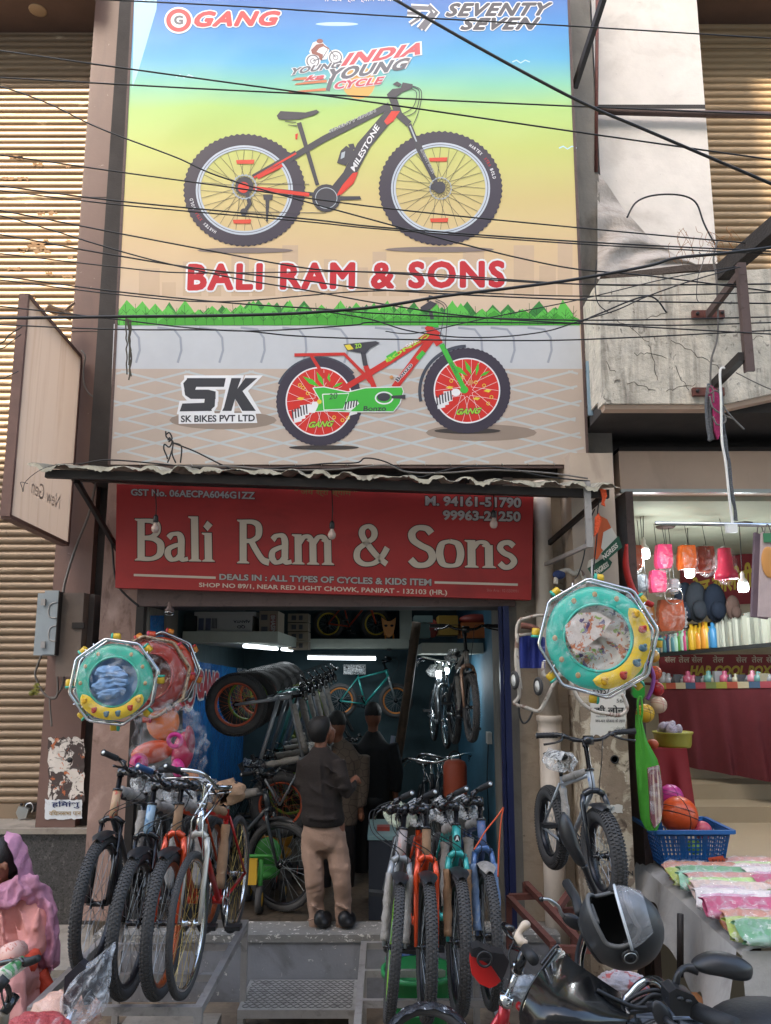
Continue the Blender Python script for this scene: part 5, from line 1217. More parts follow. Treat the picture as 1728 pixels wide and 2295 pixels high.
    f_.build('fork', M['black_metal'] if sus and not fork else km, t, local=True)
    if forkwrap:
        for s in (-1, 1):
            L_ = F_+V((s*off, 0, 0)); pts = [L_+d*(fl*(.06+.8*i/12)) for i in range(13)]
            MB().tube(pts, [random.uniform(.019, .028) for _ in pts], 9).build('fork_wrap', forkwrap, t, local=True)
    if fender:
        def ff(u, w_):
            a = radians(72+u*44); rr = R+.022; x = (w_-.5)*(tw+.03); dip = -abs(w_-.5)**2*.07
            return F_+V((x, -rr*cos(pi-a)*-1*1, 0))+V((0, 0, 0)) if False else V((x*(1-.55*max(0, .25-u)/.25), F_.y-(rr+dip)*cos(a)*1, F_.z+(rr+dip)*sin(a)))
        g = MB().grid(ff, 14, 8); g.build('mudguard', fendc or M['plastic_black'], t, local=True)
    # cockpit, rotated about the steering axis by turn
    T0 = ST_+d*.015; RT = Matrix.Translation(T0) @ Matrix.Rotation(turn, 4, d) @ Matrix.Translation(-T0)
    def rot(b): b.v = [RT @ v_ for v_ in b.v]; return b
    MB().tube([HT, HT+d*.012, HT+d*.013, ST_+d*.03], [.028, .028, .015, .015], 10).build('steerer', M['chrome'] if city else M['black_metal'], t, local=True)
    if not city:
        CL = T0+V((0, -.075, .02))
        rot(MB().tube([T0, CL], .019, 9).tube([T0-d*.025, T0+d*.025], .021, 10).lathe([(.028, -.028), (.028, .028)], CL, V((1, 0, 0)), 12)).build('stem', M['black_metal'], t, local=True)
        hb = [CL+V((s*a, y, z)) for s, a, y, z in ((-1, sw, .045, .035), (-1, sw*.55, .02, .035), (-1, sw*.28, 0, .005), (1, 0, 0, 0), (1, sw*.28, 0, .005), (1, sw*.55, .02, .035), (1, sw, .045, .035))]
        ho = rot(MB().tube(catmull(hb, 5), .0115, 8)).build('handlebar', M['black_metal'], t, local=True)
        gm_ = flat('grip_'+grip.strip('#'), grip, .7)
        for s in (-1, 1):
            a = CL+V((s*(sw-.12), .028, .035)); b_ = CL+V((s*(sw+.005), .047, .035)); g = MB(); n = 14
            pts = [a.lerp(b_, i/n) for i in range(n+1)]; g.tube(pts, [.017 if i % 2 else .0155 for i in range(n)]+[.0185], 10)
            go = rot(g).build('grip', gm_, ho, local=True); dd = (b_-a).normalized()
            rot(MB().lathe([(.0105, 0), (.0105, .002), (.004, .0035)], b_, dd, 12)).build('grip_end', M['alu'], ho, local=True)
            lv = MB().tube(catmull([CL+V((s*(sw-.135), .01, .03)), CL+V((s*(sw-.13), -.03, .015)), CL+V((s*(sw-.09), -.045, .0)), CL+V((s*(sw-.02), -.03, -.01))], 5), [.009, .008, .006, .007], 6)
            lv.tube([CL+V((s*(sw-.15), .03, .035)), CL+V((s*(sw-.15), -.015, .028))], .013, 7); rot(lv).build('brake_lever', M['black_metal'], ho, local=True)
            c_ = [CL+V((s*(sw-.15), -.03, .03)), CL+V((s*(sw-.23), -.11, .01)), CL+V((s*.04, -.12, -.10))]
            cw = [RT @ p for p in c_]+[HB+V((s*.02, -.05, .04)), (CR+V((s*.03, -.03, -.02)))]
            MB().tube(catmull(cw, 7), .0028, 5).build('brake_cable', M['cable'], t, local=True)
    else:
        ch = M['chrome']; a0 = T0+V((0, -.02, .015))
        rot(MB().tube([T0-d*.05, a0, a0+V((0, -.05, .0))], .012, 9)).build('stem', ch, t, local=True)
        ho = rot(MB().tube(catmull([a0+V((-.26, .17, -.02)), a0+V((-.25, .04, .02)), a0+V((-.2, -.04, .035)), a0+V((-.08, -.06, .01)), a0+V((0, -.055, 0)), a0+V((.08, -.06, .01)), a0+V((.2, -.04, .035)), a0+V((.25, .04, .02)), a0+V((.26, .17, -.02))], 6), .0115, 8)).build('handlebar', ch, t, local=True)
        for s in (-1, 1):
            rot(MB().tube([a0+V((s*.252, .06, .015)), a0+V((s*.262, .18, -.022))], [.0165]*3, 9)).build('grip', M['black_matt'], ho, local=True)
            rot(MB().tube(catmull([a0+V((s*.2, -.05, .01)), a0+V((s*.235, .0, -.005)), a0+V((s*.25, .14, -.055))], 5), .0055, 6)).build('brake_lever', ch, ho, local=True)
            MB().tube([RT @ (a0+V((s*.10, -.07, .0))), CR+V((s*.03, -.04, .1)), F_+d*fl*.75+V((s*.04, -.02, 0))], .005, 6).build('brake_rod', ch, t, local=True)
    # saddle, post, drive
    MB().tube([ST, SD-V((0, 0, .02))], .0135, 8).build('seat_post', M['chrome'] if city else M['black_metal'], t, local=True)
    def sf(u, w_):
        a = 2*pi*w_; y = -.14+u*.26; wd = .018+.055*max(0, min(1, (u-.25)/.6))**1.3+(.0 if u < .93 else -.03*(u-.93)/.07)
        hh = .022*(1-abs(u-.55)*.5)
        if u in (0, 1): wd *= .3; hh *= .3
        return SD+V((cos(a)*wd, y, sin(a)*hh+.012*(u-.5)**2*4))
    sd = MB().grid(sf, 14, 14).build('saddle', M['black_matt'], t, local=True)
    if wrap:
        b = MB(); b.grid(lambda u, w_: SD+V((cos(2*pi*w_)*(.03+.075*sin(pi*min(1, u*1.1))**.6+.01*sin(w_*31+u*9)), -.15+u*.29, sin(2*pi*w_)*(.04+.018*sin(w_*23))-.025*(1-sin(2*pi*w_))*.9)), 18, 26)
        b.build('saddle_wrap', wrap, t, local=True)
    if not simple:
        cr = MB().torus(BBk+V((.045, 0, 0)), .078*k, .005, V((1, 0, 0)), 28, 5)
        for i in range(5): a = i*1.2566; cr.tube([BBk+V((.045, 0, 0)), BBk+V((.045, .076*k*cos(a), .076*k*sin(a)))], .005, 5)
        cr.tube([BBk+V((.055, 0, 0)), BBk+V((.065, -.07*k, -.13*k))], .009, 6); cr.tube([BBk-V((.055, 0, 0)), BBk-V((.065, -.07*k, -.13*k))], .009, 6)
        cr.build('crankset', M['chrome'] if city else M['black_metal'], t, local=True)
        for s in (-1, 1):
            c_ = BBk+V((s*.11, -s*.07*k, -s*.13*k)); MB().box(c_-V((.045, .035, .011)), c_+V((.045, .035, .011))).build('pedal', M['plastic_black'], t, local=True)
        MB().tube([BBk+V((.045, -.0, .078*k)), RA+V((.045, 0, .035)), RA+V((.045, .035, 0)), RA+V((.045, 0, -.035)), BBk+V((.045, 0, -.078*k))], .004, 4).build('chain', M['dark_steel'], t, local=True)
    BIKE[label] = dict(t=t, HB=HB, HT=HT, ST=ST_, CR=CR, F=F_, d=d, M=MW[t.name])
    return t
BIKE = {}
def base(xw, yb, Y, R, wb, yaw=0):
    """bike origin so that the front tyre touches the picture point (xw, yb) at depth Y"""
    p = P(xw, yb, Y); return V((p.x-sin(yaw)*wb/2*1, Y+R*0+cos(yaw)*wb/2, p.z))
T90 = radians(78)
LY = 4.62
# left row
bike('black mountain bicycle with red and gold head badge, leftmost of the left row', base(197, 2106, 4.75, .35, 1.06), lean=radians(1.8), frame='#2a2b2f', sus=True, headm=mat('red_gold_badge', '#a98a6a', .5, var=.1, scale=8, layers=[('#b03028', 22, .5, .6, .9, 'noise')]), turn=T90, forkwrap=None, tubewrap=wrapm, wrap=polyb)
bike('black mountain bicycle with blue grips and blue wrapped head tube, second in the left row', base(279, 2154, 4.6, .345, 1.06), lean=radians(1.6), yaw=radians(-1), frame='#33363c', sus=True, headm=mat('blue_white_wrap', '#8ea6b8', .4, var=.2, scale=12, layers=[('#3b6c96', 24, .55, .62, .9, 'noise')]), turn=T90, grip='#27486e', wrap=polyb, tubewrap=wrapm)
bike('orange forked bicycle with kraft wrapped head tube, third in the left row', base(352, 2154, 4.6, .34, 1.06), lean=radians(0.3), yaw=radians(-1), frame='#c4421a', fork='#c4421a', headm=kraft, turn=T90, wrap=polyb, tubewrap=wrapm, rim=flat('rim_orange', '#9a4a22', .35, metal=.4))
bike('chrome city bicycle with thin tyres and red frame, nearest the shop in the left row', base(410, 2158, 4.6, .345, 1.12), lean=radians(0), yaw=radians(-3), tw=.040, knob=.002, frame='#b01f1c', fork='#b9b6ae', headm=M['chrome'], city=True, turn=radians(80), fender=False, wrap=kraft, tubewrap=kraft, rim=M['chrome'], spoke=flat('spoke_gold', '#c9b06a', .3, metal=.9), forkwrap=None)
# right row
bike('bicycle with bubble wrapped fork and green saddle wrap, leftmost of the right row', base(838, 2203, 4.7, .34, 1.05), lean=radians(5.5), frame='#8b8f92', head='#a03a34', headm=mat('silver_red_wrap', '#9f9490', .4, var=.2, scale=16, layers=[('#b84a40', 20, .58, .66, .8, 'noise')]), turn=-T90, forkwrap=wrapm, wrap=film('greenish_bubble_wrap', (.62, .68, .50), .5, .95, 30, .3), tw=.06, rim=flat('rim_lime', '#74b32a', .4))
bike('bright orange bicycle with kraft wrapped head tube, second in the right row', base(910, 2203, 4.7, .34, 1.05), lean=radians(2), yaw=radians(2), frame='#d9481c', fork='#d9481c', headm=kraft, turn=-T90, wrap=polyb, tw=.066)
bike('teal bicycle with a round white emblem on its head tube, third in the right row', base(980, 2190, 4.75, .34, 1.05), lean=radians(2), yaw=radians(2), frame='#2f9d97', fork='#2f9d97', turn=-T90, forkwrap=kraft, wrap=polyb, tubewrap=wrapm, tw=.068)
bike('blue wrapped bicycle with orange string on its bar, rightmost of the right row', base(1050, 2174, 4.8, .34, 1.05), lean=radians(0), yaw=radians(2), frame='#31456e', fork='#3d5d8c', headm=mat('blue_print_wrap', '#4b5f86', .45, var=.3, scale=18, layers=[('#b96a50', 30, .6, .66, .8, 'noise')]), turn=-T90, forkwrap=mat('blue_foam', '#62799a', .6, var=.25, scale=24, bump=.003, layers=[('#9aa2ac', 24, .56, .66, .6, 'noise')]), wrap=polyb, tubewrap=wrapm, tw=.06, fendc=wrapm)
e = BIKE['teal bicycle with a round white emblem on its head tube, third in the right row']
p = e['HB'].lerp(e['HT'], .55); MB().lathe([(.019, 0), (.019, .002)], p+V((0, -.0245, .006)), V((0, -.95, .31)), 20).build('emblem', M['black_matt'], e['t'], local=True)
lettering('A', [e['M'] @ (p+V((a, -.0275+b_*.0*1, b_+.006+.0)))+V((0, b_*.31, 0)) for a, b_ in ((-.011, .012), (.011, .012), (.011, -.012), (-.011, -.012))], M['white'], e['t'], off=.03, lift=.002)
# kids fat bike on the red stand
bike('small fat tyre bicycle facing left on the red steel stand, bars spread wide', P(1308, 1958, 4.9)+V((-sin(radians(8))*.43, cos(radians(8))*.43, 0)), yaw=radians(8), R=.262, tw=.09, knob=.006, k=.78, wb=.86, frame='#8f9499', headm=mat('silver_blue_wrap', '#99a0a8', .35, var=.25, scale=14, layers=[('#3b6aa0', 26, .58, .66, .8, 'noise')]), fork='#22252b', stemh=.15, sw=.29, wrap=polyb, seat_tall=.14, turn=radians(-8), tubewrap=wrapm)
# string
solo(MB().tube(TR([(1088, 1745), (1074, 1765), (1050, 1795), (1036, 1818), (1024, 1836)], 4.55), .004, 5).tube(TR([(1088, 1745), (1082, 1780), (1078, 1840), (1076, 1895)], 4.55), .004, 5), 'orange_string', flat('orange_string', '#c9532c', .6), 'orange string stretched from the bar of the rightmost bicycle in the right row', 'string')
# ---------------------------------------------------------------- steel stands
def frame_stand(label, x0, y0, Y0, x1, Y1, z, m, legs=True, w=.04, name='steel_stand', inner=()):
    a = P(x0, y0, Y0).x; b_ = P(x1, y0, Y0).x; t = thing(name, label, 'stand', ((a+b_)/2, (Y0+Y1)/2, 0))
    MB().box((a, Y0, z-w), (b_, Y0+w, z)).build('rail', m, t); MB().box((a, Y1, z-w), (b_, Y1+w, z)).build('rail', m, t)
    MB().box((a, Y0+w, z-w), (a+w, Y1, z)).build('rail', m, t); MB().box((b_-w, Y0+w, z-w), (b_, Y1, z)).build('rail', m, t)
    for yy in inner: MB().box((a+w, yy, z-w), (b_-w, yy+w*.8, z-.002)).build('rail', m, t)
    for x in (a, b_-w):
        for y in (Y0, Y1): MB().box((x, y, 0), (x+w, y+w, z-w-.001)).build('leg', m, t)
    return t
zL = P(300, 2156, 4.62).z; zR = P(870, 2203, 4.7).z
frame_stand('grey angle iron stand carrying the left row of bicycles', 60, 2150, 4.50, 437, 5.9, zL, M['grey_steel'], inner=(4.95, 5.45))
frame_stand('grey angle iron stand carrying the right row of bicycles', 762, 2205, 4.52, 1100, 5.9, zR, M['grey_steel'], inner=(4.95, 5.4))
# chequered step
t = thing('chequered_step', 'grey chequer plate steel step in front of the shop threshold', 'step', (P(650, 2181, 5.77).x, 5.9, 0))
zT = .43; xa, xb_ = P(513, 2181, 5.77).x, P(767, 2181, 5.77).x
MB().box((xa, 5.77, zT-.012), (xb_, 6.285, zT)).build('plate', M['step_steel'], t)
b = MB()
nx, ny = 30, 13
for i in range(nx):
    for j in range(ny):
        x = xa+.02+(xb_-xa-.04)*(i+.5)/nx; y = 5.79+.48*(j+.5)/ny; s = 1 if (i+j) % 2 else -1
        b.bar((x-.010, y-s*.010, zT+.0012), (x+.010, y+s*.010, zT+.0012), .005, .0024)
b.build('tread_pattern', flat('worn_tread', '#545250', .35, metal=.5), t, kind='stuff')
for a in (xa, xb_-.04): 
    for y in (5.77, 6.24): MB().box((a, y, 0), (a+.04, y+.04, zT-.013)).build('leg', M['grey_steel'], t)
MB().box((xa, 5.765, zT-.05), (xb_, 5.769, zT-.001)).build('front_lip', M['grey_steel'], t)
# red stand on the right
t = thing('red_stand', 'rusty red angle iron stand right of the navy door frame', 'stand', P(1200, 2040, 5.2))
def rb(a, b_, w=.036): MB().bar(P(*a), P(*b_), w).build('bar', M['rust'], t)
rb((1100, 1940, 5.9), (1195, 2042, 5.0)); rb((1100, 1938, 5.9), (1170, 1936, 5.9)); rb((1137, 1910, 6.0), (1262, 2044, 5.0)); rb((1100, 1942, 5.9), (1100, 2050, 5.9)); rb((1195, 2050, 5.0), (1290, 2052, 5.0)); rb((1212, 2046, 5.02), (1212, 2160, 5.02)); rb((1240, 1985, 5.4), (1240, 2160, 5.4)); rb((1200, 1972, 5.5), (1232, 1926, 5.6)); rb((1210, 1968, 5.6), (1250, 1968, 5.6)); rb((1137, 1908, 6.0), (1137, 1935, 6.0), .045); rb((1195, 2042, 5.0), (1195, 2300, 5.0)); rb((1270, 1950, 5.6), (1330, 1962, 5.2)); rb((1285, 2050, 5.0), (1340, 1965, 5.2))
# plastic tubs behind the right row
gt = flat('green_tub', '#2f8f52', .4); tz = P(900, 2160, 5.45)
def tub(x, y, Y, r, h_, m_, lab, lid=None):
    p = P(x, y, Y); t = thing('plastic_tub', lab, 'tub', p); MB().lathe([(r*.8, 0), (r, h_*.9), (r*1.06, h_*.9), (r*1.06, h_), (r*.96, h_), (r*.9, h_*.5)], p, n=28).build('tub_body', m_, t)
    for k_ in (.35, .6): MB().torus(p+V((0, 0, h_*k_)), r*(.8+.2*k_/.9)+.003, .005, n=28, k=5).build('ridge', m_, t)
    if lid: MB().lathe([(r*.7, h_+.002), (r*.72, h_+.05), (r*.5, h_+.06)], p, n=24).build('lid', lid, t)
    return t
tub(905, 2212, 5.3, .21, .30, gt, 'large green plastic tub standing low behind the right row of bicycles')
tub(890, 2150, 5.75, .16, .22, mat('sea_green_tub', '#4aa884', .4), 'sea green tub with a blue lid behind the leftmost bicycle of the right row', flat('blue_lid', '#2d62a4', .4))
# ---------------------------------------------------------------- inside the bicycle shop
def area_tube(a, b_, label, group='tube lights in the shop', r=.018, power=0, fit=None):
    a, b_ = V(a), V(b_); c_ = (a+b_)/2; t = thing('tube_light', label, 'tube light', c_, group=group)
    MB().tube([a, b_], r, 10).build('tube', TUBE, t); MB().bar(a+V((0, 0, .03)), b_+V((0, 0, .03)), .05, .02).build('batten', M['wpl'], t)
    if power:
        l_ = bpy.data.lights.new('tube_light_glow', 'AREA'); l_.shape = 'RECTANGLE'; l_.size = (b_-a).length; l_.size_y = .05; l_.energy = power*.2; l_.color = (.86, .95, 1)
        o = bpy.data.objects.new('tube_light_glow', l_); COL.objects.link(o); o.location = c_-V((0, 0, .03)); d_ = (b_-a).normalized()
        o.rotation_euler = Matrix((d_, V((0, 0, 1)).cross(d_), V((0, 0, 1)))).transposed().to_euler()
    return t
area_tube(P(665, 1421, 10.5), P(812, 1423, 10.5), 'longest tube light under the back loft shelf', power=5, r=.024)
zu = zl-.03
for (x0, x1, Y0, Y1, l_) in ((528, 566, 7.85, 8.5, 'nearest short tube light under the left loft shelf'), (570, 598, 8.7, 9.3, 'middle short tube light under the left loft shelf'), (610, 630, 9.5, 10.1, 'farthest short tube light under the left loft shelf')):
    a = P(x0, 1400, Y0); b_ = P(x1, 1415, Y1); a.z = zu; b_.z = zu; area_tube(a, b_, l_, power=2.2)
area_tube(V((P(856, 1315, 8).x, 8.0, 3.58)), V((P(932, 1315, 8).x, 8.0, 3.58)), 'short tube light on the ceiling behind the lintel', power=2)
def bulb(p, label, drop=None, power=8, s=1., group=None):
    t = thing('lit_bulb', label, 'light bulb', p, group=group)
    MB().lathe([(.001, -.045*s), (.03*s, -.042*s), (.042*s, -.03*s), (.044*s, .01*s), (.04*s, .03*s)], p, n=18).build('globe', BULB, t)
    MB().lathe([(.041*s, .03*s), (.035*s, .055*s), (.017*s, .075*s), (.016*s, .11*s), (.006*s, .13*s)], p, n=16).build('socket', M['wpl'], t)
    if drop: MB().tube([p+V((0, 0, .12*s)), V((p.x+.01, p.y, drop))], .004, 5).build('wire', M['cable'], t)
    l_ = bpy.data.lights.new('bulb_glow', 'POINT'); l_.energy = power*.4; l_.shadow_soft_size = .06; l_.color = (.9, .97, 1)
    o = bpy.data.objects.new('bulb_glow', l_); COL.objects.link(o); o.location = p+V((0, -.02, -.08*s)); return t
bulb(P(951, 1456, 8.6), 'bright round bulb on the right side inside the bicycle shop', power=5)
bulb(P(964, 1449, 9.1), 'second dimmer bulb close behind the bright one in the bicycle shop', power=2, s=.8)
# blue banner along the left wall
bx = XL-.005
def onleft(Y, z): return V((bx, Y, z))
def Lq(x, y): # point of the left wall plane seen at picture (x,y)
    Yv = 1.; q = P(x, y, 1.); s = bx/q.x; return V((bx, s, CAM_Z+(q.z-CAM_Z)*s))
t = thing('shop_banner', 'shiny blue vinyl banner with round G logo on the left shop wall', 'banner', Lq(450, 1550))
vin = mat('blue_vinyl', '#1f62a8', .22, var=.1, scale=2, bump=.02, bscale=5, layers=[('#2f86c2', (1, 1.3, 1.3), .5, .7, .7, 'noise')])
def bnf(u, w):
    a = Lq(392+170*u, 1424+28*u); b_ = Lq(392+170*u, 1760-40*u); p = b_.lerp(a, w); return p+V((.012+.010*sin(u*40)*(w)**2, 0, 0))
MB().grid(bnf, 40, 12).build('vinyl_sheet', vin, t)
MB().poly([Lq(322, 1330)+V((.01, 0, 0)), Lq(352, 1330)+V((.01, 0, 0)), Lq(352, 1520)+V((.01, 0, 0)), Lq(322, 1540)+V((.01, 0, 0))]).build('edge_strip', vin, t)
wh, rd_ = flat('vinyl_white', '#c4ccd2', .3), flat('vinyl_red', '#a33440', .3)
def Lquad(x0, y0, x1, y1, y2, y3): return [Lq(x0, y0), Lq(x1, y1), Lq(x1, y2), Lq(x0, y3)]
for r_, m_, k in ((1., wh, .026), (.85, rd_, .028), (.6, wh, .030), (.42, flat('vinyl_dark', '#2a2d34', .3), .032)):
    c_ = Lq(405, 1487); pts = []
    for i in range(36):
        a = 2*pi*i/36; pts.append(c_+V((k, .26*r_*cos(a), .22*r_*sin(a))))
    MB().poly(pts).build('logo_disc', m_, t)
lettering('GANG', Lquad(420, 1447, 468, 1453, 1502, 1512), rd_, t, off=.05, shear=.2, out=.06, outm=wh, lift=.026)
lettering('SEVENTY', Lquad(508, 1443, 545, 1447, 1460, 1458), wh, t, off=.04, lift=.026)
# cartons
def carton(x0, y0, x1, y1, Y, dep, m_, label, name='carton', parts=None):
    t = thing(name, label, 'box', P(x0, y1, Y)); o = slab(x0, y0, x1, y1, Y, Y+dep).build('carton_body', m_, t); return t
cw = flat('white_carton', '#a9a9a4', .7); cbk = flat('brown_carton', '#8a7d6c', .8); cprint = flat('carton_print', '#3b3c42')
t = carton(426, 1330, 545, 1369, 7.75, .5, cw, 'long white carton with AJANTA printed upside down on the left loft'); slab(420, 1322, 552, 1330, 7.72, 8.2).build('lid', cw, t)
lettering('AJANTA', [P(541, 1346, 7.745), P(504, 1346, 7.745), P(504, 1339, 7.745), P(541, 1339, 7.745)][::1], cprint, t, off=.04, lift=-.002)
lettering('QD', [P(530, 1358, 7.745), P(512, 1358, 7.745), P(512, 1350, 7.745), P(530, 1350, 7.745)], cprint, t, off=.04, lift=-.002)
for x in (429, 444): slab(x, 1336, x+11, 1362, 7.743, 7.748).build('printed_panel', mat('dull_blue_print', '#4a5266', .7, var=.3, scale=30), t)
for i in range(4): slab(458+i*3, 1336, 459.4+i*3, 1358, 7.743, 7.748).build('printed_line', cprint, t)
t = carton(560, 1320, 600, 1380, 7.75, .5, cbk, 'brown carton with BHASIN printed down its red strip'); slab(583, 1328, 596, 1370, 7.743, 7.748).build('red_strip', flat('dull_red', '#7a4238'), t)
lettering('BHASIN', [P(595, 1330, 7.742), P(595, 1368, 7.742), P(585, 1368, 7.742), P(585, 1330, 7.742)], cw, t, off=.03, lift=.001)
for y in (1328, 1354): slab(564, y, 578, y+12, 7.743, 7.748).build('printed_panel', cprint, t)
lab_ = ('top', 'second', 'third', 'bottom')
for i in range(4):
    t = carton(622, 1326+i*20, 666, 1344+i*20, 9.6, .3, cbk, lab_[i]+' small carton of the dim stack near the back loft'); slab(630, 1330+i*20, 640, 1340+i*20, 9.593, 9.598).build('printed_panel', cprint, t); slab(646, 1330+i*20, 654, 1340+i*20, 9.593, 9.598).build('printed_panel', cprint, t)
carton(398, 1325, 424, 1370, 7.8, .5, flat('dark_carton', '#26302f'), 'dark carton at the far left end of the left loft')
for i, (x0, y0, x1, y1, c_, l_) in enumerate(((895, 1330, 935, 1345, '#6f8583', 'grey green flat carton on top of the right loft'), (898, 1347, 930, 1378, '#4d6361', 'dark green carton below the flat one on the right loft'), (948, 1330, 990, 1372, '#9c7a2a', 'yellow toy carton on the right loft behind the hanging bicycle'), (996, 1345, 1062, 1378, '#b3622a', 'orange plastic toy on the right loft'))):
    t = carton(x0, y0, x1, y1, 8.05, .4, flat('c_'+c_.strip('#'), c_), l_)
    if i == 3:
        MB().ell(P(1030, 1340, 8.2), (.18, .12, .06)).build('toy_hood', flat('dull_red_toy', '#7a2a20'), t)
    elif i == 2: MB().ell(P(934, 1358, 8.1), (.06, .06, .09)).build('red_toy', flat('dull_red_toy', '#7a2a20'), t)
# parked bikes on the back loft and wall
side = Matrix.Rotation(pi/2, 3, 'Z')
o_ = P(760, 1402, 10.75)
bike('black and orange kids bicycle in clear wrap on the back loft', V((o_.x, 10.85, zl+.12)), M3=side, R=.20, tw=.06, knob=.003, k=.62, wb=.62, frame='#a33a1c', fork='#b5461f', fender=False, rim=flat('rim_yellow', '#b59b2a', .4), simple=False, sw=.2, seat_tall=.08)
bp = P(795, 1540, 10.9)
bike('teal and black kids bicycle hung on the back wall of the shop', V((bp.x, 10.95, P(780, 1552, 10.95).z)), M3=side, R=.22, tw=.06, knob=.003, k=.75, wb=.72, frame='#2f8f88', fork='#7c8586', fender=False, rim=flat('rim_orange2', '#b06a2a', .4), sw=.2, wrap=polyb, seat_tall=.10)
t = thing('toy_scooter', 'orange toy motor scooter front with two headlamp holes on the back loft', 'toy', P(840, 1400, 10.7))
orp = flat('toy_orange', '#c98032', .35)
MB().prism([P(a, b_, 10.7) for a, b_ in ((824, 1334), (836, 1342), (844, 1342), (856, 1334), (854, 1350), (850, 1372), (840, 1378), (830, 1372), (826, 1350))][::-1], (0, .1, 0)).build('front_cowl', orp, t)
for x in (834, 847): MB().ell(P(x, 1352, 10.69), (.022, .01, .016)).build('headlamp', M['black_matt'], t)
MB().lathe([(.07, -.03), (.085, -.015), (.085, .015), (.07, .03)], P(841, 1392, 10.72), V((1, 0, 0)), 20).build('front_wheel', M['rubber'], t); MB().tube([P(833, 1370, 10.7), P(833, 1392, 10.7)], .012).build('fork_leg', orp, t); MB().tube([P(850, 1370, 10.7), P(850, 1392, 10.7)], .012).build('fork_leg', orp, t)
# fat tyre bikes reared up on the left wall
rear = []
cols = ('#8f9398', '#7d858c', '#4d8f8a', '#8f9398', '#75803c', '#8a8f94')
labs = ('nearest', 'second', 'third', 'fourth', 'fifth', 'farthest')
for i in range(6):
    Y = 7.35+i*.5; x = P(523, 1520, 7.35).x-.03+i*.02; zc = P(523, 1520, 7.35).z+.02*i
    Mx = Matrix.Rotation(pi/2, 3, 'Z') @ Matrix.Rotation(0, 3, 'X')
    # local -Y (front) -> up and left ; rotate about world Y
    A = Matrix.Rotation(-pi/2, 3, 'Z')          # front (-Y) -> -X
    B = Matrix.Rotation(radians(64), 3, 'Y')    # lift the front
    M3 = B @ A @ Matrix.Rotation(radians(0), 3, 'X')
    fl_ = M3 @ V((0, -.46, .29))
    bike('%s fat tyre bicycle reared up against the left wall of the shop' % labs[i], V((x, Y, zc))-fl_, M3=M3, R=.27, tw=.095, knob=.006, k=.85, wb=.92, frame=cols[i], fender=False, rim=flat(('rim_r1', 'rim_g1')[i % 2], ('#a8482a', '#6d8f2e')[i % 2], .4), wrap=polyb if i < 3 else None, tubewrap=wrapm, sw=.27, turn=radians(15), group='fat tyre bicycles reared up in the shop', spoke=flat(('sp_r', 'sp_g')[i % 2], ('#b8582e', '#93b33a')[i % 2], .4), simple=i > 2)
# bicycle hanging in the entrance
hang = P(1010, 1480, 6.9)
bike('black mountain bicycle hanging nose down at the right side of the entrance', P(1018, 1618, 6.75)+V((-.02, .45, 0)), yaw=radians(4), pitch=radians(-6), R=.27, tw=.06, knob=.005, k=.85, wb=.9, frame='#33353a', fork='#8a6a56', headm=wrapm, stemh=.16, sw=.29, wrap=polyb, tubewrap=wrapm)
BR = ((930, 1700, 7.9, '#2a2d33', 'dark city bicycle with chrome bars parked inside on the right, front one'), (962, 1715, 8.3, '#23262b', 'dark city bicycle with chrome bars parked inside on the right, back one'))
for x, y, Y, c_, l_ in BR: bike(l_, V((P(x, y, Y).x, Y+.5, FZ)), yaw=radians(4), R=.33, tw=.04, knob=.002, frame=c_, city=True, fender=True, rim=M['chrome'])
bike('upper city bicycle hung above the parked ones on the right wall', V((P(958, 1600, 8.3).x, 8.8, P(958, 1620, 8.3).z)), yaw=radians(5), R=.27, tw=.04, knob=.002, k=.85, wb=.85, frame='#5c6266', city=True, rim=M['chrome'], fender=False, wrap=polyb)
# pole, ladder like rails, counter
solo(MB().tube([P(900, 1345, 7.9), P(893, 1400, 7.95), P(880, 1500, 8.1), P(862, 1620, 8.2), P(835, 1770, 8.3)], .045, 9), 'bamboo_pole', mat('old_bamboo', '#4f3f30', .7, var=.3, scale=10), 'thick leaning bamboo pole right of the middle of the shop', 'pole')
for i, (x, y) in enumerate(((905, 1425), (888, 1475), (876, 1530), (866, 1590), (858, 1650))): pass
solo(MB().bar(P(850, 1590, 8.6), P(825, 1760, 8.5), .05, .02), 'steel_channel', M['alu'], 'shiny steel channel leaning beside the bamboo pole', 'channel')
t = thing('counter', 'low dark counter with a pale teal top inside the entrance', 'counter', (P(825, 2000, 6.65).x, 6.9, FZ))
zc_ = P(820, 1806, 6.62).z; xa, xb_ = P(797, 1806, 6.62).x, P(856, 1806, 6.62).x
MB().box((xa, 6.62, FZ+.001), (xb_, 7.3, zc_-.03)).build('cabinet', flat('counter_navy', '#171c26'), t); MB().box((xa-.01, 6.61, zc_-.03), (xb_, 7.31, zc_)).build('top', flat('counter_top', '#5e7a7c', .5), t)
solo(MB().box((xa+.06, 6.8, zc_), (xa+.16, 6.9, zc_+.03)), 'small_red_box', flat('dull_red_toy', '#7a2a20'), 'small dark red box on the counter top', 'box')
p = P(984, 1722, 7.6); t = thing('toolbox', 'red orange metal canister standing behind the right row of bicycles', 'canister', p)
MB().lathe([(.10, 0), (.105, .02), (.105, .26), (.09, .30), (.05, .32)], p, n=20).build('canister_body', flat('dull_orange_red', '#98452f', .5), t); MB().torus(p+V((0, 0, .34)), .05, .008, V((0, 1, 0)), 16, 5).build('handle', M['black_matt'], t)
slab(958, 1746, 1020, 1830, 7.5, 7.9).build('pedestal', flat('pedestal_grey', '#4b4f50'), t)
t = thing('wall_switch', 'small grey electric switch box with a hanging cord on the blue right wall', 'switch', V((XR+.01, 7.7, 1.9)))
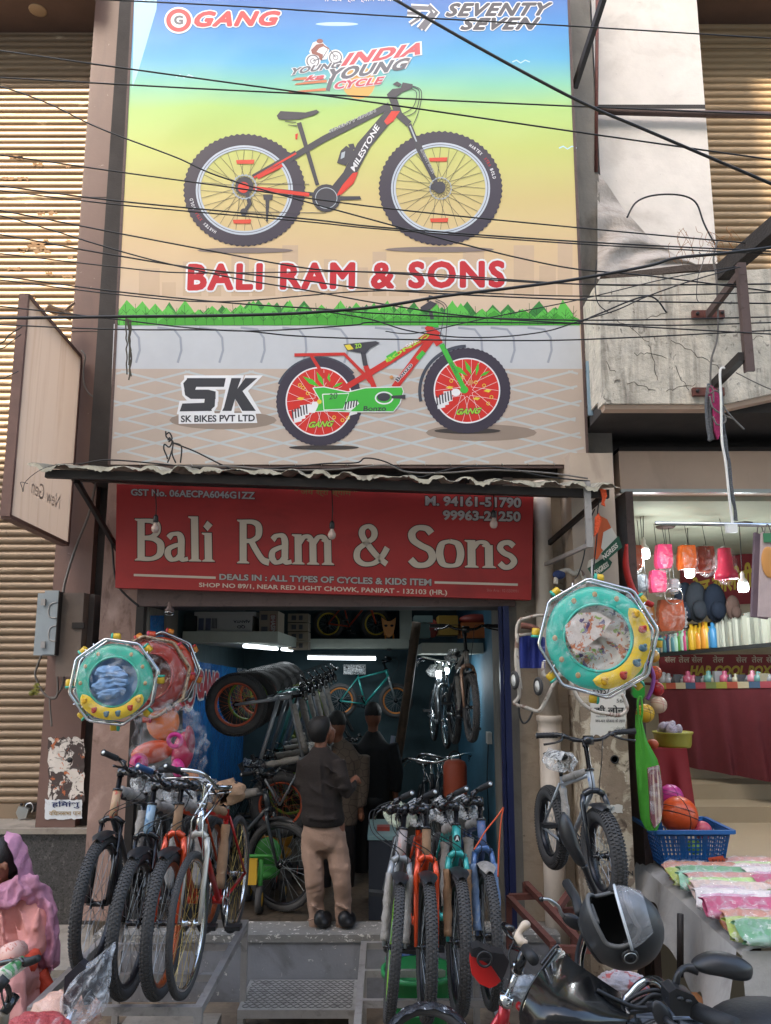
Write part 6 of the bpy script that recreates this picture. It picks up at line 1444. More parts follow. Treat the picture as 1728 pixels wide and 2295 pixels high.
MB().box((XR-.02, 7.65, 1.9), (XR+.019, 7.78, 2.0)).build('switch_plate', M['white'], t); MB().tube([V((XR-.01, 7.7, 1.9)), V((XR-.03, 7.68, 1.6)), V((XR-.01, 7.8, 1.2))], .005, 5).build('cord', M['cable'], t)
# toddler scooters on the floor at left
for i, (x, y, Y, c1, c2, l_) in enumerate(((570, 1890, 7.0, '#3d8a3a', '#c49a2c', 'green and yellow toddler tricycle on the shop floor left of the man'), (600, 1852, 7.7, '#b9862a', '#b24a3a', 'orange toddler tricycle further back left of the man'))):
    p = P(x, y, Y); p.z = FZ; t = thing('tricycle', l_, 'tricycle', p)
    for dx, dy, r in ((.0, -.2, .10), (-.14, .15, .075), (.14, .15, .075)):
        c_ = p+V((dx, dy, r)); MB().lathe([(r*.5, -.02), (r, -.022), (r, .022), (r*.5, .02)], c_, V((1, 0, 0)), 22).build('wheel', M['rubber'], t); MB().lathe([(.02, -.025), (r*.5, -.02), (r*.5, .02), (.02, .025)], c_, V((1, 0, 0)), 16).build('hub', flat('hub_'+c2.strip('#'), c2), t)
    MB().tube([p+V((0, -.2, .10)), p+V((0, -.16, .38))], .018).tube([p+V((-.12, -.12, .40)), p+V((.12, -.12, .40))], .014).build('fork', flat('tri_'+c1.strip('#'), c1), t)
    MB().ell(p+V((0, .06, .24)), (.12, .16, .05)).ell(p+V((0, .2, .36)), (.11, .03, .12)).build('seat', flat('tri_'+c1.strip('#'), c1), t)
    MB().box(p+V((-.14, -.26, .22)), p+V((-.02, -.2, .40))).build('basket', flat('hub_'+c2.strip('#'), c2), t)
# plastic wrapped toy bag left of the entrance
t = thing('toy_bag', 'clear plastic bag with orange and pink toys hanging above the left row of bicycles', 'bag of toys', P(370, 1700, 6.2))
def blob(pts, Y, dep, m_, nm, par): return MB().prism([P(a, b_, Y) for a, b_ in pts][::-1], (0, dep, 0)).build(nm, m_, par)
for (x, y, rx, ry, Y, c_, nm) in ((352, 1560, 45, 50, 6.35, '#cf6a1c', 'orange_toy'), (330, 1625, 60, 30, 6.3, '#b8431d', 'orange_red_toy'), (395, 1625, 30, 55, 6.3, '#a8244a', 'magenta_toy'), (300, 1650, 26, 28, 6.2, '#b83266', 'pink_toy'), (385, 1660, 18, 26, 6.15, '#c92a80', 'pink_teether'), (410, 1600, 14, 40, 6.3, '#7c1f36', 'dark_red_toy'), (410, 1680, 26, 22, 6.3, '#b56a20', 'amber_toy')):
    k_ = MPP(y, Y); MB().ell(P(x, y, Y), (rx*k_*.8, .05, ry*k_*.8), Matrix.Rotation(random.uniform(-.4, .4), 3, 'Y')).build(nm, flat('toy_'+c_.strip('#'), c_, .35), t)
MB().torus(P(378, 1600, 6.1), .045, .016, V((0, 1, .2)), 20, 8).build('pink_ring', flat('toy_c92a80', '#c92a80'), t)
MB().torus(P(302, 1645, 6.12), .03, .012, V((0, 1, .2)), 20, 8).build('pink_ring', flat('toy_c92a80', '#c92a80'), t)
def crinkle(cx, cy, rx, ry, Y, dep, seed=0, tail=None):
    rnd = random.Random(seed); ks = [rnd.uniform(4, 13) for _ in range(4)]; k_ = MPP(cy, Y); c_ = P(cx, cy, Y)
    def f(u, w):
        a = 2*pi*u; t_ = pi*w; q = 1+.05*sin(ks[0]*a)+.06*sin(ks[1]*t_*2+a*3)+.035*sin(ks[2]*a+ks[3]*t_)
        return c_+V((rx*k_*sin(t_)**.8*cos(a)*q, dep*sin(t_)*sin(a)*q, ry*k_*cos(t_)*q))
    return MB().grid(f, 44, 26)
crinkle(365, 1620, 80, 95, 6.22, .16, 3).build('plastic_film', clearf, t)

# ---------------------------------------------------------------- baby walkers
def walker(cx, cy, r, Y, label, tray, accent, fabric, rot=0., film_=True, tubem='chrome', sc=.10, tilt=0, pads=True, wheelc=('#c8a52a', '#35a58f'), face=None):
    k_ = MPP(cy, Y); R_ = r*k_; c_ = P(cx, cy, Y); t = thing('baby_walker', label, 'baby walker', c_, group=None)
    TM = Matrix.Rotation(tilt, 3, 'Z')
    def q(a, rr, dy=0): v_ = V((cos(a)*rr, dy, sin(a)*rr)); return c_+TM @ v_
    def octo(rr, dy): 
        pts = []
        for i in range(8):
            a0 = rot+2*pi*i/8; a1 = rot+2*pi*(i+1)/8; p0, p1 = q(a0, rr, dy), q(a1, rr, dy)
            for s_ in (.05, .35, .65, .95): pts.append(p0.lerp(p1, s_))
        return pts
    tm = M['chrome'] if tubem == 'chrome' else tubem
    MB().tube(octo(R_, -.02), .0105, 8, True).build('front_frame', tm, t); MB().tube(octo(R_*.98, .09), .0095, 8, True).build('rear_frame', tm, t)
    xb = MB()
    for i in range(4):
        a = rot+pi/4*(2*i+.5)
        xb.tube([q(a-.12, R_, -.02), q(a, R_*.80, .0)], .004, 5); xb.tube([q(a+.12, R_, -.02), q(a, R_*.80, .0)], .004, 5)
    xb.build('spring_wire', tm, t)
    for i in range(8):
        a = rot+pi/8+2*pi*i/8+.18; p = q(a, R_*1.02, .04); d_ = TM @ V((-sin(a), 0, cos(a)))
        w_ = MB().lathe([(.02, -.028), (.027, -.02), (.027, .02), (.02, .028)], p, d_, 14).build('castor', flat('castor_'+wheelc[0].strip('#'), wheelc[0], .35), t)
        MB().lathe([(.029, .018), (.031, .03), (.022, .034)], p, d_, 14).build('castor_cap', flat('castor_'+wheelc[1].strip('#'), wheelc[1], .35), t)
    def trayf(u, w):
        a = 2*pi*u; b_ = 2*pi*w; Rm, rm = R_*.70, R_*.165
        fl_ = rm*(1+.04*cos(3*a)); return q(a, Rm+cos(b_)*fl_, sin(b_)*fl_*.40*(1 if sin(b_) > 0 else .75)-.01+.012*cos(b_))
    MB().grid(trayf, 48, 14).build('tray', flat('tray_'+tray.strip('#'), tray, .3), t)
    MB().torus(c_+TM @ V((0, -.03, 0)), R_*.56, .008, TM @ V((0, 1, 0)), 40, 8).build('inner_rim', flat('tray_'+tray.strip('#'), tray, .3), t)
    def seatf(u, w):
        a = 2*pi*u; rr = R_*.57*w; return q(a, rr, .02-.03*sin(a*3+w*4)*w*(1-w)*3+.05*(1-w)-.03*sin(w*9+a*2)*(1-w))
    MB().grid(seatf, 36, 10).build('seat_cloth', fabric, t)
    if pads:
        am = flat('tray_yellow', '#d9b92c', .35); a0, a1 = pads
        def af(u, w):
            a = a0+(a1-a0)*u; e = min(1, min(u, 1-u)*9)**.5; b_ = (w-.5)*2; rr = R_*.715+b_*R_*.135*e; return q(a, rr, -.03-R_*.065*(1-b_*b_*.5))
        MB().grid(af, 30, 8).build('play_panel', am, t)
        for i, (f_, col) in enumerate(((.10, '#c89b1e'), (.28, '#a32a1c'), (.45, '#4a6a78'), (.60, '#4a6a78'), (.77, '#a32a1c'), (.92, '#c89b1e'))):
            a = a0+(a1-a0)*f_; p = q(a, R_*.72, -.045-R_*.09); s_ = R_*.075
            b = MB().ell(p, (s_, s_*.45, s_*.8), Matrix.Rotation(-a, 3, 'Y'), 10, 6); b.ell(p+V((s_*.5, -.004, s_*.6)), (s_*.45, s_*.4, s_*.4), None, 8, 5); b.ell(p+V((-s_*.5, -.004, s_*.4)), (s_*.35, s_*.3, s_*.4), None, 8, 5)
            b.build('play_button', flat('btn_'+col.strip('#'), col, .3), t)
        for i in range(7):
            a = a1+.35+(2*pi-(a1-a0)-.7)*i/6; p = q(a, R_*.72, -.02-R_*.08)
            if i in (0, 1, 2, 4, 5, 6): MB().ell(p, (R_*.045, .006, R_*.05), None, 8, 5).build('sticker', flat('tan_sticker', '#a88d62', .5), t)
    if film_:
        def ff(u, w):
            a = 2*pi*u; rr = R_*.93*w*(1+.05*sin(a*7+w*3)+.03*sin(a*17)); return q(a, rr, -.11*(1-w**3)-.035+.02*sin(a*9+w*13)*w+.012*sin(w*30+a*4))
        MB().grid(ff, 60, 20).build('plastic_film', clearf, t)
    return t
fab1 = mat('animal_print_cloth', '#cbbfb6', .8, var=.08, layers=[('#b5683e', (22, 22, 22), .555, .57, .95, 'noise'), ('#3e2a5c', (17, 19, 17), .585, .60, .95, 'noise'), ('#7f9a3c', (14, 16, 16), .62, .635, .95, 'noise')])
fab2 = mat('blue_denim_cloth', '#6d90b8', .8, var=.12, scale=9, bump=.01, bscale=12, layers=[('#d6d8da', (26, 26, 26), .70, .72, .9, 'noise')])
bkf = mat('brown_print_cloth', '#6d3a30', .8, var=.2, layers=[('#b5a08a', 30, .6, .64, .8, 'noise')])
walker(322, 1462, 88, 6.25, 'red and navy baby walker hanging behind the teal one on the left', '#8f2a20', None, bkf, rot=.2, tubem=mat('patterned_tube', '#a8967f', .4, .3, var=.1, layers=[('#4c342a', 40, .52, .58, .9, 'noise')]), tilt=.25, pads=None, wheelc=('#b8452a', '#b83a5a'))
walker(346, 1450, 84, 6.4, 'third walker at the back of the left stack with orange red tray', '#b8452c', None, bkf, rot=.0, tubem='chrome', tilt=.35, pads=None, wheelc=('#c87a2a', '#b83a3a'), film_=False)
walker(247, 1473, 94, 5.85, 'teal baby walker with blue cloth seat in clear plastic, hanging on the left', '#3aa68e', None, fab2, rot=.25, tilt=.12, pads=(-2.75, -.40))
walker(1291, 1378, 128, 5.35, 'large teal baby walker with animal print seat hanging on the right pillar', '#35b3a0', None, fab1, rot=.12, tilt=-.10, pads=(-1.75, .75))
# folded cloth in the seats
t = [o for o in COL.objects if o.name.startswith('baby_walker') and 'blue cloth' in o.get('label', '')][0]
for (x, y, w_, h_, a) in ((240, 1455, 36, 15, .1), (238, 1478, 40, 15, -.12), (240, 1497, 32, 13, -.2)):
    k_ = MPP(y, 5.8); fused(MB().ell(P(x, y, 5.80), (w_*k_, .035, h_*k_), Matrix.Rotation(a, 3, 'Y')), .006, 1, disp=(.016, (14, 14, 30))).build('folded_cloth', fab2, t)
t = [o for o in COL.objects if o.name.startswith('baby_walker') and 'animal print' in o.get('label', '')][0]
MB().prism([P(a, b_, 5.27) for a, b_ in ((1222, 1352), (1250, 1325), (1290, 1322), (1322, 1340), (1300, 1372), (1244, 1415), (1228, 1385))][::-1], (0, .02, 0)).build('folded_cloth', fab1, t)
# stroller on the right pier
t = thing('folded_stroller', 'white tube child stroller with blue seat, hung on the right pier behind the walker', 'stroller', P(1160, 1450, 6.1))
rp = M['rustpipe']
for q_, r_, nm in (([(1123, 1340), (1160, 1330), (1190, 1332), (1230, 1345)], .012, 'tube'), ([(1118, 1370), (1115, 1430), (1122, 1500), (1112, 1520), (1140, 1530), (1162, 1537), (1176, 1520), (1195, 1480), (1215, 1450)], .014, 'tube'), ([(1128, 1335), (1116, 1360), (1120, 1440), (1126, 1490)], .011, 'tube'), ([(1230, 1465), (1250, 1510), (1280, 1535), (1310, 1542), (1340, 1545), (1355, 1530), (1345, 1500)], .014, 'tube'), ([(1175, 1430), (1176, 1460), (1210, 1458), (1240, 1460)], .014, 'tube'), ([(1122, 1372), (1170, 1368)], .011, 'tube')):
    MB().tube(TR(q_, 6.05), r_, 8).build(nm, rp, t)
MB().tube(TR([(1126, 1352), (1145, 1354), (1170, 1366)], 6.0), .022, 8).build('padded_bar', mat('brown_pad', '#6d4438', .8, var=.3, scale=40), t)
def bs(u, w): 
    x = 1122+56*u; y = 1378+66*w-8*sin(pi*u)*(1-w); return P(x, y, 6.05+.05*sin(pi*u)-.02*sin(u*14))
MB().grid(bs, 16, 8).build('seat_fabric', mat('blue_stroller_cloth', '#1d2c78', .7, var=.15, scale=8), t)
for x, y in ((1163, 1483), (1112, 1470)): 
    MB().torus(P(x, y, 6.0), .052, .014, V((1, .25, 0)), 24, 8).build('wheel', M['rubber'], t); MB().lathe([(.04, -.01), (.04, .01)], P(x, y, 6.0), V((1, .25, 0)), 16).build('hub_disc', M['wpl'], t)
MB().tube(TR([(1122, 1500), (1122, 1540), (1130, 1562), (1142, 1556), (1152, 1535)], 6.05), .007, 6).build('black_strap', M['cable'], t)
t = thing('coiled_handle', 'rusty white curved handle tube behind the right walker, blue rag tied on it', 'handle', P(1230, 1240, 6.2))
MB().tube(TR([(1200, 1262), (1205, 1240), (1225, 1232), (1240, 1240), (1252, 1234), (1262, 1250), (1260, 1272)], 6.2), .018, 9).build('curved_tube', rp, t)
MB().ell(P(1208, 1242, 6.2), (.05, .03, .035)).build('blue_rag', mat('blue_rag', '#27345c', .9, var=.4, scale=20), t)

bike('dark bicycle standing behind the chrome one just inside the entrance', V((P(490, 1900, 7.1).x, 7.1, FZ)), yaw=radians(62), R=.34, tw=.055, knob=.003, frame='#2b3033', wrap=polyb, tubewrap=wrapm, fender=True)
bike('dark wrapped bicycle deep inside on the left of the shop', V((P(575, 1800, 8.4).x, 8.4, FZ)), yaw=radians(40), R=.34, tw=.055, knob=.003, frame='#3b4a45', wrap=polyb, tubewrap=wrapm, fender=True)
bike('dark wrapped bicycle standing near the back wall of the shop', V((P(700, 1700, 10.2).x, 10.2, FZ)), yaw=radians(75), R=.34, tw=.055, knob=.003, frame='#30383c', wrap=polyb, fender=True)
# ---------------------------------------------------------------- toy shop on the right
YE = flat('banner_yellow', '#b8a23c', .6); RDB = mat('red_banner', '#7c1f28', .6, var=.1, scale=2)
bulb(P(1392, 1196, 7.6), 'lit bulb hanging nearest in the toy shop beside the red tube', drop=RC, power=14, s=1.15, group='bulbs in the toy shop')
bulb(P(1490, 1238, 8.3), 'lit bulb hanging behind the orange package in the toy shop', drop=RC, power=12, s=1.1, group='bulbs in the toy shop')
bulb(P(1606, 1268, 8.0), 'lit bulb hanging rightmost in the toy shop before the red Hindi banner', drop=RC, power=14, s=1.15, group='bulbs in the toy shop')
for x, y, Y in ((1440, 1172, 8.2), (1607, 1175, 8.0)): solo(MB().lathe([(.08, -.02), (.1, 0)], V((P(x, y, Y).x, Y, RC-.001)), n=18), 'ceiling_rose', M['rustbrown'], 'small dark round ceiling rose %s' % ('left of the orange package' if x < 1500 else 'above the rightmost bulb'), 'ceiling rose')
# red Hindi banner
t = thing('hindi_banner', 'dark red banner with large yellow Hindi letters at the back of the toy shop', 'banner', P(1560, 1300, 10.2))
MB().prism([P(1470, 1225, 10.3), P(1760, 1165, 10.3), P(1760, 1300, 10.3), P(1470, 1310, 10.3)][::-1], (0, .01, 0)).build('cloth_sheet', RDB, t)
lettering('केल कालोनी', quad4([(1486, 1252), (1626, 1212), (1626, 1270), (1486, 1292)], 10.3), YE, t, off=.04)
t = thing('hindi_banner', 'long low red banner with repeated Hindi words behind the counter goods', 'banner', P(1560, 1440, 9.6))
slab(1425, 1414, 1760, 1474, 9.9, 9.91).build('cloth_sheet', RDB, t)
for i, x in enumerate((1436, 1466, 1494, 1540, 1590, 1624, 1655)): lettering(('सेल', 'तेल')[i % 2], quad(x, 1416, x+24, 1432, 9.9), flat('banner_cream', '#b3aa9a'), t, off=.02)
lettering('HAR COOL BOX LI', quad(1490, 1438, 1690, 1460, 9.9), YE, t, off=.05, shear=.2)
# shelves
def shelf(x0, y0, Y0, x1, y1, Y1, lab):
    t = thing('wall_shelf', lab, 'shelf', P(x0, y0, Y0)); a, b_ = P(x0, y0, Y0), P(x1, y1, Y1)
    MB().prism([a, b_, b_+V((0, .4, 0)), a+V((0, .4, 0))], (0, 0, -.04)).build('board', flat('black_shelf', '#1c1e20', .4), t); return a, b_
sA = shelf(1475, 1352, 9.2, 1760, 1316, 8.2, 'upper black glass shelf in the toy shop, backpacks standing on it')
sB = shelf(1425, 1412, 9.3, 1760, 1380, 8.1, 'lower black shelf in the toy shop, bottles and boxes standing on it')
CNAME = {'#a6c9b8': 'mint', '#c04a7a': 'magenta', '#5c9a4a': 'green', '#c9a02c': 'golden', '#d0892c': 'orange', '#4a7f86': 'teal', '#a04f5c': 'red', '#3a4e70': 'navy', '#b8b2a4': 'beige', '#a5a596': 'pale', '#8f9086': 'darker', '#b8b8aa': 'whitish', '#7a7c72': 'dark'}
def row(n, a, b_, f0, f1, cols, h_, w_, name, lab, cat, shape='bottle', grp=None, lift=0):
    protos = {}
    for i in range(n):
        f = f0+(f1-f0)*(i+.5)/n; p = a.lerp(b_, f)+V((0, .08+random.uniform(0, .05), lift+.001)); hh = h_*random.uniform(.85, 1.1); col = cols[i % len(cols)]
        if shape == 'bottle': b = MB().lathe([(w_*.48, 0), (w_*.5, .01), (w_*.5, hh*.7), (w_*.3, hh*.82), (w_*.22, hh*.84), (w_*.24, hh)], p, n=12)
        else: b = MB().box(p+V((-w_*.46, 0, 0)), p+V((w_*.46, .14, hh)))
        solo(b, name, flat('g_'+col.strip('#'), col, .35), (CNAME.get(col, '')+' '+lab).strip(), cat, grp)
row(6, *sB, .14, .24, ('#a6c9b8', '#c04a7a', '#5c9a4a'), .22, .07, 'drink_bottle', 'small bottle on the left part of the lower shelf in the toy shop', 'bottle', grp='small bottles on the lower shelf')
row(7, *sB, .25, .37, ('#c9a02c', '#d0892c'), .26, .085, 'drink_bottle', 'yellow toned bottle with a cap on the lower toy shop shelf', 'bottle', grp='yellow bottles on the lower shelf')
row(3, *sB, .38, .43, ('#3f82b0',), .25, .085, 'drink_bottle', 'blue bottle standing between the yellow bottles and the silver boxes', 'bottle', grp='blue bottles on the lower shelf')
row(22, *sB, .44, .9, ('#a5a596', '#8f9086', '#b8b8aa', '#7a7c72'), .30, .055, 'slim_box', 'slim silver grey box standing in the packed row on the lower shelf', 'box', 'box', 'slim boxes on the lower shelf')
row(9, *sB, .005, .13, ('#4a7f86', '#a04f5c', '#3a4e70', '#b8b2a4'), .2, .07, 'drink_bottle', 'dim bottle at the far left end of the lower shelf', 'bottle', grp='dim bottles on the lower shelf')
# backpacks
for i, (x, y, s_, c_, l_) in enumerate(((1488, 1318, 1, '#1d2430', 'dark navy backpack at the left end of the upper shelf'), (1512, 1316, 1, '#262a30', 'black backpack, second from the left on the upper shelf'), (1552, 1310, .95, '#151c28', 'blue grey backpack on the upper shelf behind the hanging string'), (1590, 1325, .6, '#4a3a34', 'small brown bag on the upper shelf'))):
    p = P(x, 1345 if i < 3 else 1340, 9.0-.1*i); t = thing('backpack', l_, 'backpack', p); k_ = .17*s_
    MB().ell(p+V((0, .05, k_*1.3)), (k_*.75, k_*.5, k_*1.3)).build('bag_body', mat('bp_'+c_.strip('#'), c_, .9, var=.2, spec=.2), t); MB().ell(p+V((0, -.04, k_*.8)), (k_*.5, k_*.3, k_*.6)).build('front_pocket', mat('bp_'+c_.strip('#'), c_), t)
# hanging packs
def pack(x, y, rx, ry, Y, col, label, shape=0, name='wrapped_toy'):
    k_ = MPP(y, Y); t = thing(name, label, 'toy', P(x, y, Y)); m_ = mat('pk_'+col.strip('#'), col, .4, var=.15, scale=12)
    if shape == 1: MB().lathe([(rx*k_*.6, ry*k_), (rx*k_*.68, ry*k_*.3), (rx*k_*.75, -ry*k_*.3), (rx*k_*1.1, -ry*k_*.7), (rx*k_*1.12, -ry*k_)], P(x, y, Y), n=20).build('toy_body', m_, t)
    else: MB().prism([P(x+dx*rx, y+dy*ry, Y) for dx, dy in ((-.85, -1), (.85, -1), (1, -.2), (1, .6), (.8, .95), (-.8, 1), (-1, .6), (-1, -.2))][::-1], (0, .1, 0)).build('toy_body', m_, t)
    crinkle(x, y+ry*.12, rx*1.12, ry*1.18, Y+.05, .09, int(x)).build('plastic_film', polyb if 0 else clearf, t)
    MB().tube([P(x, y-ry, Y+.05), V((P(x, y, Y).x, Y+.05, RC))], .003, 4).build('string', M['cable'], t); return t
pack(1437, 1202, 17, 26, 7.9, '#b8325a', 'pink wrapped toy hanging right of the nearest bulb')
pack(1487, 1204, 18, 26, 7.9, '#c25a1c', 'orange wrapped toy hanging right above a lit bulb')
pack(1526, 1208, 19, 28, 8.0, '#7a3320', 'brown red wrapped toy hanging between the orange and the pink one')
pack(1567, 1218, 22, 33, 7.7, '#c93252', 'large bell shaped pink toy hanging in the toy shop', 1)
pack(1424, 1256, 17, 24, 8.0, '#bf3a62', 'pink wrapped animal toy hanging below the first pink one')
pack(1374, 1204, 14, 26, 7.5, '#b04a22', 'orange brown wrapped toy hanging by the red curved tube')
pack(1452, 1330, 28, 34, 8.2, '#8c3f1c', 'big dark orange wrapped toy hanging low left in the toy shop')
pack(1400, 1345, 16, 34, 7.6, '#a8662a', 'amber wrapped toy partly hidden by the right baby walker')
pack(1388, 1260, 12, 18, 7.8, '#20242a', 'black mask like toy hanging left in the toy shop')
pack(1456, 1265, 12, 14, 8.1, '#8f8f92', 'grey round wrapped toy hanging beside the pink animal one')
solo(MB().tube(TR([(1354, 1176), (1352, 1215), (1357, 1247), (1370, 1280), (1388, 1297), (1411, 1308)], 6.4), [.012, .026, .028, .028, .026, .022], 10), 'foam_tube', flat('red_foam_tube', '#b0201c', .45), 'long curved red foam tube hanging at the toy shop entrance', 'tube')
solo(MB().torus(P(1456, 1288, 7.9), .08, .005, V((.4, 1, .3)), 24, 5), 'wire_ring', M['chrome'], 'thin wire ring hanging near the big dark orange toy', 'ring')
# balls, bat
def ball(x, y, r, Y, col, label, seams=None, name='ball'):
    k_ = MPP(y, Y)*r; c_ = P(x, y, Y); t = thing(name, label, 'ball', c_); MB().ell(c_, k_, None, 24, 14).build('ball_body', flat('ball_'+col.strip('#'), col, .35), t)
    if seams:
        b = MB(); b.torus(c_, k_*1.0, k_*.022, V((.3, .2, 1)), 36, 4); b.torus(c_, k_*1.0, k_*.022, V((1, .3, .1)), 36, 4); b.torus(c_+V((.0, 0, k_*.3)), k_*.955, k_*.02, V((.3, .2, 1)), 36, 4)
        b.build('seam', seams, t)
    return t
ball(1411, 1418, 14, 6.6, '#b98a26', 'dull yellow ball hanging beside the green bat')
ball(1415, 1454, 15, 6.6, '#b8481c', 'small orange basketball hanging below the yellow ball', M['black_matt'])
ball(1420, 1489, 15, 6.6, '#a31820', 'red and black ball in the hanging column', M['black_matt'])
ball(1423, 1523, 18, 6.5, '#b5a08c', 'cream baseball like ball with pink seams, lowest right', flat('pink_seam', '#a34a4a'))
ball(1394, 1541, 20, 6.4, '#b8921f', 'yellow ball with black curved stripes above the green bag', M['black_matt'])
t = thing('toy_bat', 'bright green plastic cricket bat hanging at the toy shop edge', 'bat', P(1385, 1450, 6.3))
MB().prism([P(a, b_, 6.35) for a, b_ in ((1377, 1352), (1388, 1345), (1389, 1440), (1394, 1500), (1390, 1510), (1372, 1508), (1366, 1500), (1374, 1440))][::-1], (0, .04, 0)).build('blade', flat('bat_green', '#1b8423', .35), t)
MB().tube([P(1382, 1300, 6.37), P(1382, 1348, 6.37)], .012, 8).build('handle', flat('bat_green', '#1b8423'), t)
solo(MB().tube(TR([(1400, 1430), (1412, 1460), (1408, 1490), (1398, 1512)], 6.5), .016, 8), 'purple_tube', flat('purple_tube', '#7a3f86', .4), 'short curved purple tube hanging between the bat and the balls', 'tube')
# bag
t = thing('green_bag', 'bright green cloth bag with clear front panel hanging from the pillar edge', 'bag', P(1405, 1780, 6.1))
gb = mat('green_bag_cloth', '#3a8a20', .75, var=.1, scale=6, bump=.008, bscale=9)
def bf(u, w):
    yl = [(1545, 1377, 1384), (1600, 1377, 1398), (1640, 1378, 1420), (1660, 1379, 1426), (1720, 1383, 1433), (1770, 1388, 1430), (1795, 1400, 1420)]
    f = w*6; i = min(5, int(f)); q = f-i; y = yl[i][0]+(yl[i+1][0]-yl[i][0])*q; a = yl[i][1]+(yl[i+1][1]-yl[i][1])*q; b_ = yl[i][2]+(yl[i+1][2]-yl[i][2])*q
    return P(a+(b_-a)*u, y, 6.10-.03*sin(pi*u)+.008*sin(u*13+w*7))
MB().grid(bf, 10, 40).build('bag_front', gb, t)
MB().grid(lambda u, w: bf(u, w)+V((0, .05, 0)), 6, 20).build('bag_back', gb, t)
pan = [(1400, 1660), (1424, 1654), (1430, 1690), (1434, 1740), (1428, 1775), (1414, 1790), (1406, 1770), (1404, 1720)]
MB().prism([P(a, b_, 6.045) for a, b_ in pan][::-1], (0, .02, 0)).build('inside_goods', mat('striped_goods', '#6a3038', .6, var=.3, layers=[('#c8b09a', (60, 2, 2), .5, .6, .9, 'noise')]), t)
MB().prism([P(a, b_, 6.035) for a, b_ in pan][::-1], (0, .004, 0)).build('clear_panel', clearf, t)
MB().tube(TR([(1380, 1548), (1378, 1520), (1384, 1505), (1388, 1530), (1386, 1560)], 6.1), .008, 6).build('strap', gb, t)
# red draped stool with basin
t = thing('draped_stool', 'tall stool draped in plain red cloth inside the toy shop entrance', 'stool', P(1455, 1766, 7.0))
def df(u, w):
    y = 1617+152*w; x0 = 1405+12*w; x1 = 1484+22*w; return P(x0+(x1-x0)*u, y, 7.0-.05*w*sin(u*11)-.04*w)
MB().grid(df, 20, 10).build('red_drape', mat('red_drape', '#7c161c', .8, var=.1, scale=4), t)
p0, p1 = P(1405, 1617, 7.0), P(1484, 1617, 7.0); MB().box((p0.x, 7.0, p0.z-.02), (p1.x, 7.4, p0.z)).build('top_cloth', mat('red_drape', '#7c161c'), t)
for x in (p0.x+.03, p1.x-.06): 
    for y in (7.05, 7.33): MB().box((x, y, RF), (x+.03, y+.03, p0.z-.021)).build('leg', M['rustbrown'], t)
t = thing('yellow_basin', 'olive yellow plastic basin on the red draped stool', 'basin', P(1455, 1614, 7.1))
pc = P(1455, 1614, 7.15); kx = MPP(1600, 7.1)
MB().lathe([(36*kx, 0), (38*kx, .02), (40*kx, .10), (43*kx, .115), (43*kx, .125), (38*kx, .12)], pc, n=24).build('basin_body', flat('olive_yellow', '#8f8a2e', .4), t)
b = MB(); 
for i in range(12): b.ell(pc+V((random.uniform(-.09, .09), random.uniform(-.08, .08), random.uniform(.11, .17))), (.05, .04, .035), Matrix.Rotation(random.uniform(0, 3), 3, 'Y'), 8, 5)
solo(b, 'plastic_packets', mat('lilac_packets', '#9a90a0', .25, var=.3, scale=30, bump=.01), 'heap of pale lilac plastic packets in the yellow basin', 'packets', kind='stuff')
solo(MB().ell(P(1410, 1608, 6.9), (.05, .05, .04)), 'orange_cup', flat('cup_orange', '#a8421c', .4), 'small orange cup left of the yellow basin', 'cup')
# counter with maroon cloth
ta, tb = P(1418, 1478, 9.4), P(1800, 1472, 7.9)
t = thing('display_counter', 'long display counter covered by a maroon cloth in the toy shop', 'counter', P(1560, 1640, 8.8))
fa, fb_ = V((ta.x, ta.y, RF+.435)), V((tb.x+.1, tb.y-.1, RF+.30))
def cf(u, w):
    p = ta.lerp(tb, u).lerp(fa.lerp(fb_, u), w); return p+V((0, -.04*w*(sin(u*38)+.5*sin(u*67+1))-.02*w, 0))
MB().grid(cf, 120, 10).build('cloth_front', M['maroon'], t)
MB().prism([ta, tb, tb+V((0, .8, 0)), ta+V((0, .8, 0))], (0, 0, -.02)).build('counter_top', M['maroon'], t)
b_c = ('#8f8a3a', '#a04a3a', '#b0a488', '#3d5570', '#9a3f4a', '#6d7a4a')
for i in range(16):
    a, c_ = ta.lerp(tb, i/16), ta.lerp(tb, (i+1)/16); MB().prism([a+V((0, -.012, .01)), c_+V((0, -.012, .01)), c_+V((0, -.014, -.055)), a+V((0, -.014, -.055))][::-1], (0, .004, 0)).build('striped_edge', flat('edge_'+b_c[i % 6].strip('#'), b_c[i % 6]), t)
for i in range(28):
    f = .05+i*.032; p = ta.lerp(tb, f)+V((0, .15, 0)); c_ = random.choice(('#8f8f92', '#a8506a', '#5f8a86', '#b0a890', '#4a4c50', '#c07a8a')); s_ = random.uniform(.03, .06)
    b = MB().lathe([(s_*.9, 0), (s_, s_*.3), (s_*.9, s_*1.2), (s_*.4, s_*1.5), (s_*.45, s_*2), (.001, s_*2.2)], p, n=12) if i % 4 else MB().box(p-V((s_, s_*.5, 0)), p+V((s_, s_*.5, s_*2)))
    if i % 3 == 0: b.ell(p+V((s_, 0, s_)), s_*.5, None, 8, 5)
    solo(b, 'small_gift', flat('gift_'+c_.strip('#'), c_, .25), 'small %s gift article %s the maroon counter' % ({'#8f8f92': 'grey', '#a8506a': 'dark pink', '#5f8a86': 'teal', '#b0a890': 'beige', '#4a4c50': 'charcoal', '#c07a8a': 'rose'}[c_], 'on the left half of' if i < 14 else 'on the right half of'), 'gift', 'gift articles on the maroon counter')
